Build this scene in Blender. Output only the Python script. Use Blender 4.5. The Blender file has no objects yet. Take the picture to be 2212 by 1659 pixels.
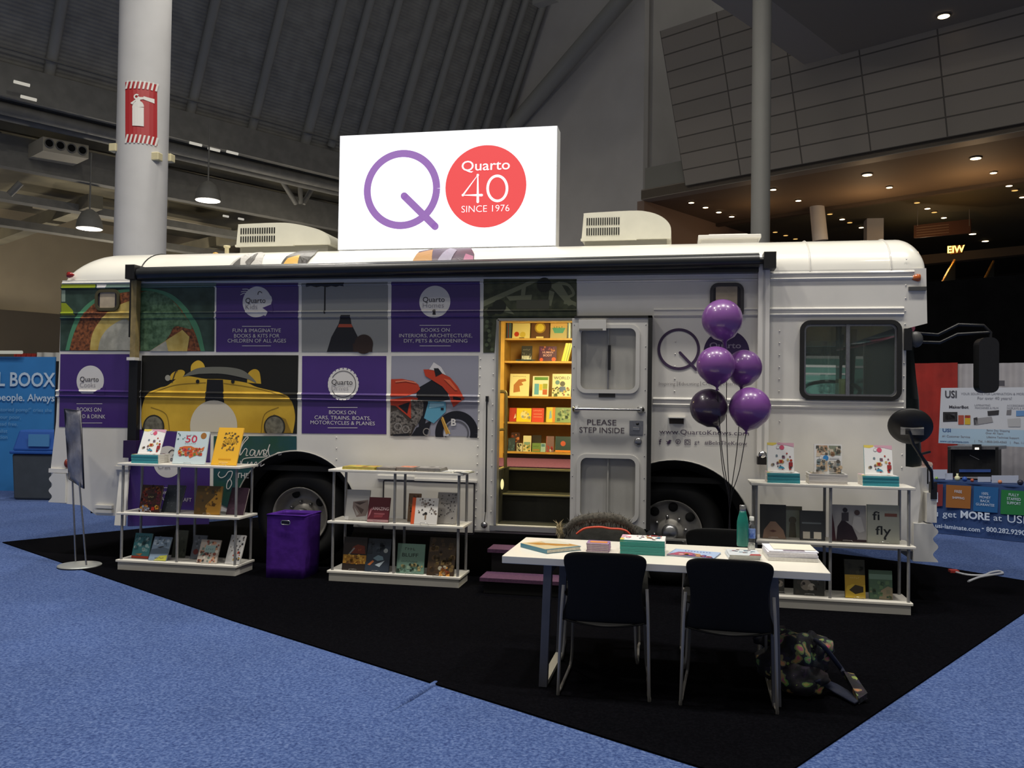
import bpy, bmesh, math, random
from mathutils import Vector, Matrix
R = math.radians
random.seed(7)
COL = bpy.context.scene.collection
SC = bpy.context.scene

# ---------------------------------------------------------------- camera
CAM = Vector((0, -7.696, 1.618))
YAW, PIT, ROL, FPX = -.189352, .021864, .014508, 1849.43
FW = Vector((math.sin(YAW) * math.cos(PIT), math.cos(YAW) * math.cos(PIT), math.sin(PIT)))
_r = Vector((math.cos(YAW), -math.sin(YAW), 0)); _u = _r.cross(FW)
RT = _r * math.cos(ROL) + _u * math.sin(ROL)
UP = _u * math.cos(ROL) - _r * math.sin(ROL)
cd = bpy.data.cameras.new('camera'); cam = bpy.data.objects.new('camera', cd); COL.objects.link(cam)
cd.sensor_fit = 'HORIZONTAL'; cd.sensor_width = 36; cd.lens = 36 * FPX / 2212; cd.clip_end = 400
cam.matrix_world = Matrix(((RT.x, UP.x, -FW.x, CAM.x), (RT.y, UP.y, -FW.y, CAM.y), (RT.z, UP.z, -FW.z, CAM.z), (0, 0, 0, 1)))
SC.camera = cam

# ---------------------------------------------------------------- world, exposure, hall lamps
SC.view_settings.view_transform = 'Standard'; SC.view_settings.look = 'None'
SC.view_settings.exposure = 0; SC.view_settings.gamma = 1; SC.view_settings.use_curve_mapping = False
W = bpy.data.worlds.new('hall_air'); SC.world = W; W.use_nodes = True
W.node_tree.nodes['Background'].inputs[0].default_value = (1, .97, .92, 1)
W.node_tree.nodes['Background'].inputs[1].default_value = .16
def area(name, loc, power, size, col=(1, .95, .86), target=None, sy=None):
    d = bpy.data.lights.new(name, 'AREA'); d.energy = power; d.color = col
    d.shape = 'RECTANGLE' if sy else 'DISK'; d.size = size
    if sy: d.size_y = sy
    o = bpy.data.objects.new(name, d); COL.objects.link(o); o.location = loc
    if target is not None: o.rotation_euler = (Vector(target) - Vector(loc)).to_track_quat('-Z', 'Y').to_euler()
    return o
for x, y, p in ((-6.5, -2.4, 420), (-2.5, -2.6, 430), (1.0, -2.5, 500), (4.6, -2.5, 410), (-7.5, -6.5, 300), (-2, -7.5, 90), (4.5, -7.5, 70), (-8, 6, 420), (8, 5, 70)):
    area('hall_lamp', (x, y, 12.5), p, .7)
def point(name, loc, power, col, size=.1):
    d = bpy.data.lights.new(name, 'POINT'); d.energy = power; d.color = col; d.shadow_soft_size = size
    o = bpy.data.objects.new(name, d); COL.objects.link(o); o.location = loc; return o

# ---------------------------------------------------------------- helpers
def ray(px, py): return FW + RT * ((px - 1106) / FPX) + UP * ((829.5 - py) / FPX)
def onP(px, py, n, c):
    d = ray(px, py); n = Vector(n); return CAM + d * ((c - n.dot(CAM)) / n.dot(d))
def onY(px, py, y=0.): return onP(px, py, (0, 1, 0), y)
def onZ(px, py, z=0.): return onP(px, py, (0, 0, 1), z)
def atD(px, py, d): return CAM + ray(px, py) * d
def pix(P):
    d = Vector(P) - CAM; z = d.dot(FW); return 1106 + FPX * d.dot(RT) / z, 829.5 - FPX * d.dot(UP) / z
def crop(ox, oy, s): return lambda x, y: (ox + x / s, oy + y / s)
C1 = crop(0, 500, 3.95); C2 = crop(440, 560, 3.568); C3 = crop(1000, 560, 2.675); C4 = crop(1380, 500, 3.3515)
S5 = crop(90, 880, 4.253); S6 = crop(540, 930, 4.096); S7 = crop(1580, 880, 3.456); T8 = crop(1040, 1080, 2.572)
I8 = crop(1040, 660, 4.609); TL = crop(1040, 1120, 5.821); TR = crop(1420, 1080, 5.821); BG = crop(1640, 1340, 7.9)
N3 = crop(1380, 0, 2.5132)
def lin(h):
    h = h.lstrip('#'); c = [int(h[i:i + 2], 16) / 255 for i in (0, 2, 4)]
    return tuple(v / 12.92 if v < .04045 else ((v + .055) / 1.055) ** 2.4 for v in c) + (1,)
MC = {}
def mat(name, hexc, rough=.5, metal=0., coat=0., noise=0., scale=8., bump=0., emit=0., trans=0., alpha=1., sheen=0., spec=.5, detail=4., hex2=None):
    if name in MC: return MC[name]
    m = bpy.data.materials.new(name); m.use_nodes = True; nt = m.node_tree; b = nt.nodes['Principled BSDF']
    b.inputs['Base Color'].default_value = lin(hexc); b.inputs['Roughness'].default_value = rough
    b.inputs['Metallic'].default_value = metal; b.inputs['Coat Weight'].default_value = coat
    b.inputs['Coat Roughness'].default_value = .08
    b.inputs['Transmission Weight'].default_value = trans; b.inputs['Alpha'].default_value = alpha
    b.inputs['Sheen Weight'].default_value = sheen; b.inputs['Specular IOR Level'].default_value = spec
    if emit: b.inputs['Base Color'].default_value = (.02, .02, .02, 1)
    if emit: b.inputs['Emission Color'].default_value = lin(hexc); b.inputs['Emission Strength'].default_value = emit
    if noise or bump:
        tc = nt.nodes.new('ShaderNodeTexCoord'); n = nt.nodes.new('ShaderNodeTexNoise')
        n.inputs['Scale'].default_value = scale; n.inputs['Detail'].default_value = detail
        nt.links.new(tc.outputs['Object'], n.inputs['Vector'])
        if noise:
            r = nt.nodes.new('ShaderNodeValToRGB'); c = lin(hexc)
            c2 = lin(hex2) if hex2 else tuple(min(1, v * (1 + noise)) for v in c[:3]) + (1,)
            c1 = tuple(v * (1 - noise) for v in c[:3]) + (1,) if not hex2 else c
            r.color_ramp.elements[0].position = .36; r.color_ramp.elements[1].position = .64
            r.color_ramp.elements[0].color = c1; r.color_ramp.elements[1].color = c2
            nt.links.new(n.outputs['Fac'], r.inputs['Fac']); nt.links.new(r.outputs['Color'], b.inputs['Base Color'])
        if bump:
            bp = nt.nodes.new('ShaderNodeBump'); bp.inputs['Strength'].default_value = bump; bp.inputs['Distance'].default_value = .01
            nt.links.new(n.outputs['Fac'], bp.inputs['Height']); nt.links.new(bp.outputs['Normal'], b.inputs['Normal'])
    MC[name] = m; return m
def ink(hexc, rough=.42): return mat('ink_' + hexc + ('' if rough == .42 else str(rough)), hexc, rough)
def glow(hexc, s): return mat('glow_%s_%s' % (hexc, s), hexc, .6, emit=s)

OFF = {}
TXT = {}
def text2d(s, bold=0., shear=0.):
    k = (s, bold, shear)
    if k not in TXT:
        c = bpy.data.curves.new('lettering', 'FONT'); c.body = s; c.size = 1; c.resolution_u = 3; c.offset = bold; c.shear = shear
        c.align_x = 'CENTER'; c.fill_mode = 'FRONT'
        o = bpy.data.objects.new('lettering', c); me = bpy.data.meshes.new_from_object(o)
        TXT[k] = ([(v.co.x, v.co.y) for v in me.vertices], [tuple(p.vertices) for p in me.polygons])
        bpy.data.objects.remove(o); bpy.data.meshes.remove(me); bpy.data.curves.remove(c)
    return TXT[k]
class MB:
    def __init__(s): s.v = []; s.f = []; s.m = []; s.s = []; s.mats = []
    def mi(s, m):
        if m not in s.mats: s.mats.append(m)
        return s.mats.index(m)
    def add(s, vs, fs, m, smooth=False, T=None):
        b = len(s.v); i = s.mi(m)
        for v in vs:
            v = Vector(v); s.v.append(T @ v if T else v)
        for f in fs: s.f.append([b + k for k in f]); s.m.append(i); s.s.append(smooth)
        return s
    def box(s, x0, x1, y0, y1, z0, z1, m, T=None):
        vs = [(x, y, z) for z in (z0, z1) for y in (y0, y1) for x in (x0, x1)]
        return s.add(vs, [(0, 2, 3, 1), (4, 5, 7, 6), (0, 1, 5, 4), (2, 6, 7, 3), (0, 4, 6, 2), (1, 3, 7, 5)], m, False, T)
    def tube(s, pts, r, m, seg=8, closed=False, T=None):
        pts = [Vector(p) for p in pts]; n = len(pts); rr = r if isinstance(r, (list, tuple)) else [r] * n
        vs = []; nrm = None
        for i, p in enumerate(pts):
            a = pts[i - 1] if (i or closed) else p; b = pts[(i + 1) % n] if (i < n - 1 or closed) else p
            t = (b - a).normalized()
            if nrm is None: nrm = t.orthogonal().normalized()
            nrm = (nrm - t * nrm.dot(t)).normalized(); bi = t.cross(nrm)
            for k in range(seg):
                an = 2 * math.pi * k / seg; vs.append(p + (nrm * math.cos(an) + bi * math.sin(an)) * rr[i])
        fs = []
        for i in range(n if closed else n - 1):
            for k in range(seg):
                j = (i + 1) % n; fs.append((i * seg + k, i * seg + (k + 1) % seg, j * seg + (k + 1) % seg, j * seg + k))
        s.add(vs, fs, m, True, T)
        if not closed: s.add(vs, [tuple(range(seg))[::-1], tuple(range((n - 1) * seg, n * seg))], m, False, T)
        return s
    def lathe(s, prof, m, seg=24, T=None, smooth=True, caps=True):       # prof: (radius, height) about local z
        n = len(prof); vs = [(r * math.cos(2 * math.pi * k / seg), r * math.sin(2 * math.pi * k / seg), z) for r, z in prof for k in range(seg)]
        fs = [(i * seg + k, i * seg + (k + 1) % seg, (i + 1) * seg + (k + 1) % seg, (i + 1) * seg + k) for i in range(n - 1) for k in range(seg)]
        s.add(vs, fs, m, smooth, T)
        cap = []
        if not caps: return s
        if prof[0][0] > 1e-4: cap.append(tuple(range(seg))[::-1])
        if prof[-1][0] > 1e-4: cap.append(tuple(range((n - 1) * seg, n * seg)))
        if cap: s.add(vs, cap, m, False, T)
        return s
    def prism(s, pts, d, m, smooth=False, T=None):            # 3-D outline pushed along vector d
        pts = [Vector(p) for p in pts]; n = len(pts); d = Vector(d)
        s.add(pts + [p + d for p in pts], [(i, (i + 1) % n, n + (i + 1) % n, n + i) for i in range(n)], m, smooth, T)
        return s.add(pts + [p + d for p in pts], [tuple(range(n))[::-1], tuple(range(n, 2 * n))], m, False, T)
    def poly(s, pts, m, T=None): return s.add(pts, [tuple(range(len(pts)))], m, False, T)
    def ball(s, c, r, m, su=12, sv=8, T=None):
        rx, ry, rz = r if isinstance(r, (list, tuple)) else (r, r, r)
        prof = [(math.sin(math.pi * j / sv), -math.cos(math.pi * j / sv)) for j in range(sv + 1)]
        vs = [(c[0] + rx * a * math.cos(2 * math.pi * k / su), c[1] + ry * a * math.sin(2 * math.pi * k / su), c[2] + rz * h) for a, h in prof for k in range(su)]
        fs = [(j * su + k, j * su + (k + 1) % su, (j + 1) * su + (k + 1) % su, (j + 1) * su + k) for j in range(sv) for k in range(su)]
        return s.add(vs, fs, m, True, T)
    def grid(s, fn, nu, nv, m, smooth=True, T=None):
        vs = [fn(i / nu, j / nv) for j in range(nv + 1) for i in range(nu + 1)]; w = nu + 1
        return s.add(vs, [(j * w + i, j * w + i + 1, (j + 1) * w + i + 1, (j + 1) * w + i) for j in range(nv) for i in range(nu)], m, smooth, T)
    def text(s, t, fn, size, m, bold=0., shear=0., align=0):  # fn maps (u, v) metres to a point
        vs, fs = text2d(t, bold, shear)
        if not vs: return s
        x0 = min(v[0] for v in vs); x1 = max(v[0] for v in vs); dx = {0: (x0 + x1) / 2, -1: x0, 1: x1}[align]
        return s.add([fn((u - dx) * size, v * size) for u, v in vs], fs, m)
    def plate(s, loops, fn, th, m):                            # outline with holes, thickness along fn's third value
        c = bpy.data.curves.new('plate', 'CURVE'); c.dimensions = '2D'; c.fill_mode = 'BOTH'
        for lp in loops:
            sp = c.splines.new('POLY'); sp.points.add(len(lp) - 1); sp.use_cyclic_u = True
            for p, q in zip(sp.points, lp): p.co = (q[0], q[1], 0, 1)
        c.extrude = .5
        o = bpy.data.objects.new('plate', c); me = bpy.data.meshes.new_from_object(o)
        s.add([fn(v.co.x, v.co.y, (v.co.z + .5) * th) for v in me.vertices], [tuple(p.vertices) for p in me.polygons], m)
        bpy.data.objects.remove(o); bpy.data.meshes.remove(me); bpy.data.curves.remove(c); return s
    def obj(s, name, parent=None, local=False, bevel=0., label=None, kind=None, sub=0, seg=2, drape=None):
        off = OFF.get(parent, Vector()) if not local else Vector()
        me = bpy.data.meshes.new(name); me.from_pydata([v - off for v in s.v], [], s.f)
        for m in s.mats: me.materials.append(m)
        me.polygons.foreach_set('material_index', s.m); me.polygons.foreach_set('use_smooth', s.s)
        if drape:
            bm = bmesh.new(); bm.from_mesh(me); drape(bm, off); bm.to_mesh(me); bm.free()
        me.update()
        o = bpy.data.objects.new(name, me); COL.objects.link(o)
        if parent: o.parent = parent
        OFF[o] = off
        if bevel:
            b = o.modifiers.new('bevel', 'BEVEL'); b.width = bevel; b.segments = seg; b.limit_method = 'ANGLE'
        if sub:
            b = o.modifiers.new('sub', 'SUBSURF'); b.levels = sub; b.render_levels = sub
        if label: o['label'] = label
        if kind: o['kind'] = kind
        return o
def thing(name, label, cat, loc=(0, 0, 0), rz=0., group=None):
    o = bpy.data.objects.new(name, None); COL.objects.link(o); o.empty_display_size = .1
    o.location = loc; o.rotation_euler = (0, 0, rz); OFF[o] = Vector(loc)
    return tag(o, label, cat, group)
def tag(o, label, cat, group=None):
    o['label'] = label; o['category'] = cat
    if group: o['group'] = group
    return o
def dup(root, loc, rot, label, group=None):
    r = root.copy(); COL.objects.link(r); r.location = loc; r.rotation_euler = rot; r['label'] = label
    if group: r['group'] = group
    for ch in list(root.children):
        c = ch.copy(); COL.objects.link(c); c.parent = r
        for g in list(ch.children):
            d = g.copy(); COL.objects.link(d); d.parent = c
    return r
def circ(cx, cy, rx, n=32, ry=None, a0=0, a1=360):
    ry = ry or rx; full = abs(a1 - a0) >= 360; k = n if full else n + 1
    return [(cx + rx * math.cos(R(a0 + (a1 - a0) * i / n)), cy + ry * math.sin(R(a0 + (a1 - a0) * i / n))) for i in range(k)]
def rrect(x0, y0, x1, y1, r, n=5):
    o = []
    for cx, cy, a in ((x1 - r, y1 - r, 0), (x0 + r, y1 - r, 90), (x0 + r, y0 + r, 180), (x1 - r, y0 + r, 270)):
        o += [(cx + r * math.cos(R(a + 90 * i / n)), cy + r * math.sin(R(a + 90 * i / n))) for i in range(n + 1)]
    return o
def ribbon(pts, w):                                           # flat stroke outline as quads
    q = []
    for i, p in enumerate(pts):
        a = pts[max(i - 1, 0)]; b = pts[min(i + 1, len(pts) - 1)]
        dx, dy = b[0] - a[0], b[1] - a[1]; l = math.hypot(dx, dy) or 1
        q.append(((p[0] - dy / l * w / 2, p[1] + dx / l * w / 2), (p[0] + dy / l * w / 2, p[1] - dx / l * w / 2)))
    return [[q[i][0], q[i + 1][0], q[i + 1][1], q[i][1]] for i in range(len(q) - 1)]
def smooth_pts(pts, n=6):                                      # Catmull-Rom through points of any dimension
    out = []; P = [pts[0]] + list(pts) + [pts[-1]]
    for i in range(1, len(P) - 2):
        for k in range(n):
            t = k / n; out.append(tuple(.5 * (2 * b + (c - a) * t + (2 * a - 5 * b + 4 * c - d) * t * t + (3 * b - a - 3 * c + d) * t ** 3) for a, b, c, d in zip(P[i - 1], P[i], P[i + 1], P[i + 2])))
    out.append(tuple(pts[-1])); return out

white = mat('white_paint', 'dedbd4', .32, coat=.5, noise=.03, scale=3)
chrome = mat('chrome', 'c9c9c9', .18, 1.)
steel = mat('brushed_steel', '9a9a9c', .35, .9, noise=.08, scale=40)
blackp = mat('black_plastic', '121214', .45, noise=.1, scale=30)
rubber = mat('black_rubber', '0d0d0d', .7, noise=.15, scale=20)
dark = mat('dark_underside', '0b0b0b', .8)
glass = mat('tinted_glass', 'b5cbc2', .03, trans=.9, alpha=.4, spec=.6)
clear = mat('clear_plastic', 'f2f6f8', .06, trans=.9, alpha=.35)
ORD = ['bottom', 'second', 'third', 'fourth', 'fifth', 'sixth', 'seventh', 'eighth', 'ninth', 'tenth', 'eleventh', 'twelfth']
# ================================================================ the hall
HU = Vector((.532, .847, 0)).normalized(); HV = Vector((-.847, .532, 0)).normalized(); ZZ = Vector((0, 0, 1))
def carpet(name, c1, c2, c3, sc, sheen, spec=.1):
    m = bpy.data.materials.new(name); m.use_nodes = True; nt = m.node_tree; b = nt.nodes['Principled BSDF']
    tc = nt.nodes.new('ShaderNodeTexCoord'); n = nt.nodes.new('ShaderNodeTexNoise'); n2 = nt.nodes.new('ShaderNodeTexNoise')
    n.inputs['Scale'].default_value = sc; n.inputs['Detail'].default_value = 6; n.inputs['Roughness'].default_value = .75
    n2.inputs['Scale'].default_value = 1.3; n2.inputs['Detail'].default_value = 3
    r = nt.nodes.new('ShaderNodeValToRGB'); e = r.color_ramp.elements
    e[0].position = .36; e[0].color = lin(c1); e[1].position = .66; e[1].color = lin(c3); k = e.new(.5); k.color = lin(c2)
    mx = nt.nodes.new('ShaderNodeMix'); mx.data_type = 'RGBA'; mx.blend_type = 'MULTIPLY'; mx.inputs['Factor'].default_value = .35
    bp = nt.nodes.new('ShaderNodeBump'); bp.inputs['Strength'].default_value = .7; bp.inputs['Distance'].default_value = .012
    for t in (n, n2): nt.links.new(tc.outputs['Object'], t.inputs['Vector'])
    nt.links.new(n.outputs['Fac'], r.inputs['Fac']); nt.links.new(r.outputs['Color'], mx.inputs[6]); nt.links.new(n2.outputs['Fac'], mx.inputs[7])
    nt.links.new(mx.outputs[2], b.inputs['Base Color']); nt.links.new(n.outputs['Fac'], bp.inputs['Height']); nt.links.new(bp.outputs['Normal'], b.inputs['Normal'])
    b.inputs['Roughness'].default_value = .95; b.inputs['Sheen Weight'].default_value = sheen; b.inputs['Specular IOR Level'].default_value = spec
    return m
blue = carpet('blue_carpet', '30437a', '4f68a2', '7a90c2', 60, .05)
blk = carpet('black_carpet', '06060a', '0a0a0e', '101015', 60, .0, .02)
MB().box(-45, 45, -30, 60, -.3, -.004, blue).obj('floor', kind='structure')
b = MB(); pts = [(-7.26, .54), (-3.17, -1.9), (.39, -3.89), (2.74, -.19), (3.42, .98), (3.26, 1.23), (2.67, 1.78), (-3.2, 5.2), (-4.1, 5.5)]
b.prism([(x, y, -.003) for x, y in pts], (0, 0, .009), blk)
tag(b.obj('carpet'), 'black booth carpet laid over the blue hall carpet under the bus', 'carpet')
# ridge in the blue carpet near the front edge
a = onZ(942, 1474); c = onZ(826, 1545)
mb = MB(); mb.tube([a + Vector((0, 0, -.012)), (a + c) / 2 + Vector((0, 0, -.008)), c + Vector((0, 0, -.018))], [.022, .024, .016], blue, 10)
tag(mb.obj('carpet_seam'), 'low seam ridge in the blue carpet beside the black carpet edge', 'carpet seam')

def slab(name, corners, d, m, kind='structure'):
    return MB().prism(corners, d, m).obj(name, kind=kind)
deck = mat('roof_deck', '9d9b94', .7, noise=.12, scale=2)
ribm = mat('roof_rib', 'a3a29c', .6)
duct = mat('dull_steel', '7d7b74', .6, noise=.1, scale=3)
beige = mat('beige_wall', 'a2957e', .8, noise=.06, scale=.6)
brown = mat('brown_wall', '4a4238', .8, noise=.06, scale=.6)
greyw = mat('grey_wall', 'cbc8c4', .8, noise=.05, scale=.5)
p0 = onP(0, 240, ZZ, 10.); V0 = p0.dot(HV)
PH = R(25); WV = ZZ * math.cos(PH) - HV * math.sin(PH)
# corrugated vault rising from the catwalk line
def onV(px, py, dV=0.): return onP(px, py, HV, V0 + dV)
q = onV(0, 255); L0 = q - HU * 25 ; L1 = q + HU * 26
def corr(m):
    nt = m.node_tree; b = nt.nodes['Principled BSDF']; tc = nt.nodes.new('ShaderNodeTexCoord'); w = nt.nodes.new('ShaderNodeTexWave')
    w.bands_direction = 'Y'; w.inputs['Scale'].default_value = 2.6; bp = nt.nodes.new('ShaderNodeBump'); bp.inputs['Distance'].default_value = .06; bp.inputs['Strength'].default_value = .25
    nt.links.new(tc.outputs['Object'], w.inputs['Vector']); nt.links.new(w.outputs['Fac'], bp.inputs['Height']); nt.links.new(bp.outputs['Normal'], b.inputs['Normal'])
corr(deck)
vt = MB().box(0, 51, 0, 17, -.2, 0, deck).obj('ceiling', kind='structure')
vt.matrix_world = Matrix(((HU.x, WV.x, 0, L0.x), (HU.y, WV.y, 0, L0.y), (HU.z, WV.z, 1, L0.z), (0, 0, 0, 1)))
nn = HU.cross(WV); vt.matrix_world = Matrix(((HU.x, WV.x, nn.x, L0.x), (HU.y, WV.y, nn.y, L0.y), (HU.z, WV.z, nn.z, L0.z), (0, 0, 0, 1)))
k = 0
for px, py in ((105, 150), (-130, 150), (300, 190), (415, 212), (545, 262), (660, 290), (718, 290), (775, 300), (845, 320), (905, 320), (960, 320), (995, 320), (1030, 320), (1065, 330)):
    s = onP(px, py, HV.cross(ZZ).cross(WV) if 0 else nn, nn.dot(L0)); k += 1
    side = -nn if nn.dot(CAM - L0) < 0 else nn
    s = s + side * .12 - WV * .45
    mb = MB(); mb.tube([s, s + WV * 8, s + WV * 16], .16 if k % 3 else .2, ribm, 8)
    tag(mb.obj('roof_rib'), 'slanting grey roof rib on the dark deck, %s from the left' % ['first', 'second', 'third', 'fourth', 'fifth', 'sixth', 'seventh', 'eighth', 'ninth', 'tenth', 'eleventh', 'twelfth', 'thirteenth', 'fourteenth'][sorted([105, -130, 300, 415, 545, 660, 718, 775, 845, 905, 960, 995, 1030, 1065]).index(px)], 'roof rib', 'ribs of the roof vault')
# members running along the hall under the vault
def along(name, label, cat, px, py, dV, h, w, m, rnd=False, l0=8, l1=26):
    s = onV(px, py, dV); a = s - HU * l0; e = s + HU * l1; mb = MB()
    if rnd: mb.tube([a, e], h / 2, m, 10)
    else: mb.prism([a, a + HV * w, a + HV * w - ZZ * h, a - ZZ * h], e - a, m)
    return tag(mb.obj(name), label, cat)
along('catwalk_beam', 'broad grey catwalk fascia crossing high behind the left column', 'beam', 0, 132, -1.2, .95, .3, duct)
along('catwalk_rail', 'thin upper rail of the catwalk above its fascia', 'rail', 0, 100, -1.2, .06, .06, duct, True)
along('ceiling_pipe', 'upper round pipe running under the catwalk fascia', 'pipe', 0, 232, -.6, .38, 0, duct, True)
along('ceiling_pipe', 'lower round pipe running just below its twin under the catwalk', 'pipe', 0, 248, -.2, .3, 0, duct, True)
along('ceiling_beam', 'deep grey steel beam behind the four-hole fan unit', 'beam', 0, 287, 1.5, 1.0, .4, duct)
along('ceiling_beam', 'slim steel beam below the deep beam, left of the column', 'beam', 0, 412, 3.0, .25, .5, duct, l0=6, l1=20)
along('ceiling_beam', 'lowest slim steel beam above the hanging lamps', 'beam', 0, 470, 5.5, .25, .5, duct, l0=6, l1=24)
# lower ceiling left and its cross beams
zc = onV(0, 290, 1.5).z
lowm = mat('low_ceiling', '8f8872', .8, noise=.18, scale=.5, hex2='6a6558')
sv = p0 - HU * 12 + HV * 1.6
MB().prism([Vector((sv.x, sv.y, zc + .2)), Vector((sv.x, sv.y, zc + .2)) + HU * 60, Vector((sv.x, sv.y, zc + .2)) + HU * 60 + HV * 40, Vector((sv.x, sv.y, zc + .2)) + HV * 40], (0, 0, .3), lowm).obj('ceiling_left', kind='structure')
for i, (px, py) in enumerate(((258, 392), (740, 440), (700, 520))):
    s = onP(px, py, ZZ, zc - 1.2); a = s + HV * (V0 + 2.2 - s.dot(HV)); e = a + HV * 18
    tag(MB().prism([a, a + HU * .5, a + HU * .5 - ZZ * .45, a - ZZ * .45], e - a, lowm).obj('cross_beam'), ['beige cross beam running up to the left column', 'beige cross beam beside the lit sign', 'beige cross beam just above the left roof air conditioner'][i], 'beam')
pnm = mat('ceiling_panel', 'b5ab94', .8, noise=.08, scale=1)
for l, q in (('beige ceiling panel under the four-hole fan unit', ((30, 336), (165, 361), (142, 377), (2, 350))), ('narrow beige ceiling panel left of the column', ((75, 438), (255, 468), (255, 482), (70, 450))), ('beige ceiling panel right of the column above the hanging lamp', ((352, 396), (560, 442), (520, 458), (352, 418))), ('beige ceiling panel below the far tube lamps', ((352, 470), (500, 497), (460, 510), (352, 490)))):
    z_ = zc - .35 if 'four' in l or 'above' in l else zc - .6
    tag(MB().prism([onP(x, y, ZZ, z_) for x, y in q], (0, 0, .1), pnm).obj('ceiling_panel'), l, 'panel')
# diagonal struts near the sign
for a, e, l in (((705, 355), (655, 440), 'slanted strut falling left from the catwalk beside the lit sign'), ((610, 392), (640, 440), 'short strut leaning right under the catwalk'), ((648, 395), (650, 440), 'short upright strut under the catwalk'), ((45, 395), (20, 420), 'small diagonal brace in the left ceiling bay')):
    tag(MB().tube([onV(a[0], a[1], .55), onV(e[0], e[1], .75)], .1, duct, 8).obj('strut'), l, 'strut')
# duct unit with four round outlets
u = thing('fan_unit', 'square grey ceiling fan unit with four round outlets', 'fan unit', onV(135, 335, .2))
LT = crop(0, 150, 4.048)
cs = [onV(*LT(*p), .2) for p in ((375, 585), (775, 665), (775, 780), (375, 710))]
MB().prism(cs, HV * 1.3, mat('fan_casing', 'b8b09c', .6)).obj('casing', u)
for cx, cy in ((430, 645), (528, 665), (625, 688), (720, 708)):
    c = onV(*LT(cx, cy), .17)
    T = Matrix.Translation(c) @ (-HV).to_track_quat('Z', 'Y').to_matrix().to_4x4()
    MB().lathe([(.135, 0), (.145, .03), (.12, .03), (.1, -.02)], duct, 20, T).lathe([(.0, .01), (.125, .01)], dark, 20, T).obj('outlet', u)
# hanging lamps
warm = glow('fff4e4', 6)
for (px, py, l, r) in ((449, 433, 'bell-shaped hanging ceiling lamp right of the left column', .4), (193, 494, 'bell-shaped hanging ceiling lamp left of the left column', .4), (0, 341, 'hanging lamp cut by the left edge of the picture', .4)):
    c = atD(px, py, 27); t = thing('hanging_lamp', l, 'lamp', c)
    T = Matrix.Translation(c)
    MB().lathe([(r, 0), (r * .9, .25), (r * .6, .5), (.1, .6)], duct, 20, T).obj('lamp_shade', t)
    MB().lathe([(0, -.01), (r * .93, -.01)], warm, 20, T).obj('lens', t)
    MB().tube([c + ZZ * .6, c + ZZ * 2.4], .025, duct, 6).obj('rod', t)
for (px, py, l) in ((410, 308, 'far bright tube lamp glimpsed between pipes behind the left column'), (450, 320, 'second far tube lamp glimpsed between pipes'), (490, 327, 'third far tube lamp glimpsed between pipes'), (30, 176, 'small bright tube lamp high at the left edge'), (45, 208, 'lower bright tube lamp at the left edge'), (482, 466, 'tiny lamp strip above the left air conditioner'), (515, 472, 'tinier lamp strip right of the other above the air conditioner')):
    c = onV(px, py, -1.9 if py < 340 else 6)
    tag(MB().tube([c, c + HU * (.4 if py < 340 else .25)], .05, glow('e8e2d4', .6), 6).obj('tube_lamp'), l, 'lamp')
for du, dv, z, pw in ((6, 5, 4.5, 520), (20, 7, 5, 420), (30, 12, 4, 420), (0, 13, 4, 520), (14, 17, 3, 420), (10, .2, 5.5, 260)):
    q_ = p0 + HU * du + HV * dv; point('ceiling_fill', (q_.x, q_.y, z), pw, (1, .9, .72), .4)  # unseen fill lights added to brighten the left ceiling from below
# far left walls
bz = p0 + HV * 22
def wallq(name, s, d, z0, z1, m): 
    a = Vector((s.x, s.y, z0)); return MB().prism([a, a + d, a + d + ZZ * (z1 - z0), a + ZZ * (z1 - z0)], (-d).cross(ZZ).normalized() * .3, m).obj(name, kind='structure')
fl = atD(0, 860, 38)
hz = lambda py: onP(60, py, HV, fl.dot(HV)).z
wallq('wall_left', fl - HU * 20, HU * 75, hz(675), zc + 1.5, beige)
wallq('wall_left_lower', fl - HU * 20 - HV * .4, HU * 75, -.1, hz(675), brown)
# white end wall right of the sign and the diagonal brace
cU = (CAM + ray(1395, 430) * 30).dot(HU)
ew = onP(1396, 600, HU, cU + 3.0); wallq('wall_end', Vector((ew.x, ew.y, 0)), HV * 26, 0, 32, greyw)
wallq('wall_end_return', Vector((ew.x, ew.y, 0)) + HU * .3, HU * 16, 0, 32, greyw)
tag(MB().tube([onP(1105, 275, HU, cU + 2.2), onP(1360, -20, HU, cU + 1.6)], .33, ribm, 10).obj('roof_brace'), 'thick diagonal roof brace on the grey end wall above the lit sign', 'brace')
tag(MB().prism([onP(1150, 10, HU, cU - 2), onP(1192, -4, HU, cU - 2), onP(1192, -30, HU, cU - 2), onP(1150, -30, HU, cU - 2)], HU * .4, ribm).obj('roof_node'), 'pale roof bracket at the top edge above the lit sign', 'bracket')
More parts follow.
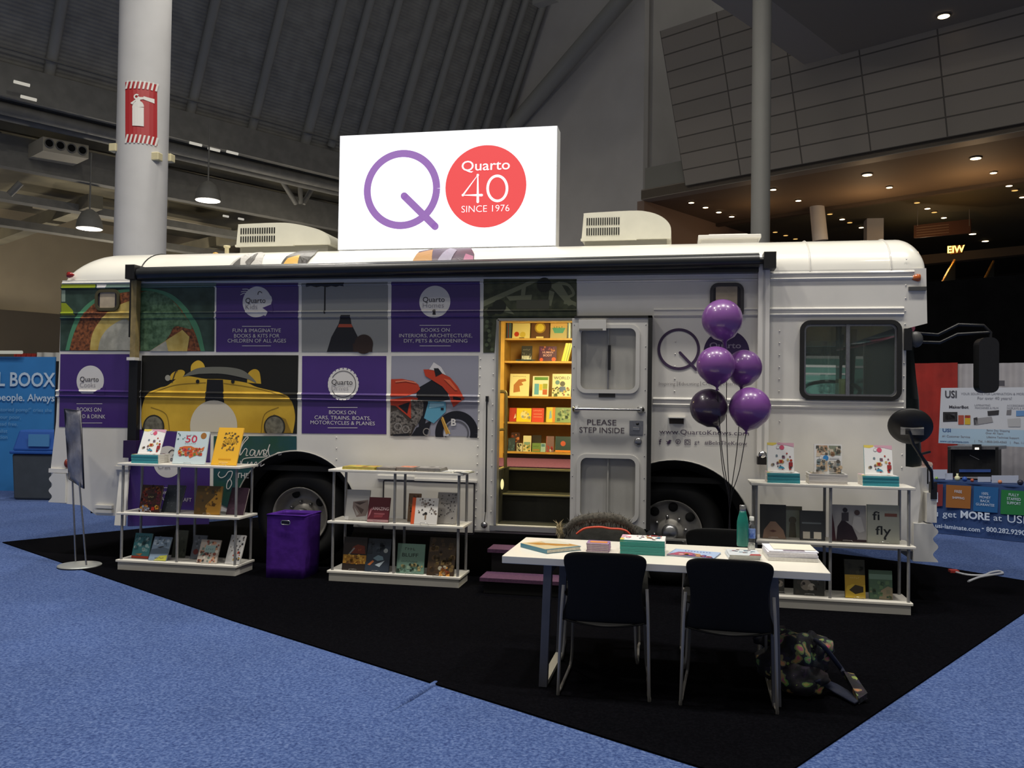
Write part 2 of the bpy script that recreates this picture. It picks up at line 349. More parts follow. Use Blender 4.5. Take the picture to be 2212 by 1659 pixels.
# overhanging panelled facade on the right
TH = R(19); WU = ZZ * math.cos(TH) - HU * math.sin(TH); NF = (HU * math.cos(TH) + ZZ * math.sin(TH))
pf = onP(1395, 430, HU, cU); cF = NF.dot(pf)
bl = onP(1480, 402, NF, cF); tl = onP(1432, 65, NF, cF)
X = -HV; hgt = (tl - bl).dot(WU)
fm = mat('facade_panels', '6d6659', .7)
nt = fm.node_tree; tc = nt.nodes.new('ShaderNodeTexCoord'); br = nt.nodes.new('ShaderNodeTexBrick'); br.offset = 0
br.inputs['Color1'].default_value = lin('a0978a'); br.inputs['Color2'].default_value = lin('978f82'); br.inputs['Mortar'].default_value = lin('5f5950')
br.inputs['Scale'].default_value = 1; br.inputs['Mortar Size'].default_value = .022; br.inputs['Brick Width'].default_value = 2.05; br.inputs['Row Height'].default_value = .53
nt.links.new(tc.outputs['Object'], br.inputs['Vector']); nt.links.new(br.outputs['Color'], nt.nodes['Principled BSDF'].inputs['Base Color'])
fo = MB().box(0, 34, 0, hgt, -.3, 0, fm).obj('wall_right', kind='structure')
n3 = X.cross(WU); fo.matrix_world = Matrix(((X.x, WU.x, n3.x, bl.x), (X.y, WU.y, n3.y, bl.y), (X.z, WU.z, n3.z, bl.z), (0, 0, 0, 1)))
a = onP(1478, 404, HU, cU + .1); e = a - HV * 36
g0 = onP(1395, 430, HU, cU + .1); a = g0 + ZZ * .35 + HV * .05
MB().prism([a, a - HV * 38, a - HV * 38 + ZZ * .75, a + ZZ * .75], HU * .1, mat('balustrade_glass', '8f8d83', .2)).obj('trim_1', kind='structure')
MB().prism([g0 + HV * .2, g0 - HV * 38, g0 - HV * 38 + ZZ * .36, g0 + HV * .2 + ZZ * .36], HU * .5, mat('fascia', '93897a', .6)).obj('trim_2', kind='structure')
zs = g0.z + .02
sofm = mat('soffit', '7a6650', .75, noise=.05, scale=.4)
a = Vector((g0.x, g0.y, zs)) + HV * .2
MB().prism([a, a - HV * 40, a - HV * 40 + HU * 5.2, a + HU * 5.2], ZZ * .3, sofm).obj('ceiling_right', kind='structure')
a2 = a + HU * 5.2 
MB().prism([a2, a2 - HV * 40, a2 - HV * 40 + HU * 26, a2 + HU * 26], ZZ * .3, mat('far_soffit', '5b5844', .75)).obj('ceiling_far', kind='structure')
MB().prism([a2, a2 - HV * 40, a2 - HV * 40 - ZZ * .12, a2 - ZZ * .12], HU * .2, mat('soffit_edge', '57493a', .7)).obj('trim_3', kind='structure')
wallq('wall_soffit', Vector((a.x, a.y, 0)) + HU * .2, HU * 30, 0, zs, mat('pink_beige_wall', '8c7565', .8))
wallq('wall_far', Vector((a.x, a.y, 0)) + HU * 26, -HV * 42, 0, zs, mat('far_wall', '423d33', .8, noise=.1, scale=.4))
sl = onP(1818, 118, NF, cF)
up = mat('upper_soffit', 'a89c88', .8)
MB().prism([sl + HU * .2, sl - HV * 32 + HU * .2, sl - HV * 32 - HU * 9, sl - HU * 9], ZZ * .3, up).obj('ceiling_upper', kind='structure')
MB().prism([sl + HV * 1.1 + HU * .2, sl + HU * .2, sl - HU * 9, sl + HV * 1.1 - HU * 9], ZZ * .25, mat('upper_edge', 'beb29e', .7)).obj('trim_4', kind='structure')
dlm = glow('ffe2b0', 9); rimm = mat('lamp_rim', '6a5a48', .5)
D = [(285, 1098), (362, 1124), (434, 1150), (504, 1174), (571, 1197), (730, 1027), (866, 1087), (996, 1140), (1037, 1160), (1104, 1188), (1145, 1206), (1208, 1233), (1248, 1248), (740, 1258), (797, 1276), (850, 1295), (1240, 947), (1360, 1015), (1469, 1076), (1510, 1098), (1567, 1130), (1604, 1150), (1656, 1180), (1812, 1268), (1881, 1307), (1829, 857), (1925, 936), (2010, 1006), (2041, 1031), (2083, 1068)]
DL = ['leftmost ceiling spot of the row by the pinkish wall', 'second spot of the row by the pinkish wall', 'middle spot of the row by the pinkish wall', 'fourth spot of the row by the pinkish wall', 'last spot of the row, beside the slim column', 'front ceiling spot just right of the slim column', 'second spot right of the slim column', 'small spot beside the leaning pillar', 'faint amber spot right of the leaning pillar', 'bright spot between the two pillars under the soffit', 'faint spot between the two pillars', 'bright spot by the square pillar', 'faint spot under the square pillar', 'faintest spot low beside the slim column', 'faint low spot left of the leaning pillar', 'lowest faint spot left of the leaning pillar', 'large flaring spot at the soffit edge, centre right', 'spot behind the large flaring spot at centre right', 'third spot in the line behind the centre flaring spot', 'faint spot beside the third of that line', 'fifth spot in the line behind the centre flare', 'faint spot near the hanging brown sign', 'spot just above the hanging brown sign', 'spot right of the hanging brown sign', 'lowest spot of the line, right of the amber sign', 'large flaring spot nearest the right edge', 'spot behind the right flaring spot', 'spot near the right edge of the picture', 'faint amber spot near the right edge', 'spot cut off at the right edge of the picture']
for (x, y), l in zip(D, DL):
    c = onZ(*N3(x, y), zs - .02); r = .095 if (c - CAM).length < 40 else .13
    t = thing('ceiling_spot', l, 'ceiling light', c, group='ceiling spots under the overhang')
    T = Matrix.Translation(c); s = 1.5 if (x, y) in ((1240, 947), (1829, 857)) else 1
    MB().lathe([(r * s, -.02), (r * s * 1.25, 0), (r * s * 1.2, .02)], rimm, 14, T).obj('rim', t)
    MB().lathe([(0, -.025), (r * s, -.025)], dlm if 'faint' not in l else glow('d8a860', 1.6), 14, T).obj('lens', t)
c = onZ(*N3(1655, 85), sl.z - .02); t = thing('ceiling_spot', 'single spot high in the dark upper ceiling at top right', 'ceiling light', c)
MB().lathe([(.14, -.02), (.18, 0), (.17, .02)], rimm, 14, Matrix.Translation(c)).obj('rim', t); MB().lathe([(0, -.025), (.14, -.025)], dlm, 14, Matrix.Translation(c)).obj('lens', t)
for px, py, p in ((1480, 470, 60), (1640, 445, 60), (1880, 420, 170), (2110, 380, 170), (2000, 470, 60)):
    c = onZ(px, py, zs - .1); point('soffit_fill', (c.x, c.y, zs - 1.3), p * .34, (1, .68, .38), .15)  # added fill lights under the soffit, standing in for bounced light
# columns
def column(name, px0, px1, py, dep, lab, m, h=22, z0=0):
    l = atD(px0, py, dep); r = atD(px1, py, dep); c = (l + r) / 2; rad = (r - l).length / 2
    t = thing(name, lab, 'column', (c.x, c.y, z0)); return t, c, rad
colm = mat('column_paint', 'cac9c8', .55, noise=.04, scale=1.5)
t, c, rad = column('hall_column', 250, 355, 540, 15., 'thick pale round column behind the left end of the bus', colm)
COL1 = (c, rad)
MB().lathe([(rad, 0), (rad, 22)], colm, 40, Matrix.Translation((c.x, c.y, 0))).obj('shaft', t)
clampm = mat('cream_clamp', 'd8cda4', .5)
# clamps round the shaft
dirc = (CAM - c); dirc.z = 0; dirc.normalize(); sidec = ZZ.cross(dirc)
for s, l in ((.52, .9), (-.99, .2), (1.0, .1)):
    p = c + (dirc * math.sqrt(max(0, 1 - s * s)) + sidec * s) * (rad + .02); p.z = onP(330, 338 if s != -.99 else 330, Vector((dirc.x, dirc.y, 0)), dirc.dot(p)).z
    MB().box(p.x - .07, p.x + .07, p.y - .07, p.y + .07, p.z - .07, p.z + .07, clampm).obj('clamp', t, bevel=.015)
# extinguisher sign wrapped on the shaft
sg = tag(MB().obj('dummy'), 'x', 'x'); bpy.data.objects.remove(sg)
def wrapcol(u, z, lay): 
    a = u / rad; d = (dirc * math.cos(a) + sidec * math.sin(a)) * (rad + .006 + lay * .016); return Vector((c.x + d.x, c.y + d.y, z))
FE = crop(0, 0, 2.962)
def fe(x, y, lay=0):
    px, py = FE(x, y); n = Vector((dirc.x, dirc.y, 0)); p = onP(px, py, n, n.dot(c) + rad * .93); off = (p - c).dot(sidec)
    return wrapcol(rad * math.asin(max(-.99, min(.99, off / rad))), p.z, lay)
redv = mat('red_vinyl', 'b02a2e', .45); whv = mat('white_vinyl', 'e9e6df', .45)
mb = MB()
def fgrid(x0, y0, x1, y1, m, lay, sk=0, n=8):
    mb.grid(lambda u, v: fe(x0 + (x1 - x0) * u + sk * v, y0 + (y1 - y0) * v + 18 * math.sin(math.pi * 0) + (x0 + (x1 - x0) * u - 800) * .12, lay), n, 2, m, False)
fgrid(803, 515, 1005, 905, redv, 0)
for k in range(8):
    x = 818 + k * 26
    fgrid(x, 510, x + 12, 560, whv, 1, -12, 1); fgrid(x - 2, 855, x + 10, 908, whv, 1, -14, 1)
fgrid(850, 680, 920, 800, whv, 1, 0, 4)
for i in range(12):
    a0, a1 = 180 + i * 15, 195 + i * 15
    mb.poly([fe(885, 690, 1)] + [fe(885 + 36 * math.cos(R(a)), 690 + 40 * math.sin(R(a)), 1) for a in (a0, a1)], whv)
for q in ribbon(circ(875, 622, 13, 12), 9): mb.poly([fe(x, y, 1) for x, y in q], whv)
for pl in ([(838, 660), (875, 636), (890, 640), (868, 652), (850, 670)], [(885, 625), (925, 628), (925, 640), (885, 645)], [(918, 622), (985, 636), (985, 664), (918, 642)], [(872, 640), (898, 640), (898, 655), (872, 655)]):
    mb.poly([fe(x, y, 1) for x, y in pl], whv)
tag(mb.obj('fire_extinguisher_sign'), 'red sign with a white fire extinguisher wrapped round the left column', 'sign')
t, c2, r2 = column('hall_column', 1624, 1664, 300, 16.5, 'slim round column darkened for low light in front of the panelled facade', colm)
MB().lathe([(r2, 0), (r2 * 1.02, 22)], mat('shaded_column_paint', '75746f', .6, noise=.04, scale=1.5), 32, Matrix.Translation((c2.x, c2.y, 0))).obj('shaft', t)  # darker than the other column: its low light is put into the paint
t = thing('pillar', 'leaning white pillar under the lit soffit', 'column', onZ(1775, 520, 0))
MB().tube([atD(1772, 520, 31), atD(1758, 378, 31)], [.27, .24], colm, 20).obj('shaft', t)
t = thing('pillar', 'square beige pillar under the lit soffit', 'column', onZ(1887, 520, 0))
p = atD(1887, 505, 33); MB().box(p.x - .3, p.x + .3, p.y - .3, p.y + .3, 0, zs, colm).obj('shaft', t)
# far right: hanging brown banner, amber sign, escalators, lit kiosk
q = [atD(*p, 31) for p in ((1974, 487), (2097, 473), (2097, 503), (1974, 514))]
t = thing('hanging_sign', 'dim brown hanging board under the far soffit', 'sign', q[3])
MB().prism(q, HU * .1, mat('brown_board', '55382a', .7)).obj('board', t)
mb = MB()
for i in range(4):
    a = q[0].lerp(q[3], .2 + i * .2) - HU * .03; e = q[1].lerp(q[2], .2 + i * .2) - HU * .03; d = (q[3] - q[0]) * .06
    mb.poly([a.lerp(e, .05), a.lerp(e, .62), a.lerp(e, .62) + d, a.lerp(e, .05) + d], mat('pale_print', '7d6a58', .7))
mb.obj('print', t)
for x in (1982, 2094): MB().tube([atD(x, 488, 31), atD(x, 400, 31)], .012, duct, 5).obj('cable', t)
q = [atD(*p, 30) for p in ((2052, 531), (2079, 529), (2079, 546), (2052, 549))]
mb = MB(); mb.prism([v + HU * .02 for v in q], HU * .1, mat('amber_face', '3a1c08', .5))
ce = (q[0] + q[2]) / 2; ex = (q[1] - q[0]).normalized()
mb.text('EIW', lambda u, v: ce - HU * .01 + ex * u + ZZ * (v - .11), .34, glow('ffb84a', 7), .02)
tag(mb.obj('amber_sign'), 'small glowing amber letter sign above the escalators', 'sign')
point('amber_glow', ce - HU * .4, 25, (1, .5, .15), .1)
bm_ = mat('fascia_beam', '7d684e', .7)
q = [atD(*p, 36) for p in ((1940, 556), (2300, 522), (2300, 540), (1940, 576))]
tag(MB().prism(q, HU * .5, bm_).obj('balcony_beam'), 'tan balcony beam behind the amber sign', 'beam')
gold = mat('brass_rail', 'c79a55', .25, .8); escm = mat('escalator_side', '4d4a40', .4)
for l, a, e in (('left escalator balustrade rising right of the bus front', (2010, 655), (2062, 562)), ('right escalator balustrade with a brass edge', (2103, 650), (2146, 565))):
    t = thing('escalator', l, 'escalator', atD(a[0], a[1], 27))
    A, E_ = atD(*a, 27), atD(*e, 30)
    MB().tube([A, E_], .045, gold, 8).obj('handrail', t)
    A2, E2 = atD(a[0] + 45, a[1] + 5, 27.2), atD(e[0] + 75, e[1] + 45, 30.2)
    MB().prism([A, E_, E_ - ZZ * .8, A - ZZ * .8], HU * .1, escm).obj('side_panel', t)
    MB().tube([A2, E2], .03, mat('dull_rail', '8a8276', .3, .7), 8).obj('handrail', t); MB().prism([A2, E2, E2 - ZZ * .6, A2 - ZZ * .6], HU * .1, mat('dark_glass', '2c302c', .15)).obj('glass_side', t)
q = [atD(*p, 32) for p in ((2173, 608), (2206, 602), (2206, 640), (2173, 632))]
tag(MB().prism(q, HU * .3, glow('4f9aa8', .55)).obj('lit_screen'), 'small teal lit screen behind the escalators at right', 'screen')
q = [atD(*p, 32) for p in ((2150, 622), (2158, 614), (2148, 640), (2140, 642))]
tag(MB().prism(q, HU * .3, glow('c98a4a', .5)).obj('glowing_sign'), 'slanted orange lit panel beside the teal screen', 'panel')
q = [atD(*p, 29) for p in ((2002, 620), (2014, 616), (2004, 640), (2001, 645))]
tag(MB().prism(q, HU * .3, glow('e0a860', .8)).obj('glowing_sign'), 'small orange lit panel right behind the bus front', 'panel')
# ================================================================ the bookmobile bus
bus = thing('bookmobile_bus', 'long white mobile bookshop bus wrapped in purple and picture panels', 'bus', (-2.1, 1.2, 0))
BW = 2.4
RIBS = {}
for nm, (px, py) in dict(A=(1800, 603.8), B=(1402, 683.3), C=(1402, 875.4)).items(): RIBS[nm] = onY(px, py).z
RH = .066
def ribprof(z0, h=RH):                                          # (z, bulge) of a double-bead rub rail above its lower line
    return [(z0 - .006, 0), (z0, .012), (z0 + .01, .016), (z0 + .018, .006), (z0 + h - .018, .006), (z0 + h - .01, .016), (z0 + h, .012), (z0 + h + .006, 0)]
KEYS = sorted(ribprof(RIBS['A']) + ribprof(RIBS['B']) + ribprof(RIBS['C']))
def bulge(z):
    if z <= KEYS[0][0] or z >= KEYS[-1][0]: return 0
    for (a, p), (b_, q) in zip(KEYS, KEYS[1:]):
        if a <= z <= b_: return p + (q - p) * (z - a) / max(b_ - a, 1e-6)
    return 0
def drape(bm, off):
    bmesh.ops.triangulate(bm, faces=[f for f in bm.faces if len(f.verts) > 4])
    for z, _ in KEYS:
        bmesh.ops.bisect_plane(bm, geom=bm.verts[:] + bm.edges[:] + bm.faces[:], plane_co=(0, 0, z - off.z), plane_no=(0, 0, 1))
    for v in bm.verts: v.co.y -= bulge(v.co.z + off.z)
class Art(MB):                                                  # flat print on the bus side, drawn in picture units, laid on the side plane
    def __init__(s, y=0.): super().__init__(); s.y0 = y
    def pt(s, p, lay): v = onY(p[0], p[1], s.y0); return Vector((v.x, s.y0 - .003 - lay * .0012, v.z))
    def shape(s, pts, m, lay=0): return s.world([(v.x, v.z) for v in (s.pt(p, lay) for p in pts)], m, lay)
    def shapes(s, polys, m, lay=0):
        for p in polys: s.shape(p, m, lay)
    clipz = None; cnt = 0
    def world(s, pts, m, lay=0):
        if s.clipz:
            x0, z0, x1, z1 = s.clipz
            for f, g in ((0, (x0, 1)), (0, (x1, -1)), (1, (z0, 1)), (1, (z1, -1))):
                o = []
                for i, p in enumerate(pts):
                    q = pts[i - 1]; a, b_ = (p[f] - g[0]) * g[1], (q[f] - g[0]) * g[1]
                    if (a >= 0) != (b_ >= 0): t = b_ / (b_ - a); o.append((q[0] + (p[0] - q[0]) * t, q[1] + (p[1] - q[1]) * t))
                    if a >= 0: o.append(p)
                pts = o
            if len(pts) < 3: return s
        s.cnt += 1
        return s.poly([(x, s.y0 - .003 - lay * .0012 - s.cnt * .000015, z) for x, z in pts], m)
    def disc(s, c, r, m, lay=1, n=40, a0=0, a1=360):             # true circle on the plane, radius in picture units at its centre
        v = onY(c[0], c[1], s.y0); k = (onY(c[0] + 1, c[1], s.y0) - v).x
        return s.world(circ(v.x, v.z, r * k, n, a0=a0, a1=a1), m, lay)
    def ring(s, c, r, w, m, lay=1, n=48, a0=0, a1=360):
        v = onY(c[0], c[1], s.y0); k = (onY(c[0] + 1, c[1], s.y0) - v).x
        P = circ(v.x, v.z, r * k, n, a0=a0, a1=a1)
        if a1 - a0 >= 360: P.append(P[0])
        for q in ribbon(P, w * k): s.world(q, m, lay)
    def words(s, t, cx, cy, h, m, lay=2, bold=0., align=0, wfit=None):   # cy is the baseline
        v = onY(cx, cy, s.y0); k = (onY(cx + 1, cy, s.y0) - v).x; s.cnt += 1; y = s.y0 - .003 - lay * .0012 - s.cnt * .000015
        sz = h * k / .69; sx = 1
        if wfit:
            vs, _ = text2d(t, bold); wd = (max(a[0] for a in vs) - min(a[0] for a in vs)) * sz; sx = wfit * k / wd
        return s.text(t, lambda a, b_: Vector((v.x + a * sx, y, v.z + b_)), sz, m, bold, align=align)
    def stroke(s, pts, w, m, lay=2, sm=5):
        for q in ribbon(smooth_pts(pts, sm) if sm else pts, w): s.shape(q, m, lay)
w2 = mat('print_white', 'd6d3d0', .4); purple = mat('print_purple', '432a72', .38, coat=.3, noise=.04, scale=4)
grey2 = ink('8d8a90'); dk = ink('2a262e'); blackv = ink('131315')

# ---- side wall with door, window and wheel openings
AX = onY(639, 1118).x; AZ = .485; AR = .64; FX = 0.0; FZ = .46; FR = .675
Pp = lambda *a: (onY(*a).x, onY(*a).z)
top = RIBS['A'] + RH + .02
out = [(-6.165, top), Pp(131, 690), Pp(127, 800), Pp(121, 912), Pp(110, 1008), Pp(112, 1085), Pp(180, 1092), Pp(208, 1113), (AX - math.sqrt(AR ** 2 - (AZ - .44) ** 2), .44)]
a0 = math.degrees(math.asin((.44 - AZ) / AR))
out += circ(AX, AZ, AR, 28, a0=180 - a0, a1=a0)[1:]
b0 = math.degrees(math.asin((.44 - FZ) / FR))
out += [p for p in circ(FX, FZ, FR, 28, a0=180 - b0, a1=b0)]
out += [(1.98, .44), (2.02, .9), (1.99, 1.12), (1.9, 1.13), (1.9, 2.29), (2.065, 2.335), (2.055, top)]
DX0, DX1, DZ0, DZ1 = onY(1073, 900).x, -.89, .5, onY(1075, 691).z
wx0, wz1 = Pp(1737, 701); wx1, wz0 = Pp(1937, 857)
side = MB()
side.plate([out, [(DX0, DZ0), (DX1, DZ0), (DX1, DZ1), (DX0, DZ1)], rrect(wx0, wz0, wx1, wz1, .06)], lambda x, z, t: (x, t, z), .045, white)
def rivets(p, q, n):
    for i in range(n):
        a = Pp(*p); b_ = Pp(*q); t = i / (n - 1)
        side.ball((a[0] + (b_[0] - a[0]) * t, -.001, a[1] + (b_[1] - a[1]) * t), .0065, white, 6, 4)
rivets((1066, 775), (1060, 1138), 12); rivets((1038, 775), (1027, 1135), 20); rivets((1684, 715), (1683, 845), 6); rivets((1958, 560), (1948, 1010), 17)
rivets((1459, 738), (1457, 845), 5); rivets((1684, 910), (1683, 1000), 3); rivets((727, 945), (727, 992), 3)
side.obj('side_wall', bus)
def railbar(x0, x1, z0, m, nm='rub_rail', h=RH):
    mb = MB(); pr = ribprof(z0, h)
    mb.prism([(x0, -p, z) for z, p in pr] + [(x0, .004, pr[-1][0]), (x0, .004, pr[0][0])], (x1 - x0, 0, 0), m); return mb.obj(nm, bus)
railbar(-6.16, 1.96, RIBS['A'], white)
railbar(-6.17, DX0 - .03, RIBS['B'], white); railbar(-.2, 1.88, RIBS['B'], white)
railbar(-6.2, onY(1036, 870).x, RIBS['C'], white); railbar(-.2, 1.88, RIBS['C'], white)
# ---- roof shell with rounded ends
XR, XF, LR, LF, RZ = -6.185, 2.06, .42, .17, .335
def roofpt(x, s, lift=0.):                                      # s runs 0..1 over the front cove, 1..2 over the crown, 2..3 down the far cove
    if s <= 1: a = R(90 * s); y, z = .5 * (1 - math.cos(a)), RZ * math.sin(a); ny, nz = -math.cos(a), math.sin(a)
    elif s <= 2: t = s - 1; y, z = .5 + (BW - 1) * t, RZ + .02 * math.sin(math.pi * t); ny, nz = 0, 1
    else: a = R(90 * (3 - s)); y, z = BW - .5 * (1 - math.cos(a)), RZ * math.sin(a); ny, nz = math.cos(a), math.sin(a)
    g = 1.
    if x < XR + LR: q = max(0, (x - XR) / LR); g = .25 + .75 * math.sqrt(max(0, 1 - (1 - q) ** 2))
    if x > XF - LF: q = max(0, (XF - x) / LF); g = .5 + .5 * math.sqrt(max(0, 1 - (1 - q) ** 2))
    y = 1.2 + (y - 1.2) * (1 - .1 * (1 - g)) if g < 1 else y
    return Vector((x, y + ny * lift, top - .01 + z * g + nz * lift))
xs = [XR + LR * (1 - math.cos(R(90 * i / 10))) for i in range(11)] + [XR + LR + (XF - LF - XR - LR) * i / 20 for i in range(1, 20)] + [XF - LF * (1 - math.sin(R(90 * i / 9))) for i in range(10)]
xs[-1] = XF
ss = [i / 10 for i in range(11)] + [1 + i / 8 for i in range(1, 9)] + [2 + i / 10 for i in range(1, 11)]
roof = MB(); roof.grid(lambda u, v: roofpt(xs[round(u * (len(xs) - 1))], ss[round(v * (len(ss) - 1))]), len(xs) - 1, len(ss) - 1, mat('roof_white', 'f0ede2', .3, coat=.6, noise=.03, scale=2))
roof.obj('roof', bus)
# seam straps on the roof
for px, m_ in ((300, blackv), (1750, white), (1925, white)):
    x = onY(px, 590).x; mb = MB(); P = [roofpt(x, s / 12, .004) for s in range(13)]
    mb.tube(P, .006, m_, 6); mb.obj('roof_seam', bus)
for x0, x1, s0, s1, polys in ((485, 700, .35, .8, [([(0, 0), (.1, .7), (.2, 1), (.3, .75), (.36, .2), (.3, 0)], 'b9b6b0'), ([(.06, .2), (.1, .5), (.14, .2)], '4a4845'), ([(.18, .3), (.22, .8), (.26, .4), (.23, .1)], '55524e'), ([(.55, 0), (.57, .5), (.65, .9), (.8, 1), (.84, .6), (.8, 0)], '2b2620'), ([(.57, 0), (.6, .4), (.7, .55), (.74, 0)], 'd0a032')]),
                             (885, 1025, .3, .8, [([(0, 0), (.05, .7), (.3, 1), (.8, 1), (.95, .5), (1, 0)], '5a4a58'), ([(0, 0), (.05, .6), (.25, .8), (.35, .1)], 'b98a52'), ([(.4, .2), (.5, .9), (.65, .7), (.6, 0)], '9a94a6'), ([(.8, 0), (.82, .5), (.95, .4), (1, 0)], 'b0708c')])):
    a = onY(x0, 570).x; b_ = onY(x1, 570).x
    for j, (pl, h) in enumerate(polys):
        mb = MB()
        P = [(pl[i][0] + (pl[(i + 1) % len(pl)][0] - pl[i][0]) * t / 4, pl[i][1] + (pl[(i + 1) % len(pl)][1] - pl[i][1]) * t / 4) for i in range(len(pl)) for t in range(4)]; cu = sum(p[0] for p in P) / len(P); cv = sum(p[1] for p in P) / len(P)
        f_ = lambda u, v: roofpt(a + (b_ - a) * u, s0 - .2 + (s1 - s0 + .2) * v, .006 + j * .003)
        for i in range(len(P)):
            p, q = P[i], P[(i + 1) % len(P)]
            for k in range(3): mb.poly([f_(cu + (p[0] - cu) * k / 3, cv + (p[1] - cv) * k / 3), f_(cu + (p[0] - cu) * (k + 1) / 3, cv + (p[1] - cv) * (k + 1) / 3), f_(cu + (q[0] - cu) * (k + 1) / 3, cv + (q[1] - cv) * (k + 1) / 3), f_(cu + (q[0] - cu) * k / 3, cv + (q[1] - cv) * k / 3)][(1 if k == 0 else 0):], ink(h))
        mb.obj('roof_picture', bus, label='picture fragment printed on the curved roof edge')
# ---- ends, far wall, floor, chassis
mb = MB(); mb.box(-6.18, -6.13, .05, BW - .05, .75, top, white).box(-6.183, -6.1, .22, BW - .22, top - .02, top + .07, white); mb.obj('rear_wall', bus)
far = MB(); far.plate([[(-6.18, .45), (1.9, .45), (1.9, 2.3), (2.05, 2.34), (2.05, top), (-6.18, top)], [(1.05, 1.5), (1.88, 1.5), (1.88, 2.3), (1.05, 2.3)]], lambda x, z, t: (x, BW - t, z), .045, white); far.obj('far_wall', bus)
cab = mat('cab_lining', '26262a', .8)
mb = MB(); mb.box(-6.1, DX0 - .02, .05, BW - .05, .93, .98, dark).box(DX0 - .02, DX1 + .05, .66, BW - .05, .93, .979, dark).box(DX1 + .05, 1.9, .05, BW - .05, .93, .98, dark).obj('cabin_floor', bus)
MB().box(DX0 - .6, DX1 + .6, .68, BW - .06, .979, .986, mat('purple_cabin_carpet', '6b3a5e', .95, noise=.2, scale=50)).obj('cabin_carpet', bus)
MB().box(-6.1, .7, .05, BW - .05, 2.62, 2.66, white).obj('cabin_ceiling', bus)
MB().box(.66, .7, .05, BW - .05, .98, 2.62, cab).obj('cab_partition', bus)
MB().box(-6.0, AX - .72, .3, 2.1, .4, .9, dark).box(AX + .72, FX - .75, .75, 2.1, .46, .9, dark).box(FX + .75, 1.6, .3, 2.1, .5, .9, dark).box(AX - .72, AX + .72, .5, 1.9, .45, 1.15, dark).box(FX - .75, FX + .72, .5, 1.9, .45, 1.15, dark).obj('chassis', bus)
# wheel housings
for cx, cz, r in ((AX, AZ, AR), (FX, FZ, FR)):
    mb = MB(); pr = circ(cx, cz, r, 24, a0=-4, a1=184)
    mb.add([(x, .0, z) for x, z in pr] + [(x, .5, z) for x, z in pr], [(i, i + 1, len(pr) + i + 1, len(pr) + i) for i in range(len(pr) - 1)], dark, True)
    mb.poly([(x, .5, z) for x, z in pr], dark); mb.obj('wheel_housing', bus)
    mb = MB(); mb.tube([(x, -.012, z) for x, z in circ(cx, cz, r, 32, a0=-4, a1=184)], .006, ink('a8a6a0'), 6); mb.obj('arch_lip', bus)
    mb = MB(); i_ = circ(cx, cz, r - .005, 32, a0=-4, a1=184); o_ = circ(cx, cz, r - .085, 32, a0=-4, a1=184)
    mb.add([(x, -.01, z) for x, z in i_] + [(x, .1, z) for x, z in o_], [(i, i + 1, len(i_) + i + 1, len(i_) + i) for i in range(len(i_) - 1)], rubber, True); mb.obj('fender_flare', bus, label='black rubber fender flare')
# wheels: local z points out of the bus
rimp = mat('wheel_paint', '98948d', .4, .3, noise=.1, scale=12)
def wheel(cx, cz, deep, lab):
    T = Matrix.Translation((cx, .12, cz + .007)) @ Matrix.Rotation(R(90), 4, 'X')
    w = MB().lathe([(.27, -.02), (.3, .02), (.37, .035), (.43, .02), (.47, -.03), (.48, -.1), (.47, -.24), (.3, -.26)], rubber, 48, T, caps=False).obj('wheel_tyre', bus, label=lab)
    d = -.06 if deep else .0
    mb = MB(); mb.lathe([(.272, -.02), (.285, .035), (.275, .04), (.26, .0), (.235, d * .6), (.2, d), (.12, d + .005), (.11, d + .03), (0, d + .03)], rimp, 48, T, caps=False); mb.obj('rim', w)
    for k in range(8 if not deep else 5):
        a = R((360 / (8 if not deep else 5)) * k + 38); hx, hy = .222 * math.cos(a), .222 * math.sin(a)
        mb = MB(); mb.ball((hx, hy, d * .8 + .012), (.042, .042, .012), dark, 16, 6, T)
        if k < (4 if not deep else 4): mb.obj('rim_hole', w)
    for k in range(8):
        a = R(45 * k + 10); MB().lathe([(.014, d), (.014, d + .04), (0, d + .045)], steel, 8, T @ Matrix.Translation((.14 * math.cos(a), .14 * math.sin(a), 0))).obj('lug_nut', w)
    MB().lathe([(.075, d + .01), (.07, d + .09), (.05, d + .11), (0, d + .115)], steel, 20, T).obj('hub_cap', w)
wheel(AX, .48, True, 'rear wheel behind the purple bin'); wheel(onY(1447, 1154, .15).x, .48, False, 'front wheel behind the table')
# ---- nose, windscreen, bumpers
plan = [(1.89, .02), (1.97, .08), (2.08, .25), (2.16, .5), (2.25, .85), (2.28, 1.2), (2.25, 1.55), (2.16, 1.9), (2.08, 2.15), (1.89, 2.38)]
ng = mat('windscreen', '0e1614', .4, spec=.15)
mb = MB()
for (z0, k0), (z1, k1) in (((1.1, 1.), (1.7, .9)), ((1.7, .9), (2.32, .6))):
    vs = [(1.89 + (x - 1.89) * k, y, z) for z, k in ((z0, k0), (z1, k1)) for x, y in plan]; n = len(plan)
    mb.add(vs, [(i, i + 1, n + i + 1, n + i) for i in range(n - 1)], ng, True)
mb.obj('windscreen', bus, label='dark curved windscreen')
mb = MB(); mb.prism([(x + .09, y, .44) for x, y in plan], (0, 0, .68), white, True); mb.obj('nose', bus)
mb = MB(); mb.prism([(x * .8 + .37 if x > 1.95 else 1.9, y, 2.33) for x, y in plan], (0, 0, .5), white, True); mb.obj('forehead', bus)
mb = MB(); bxp = mat('bumper_plastic', 'd5d4d0', .45)
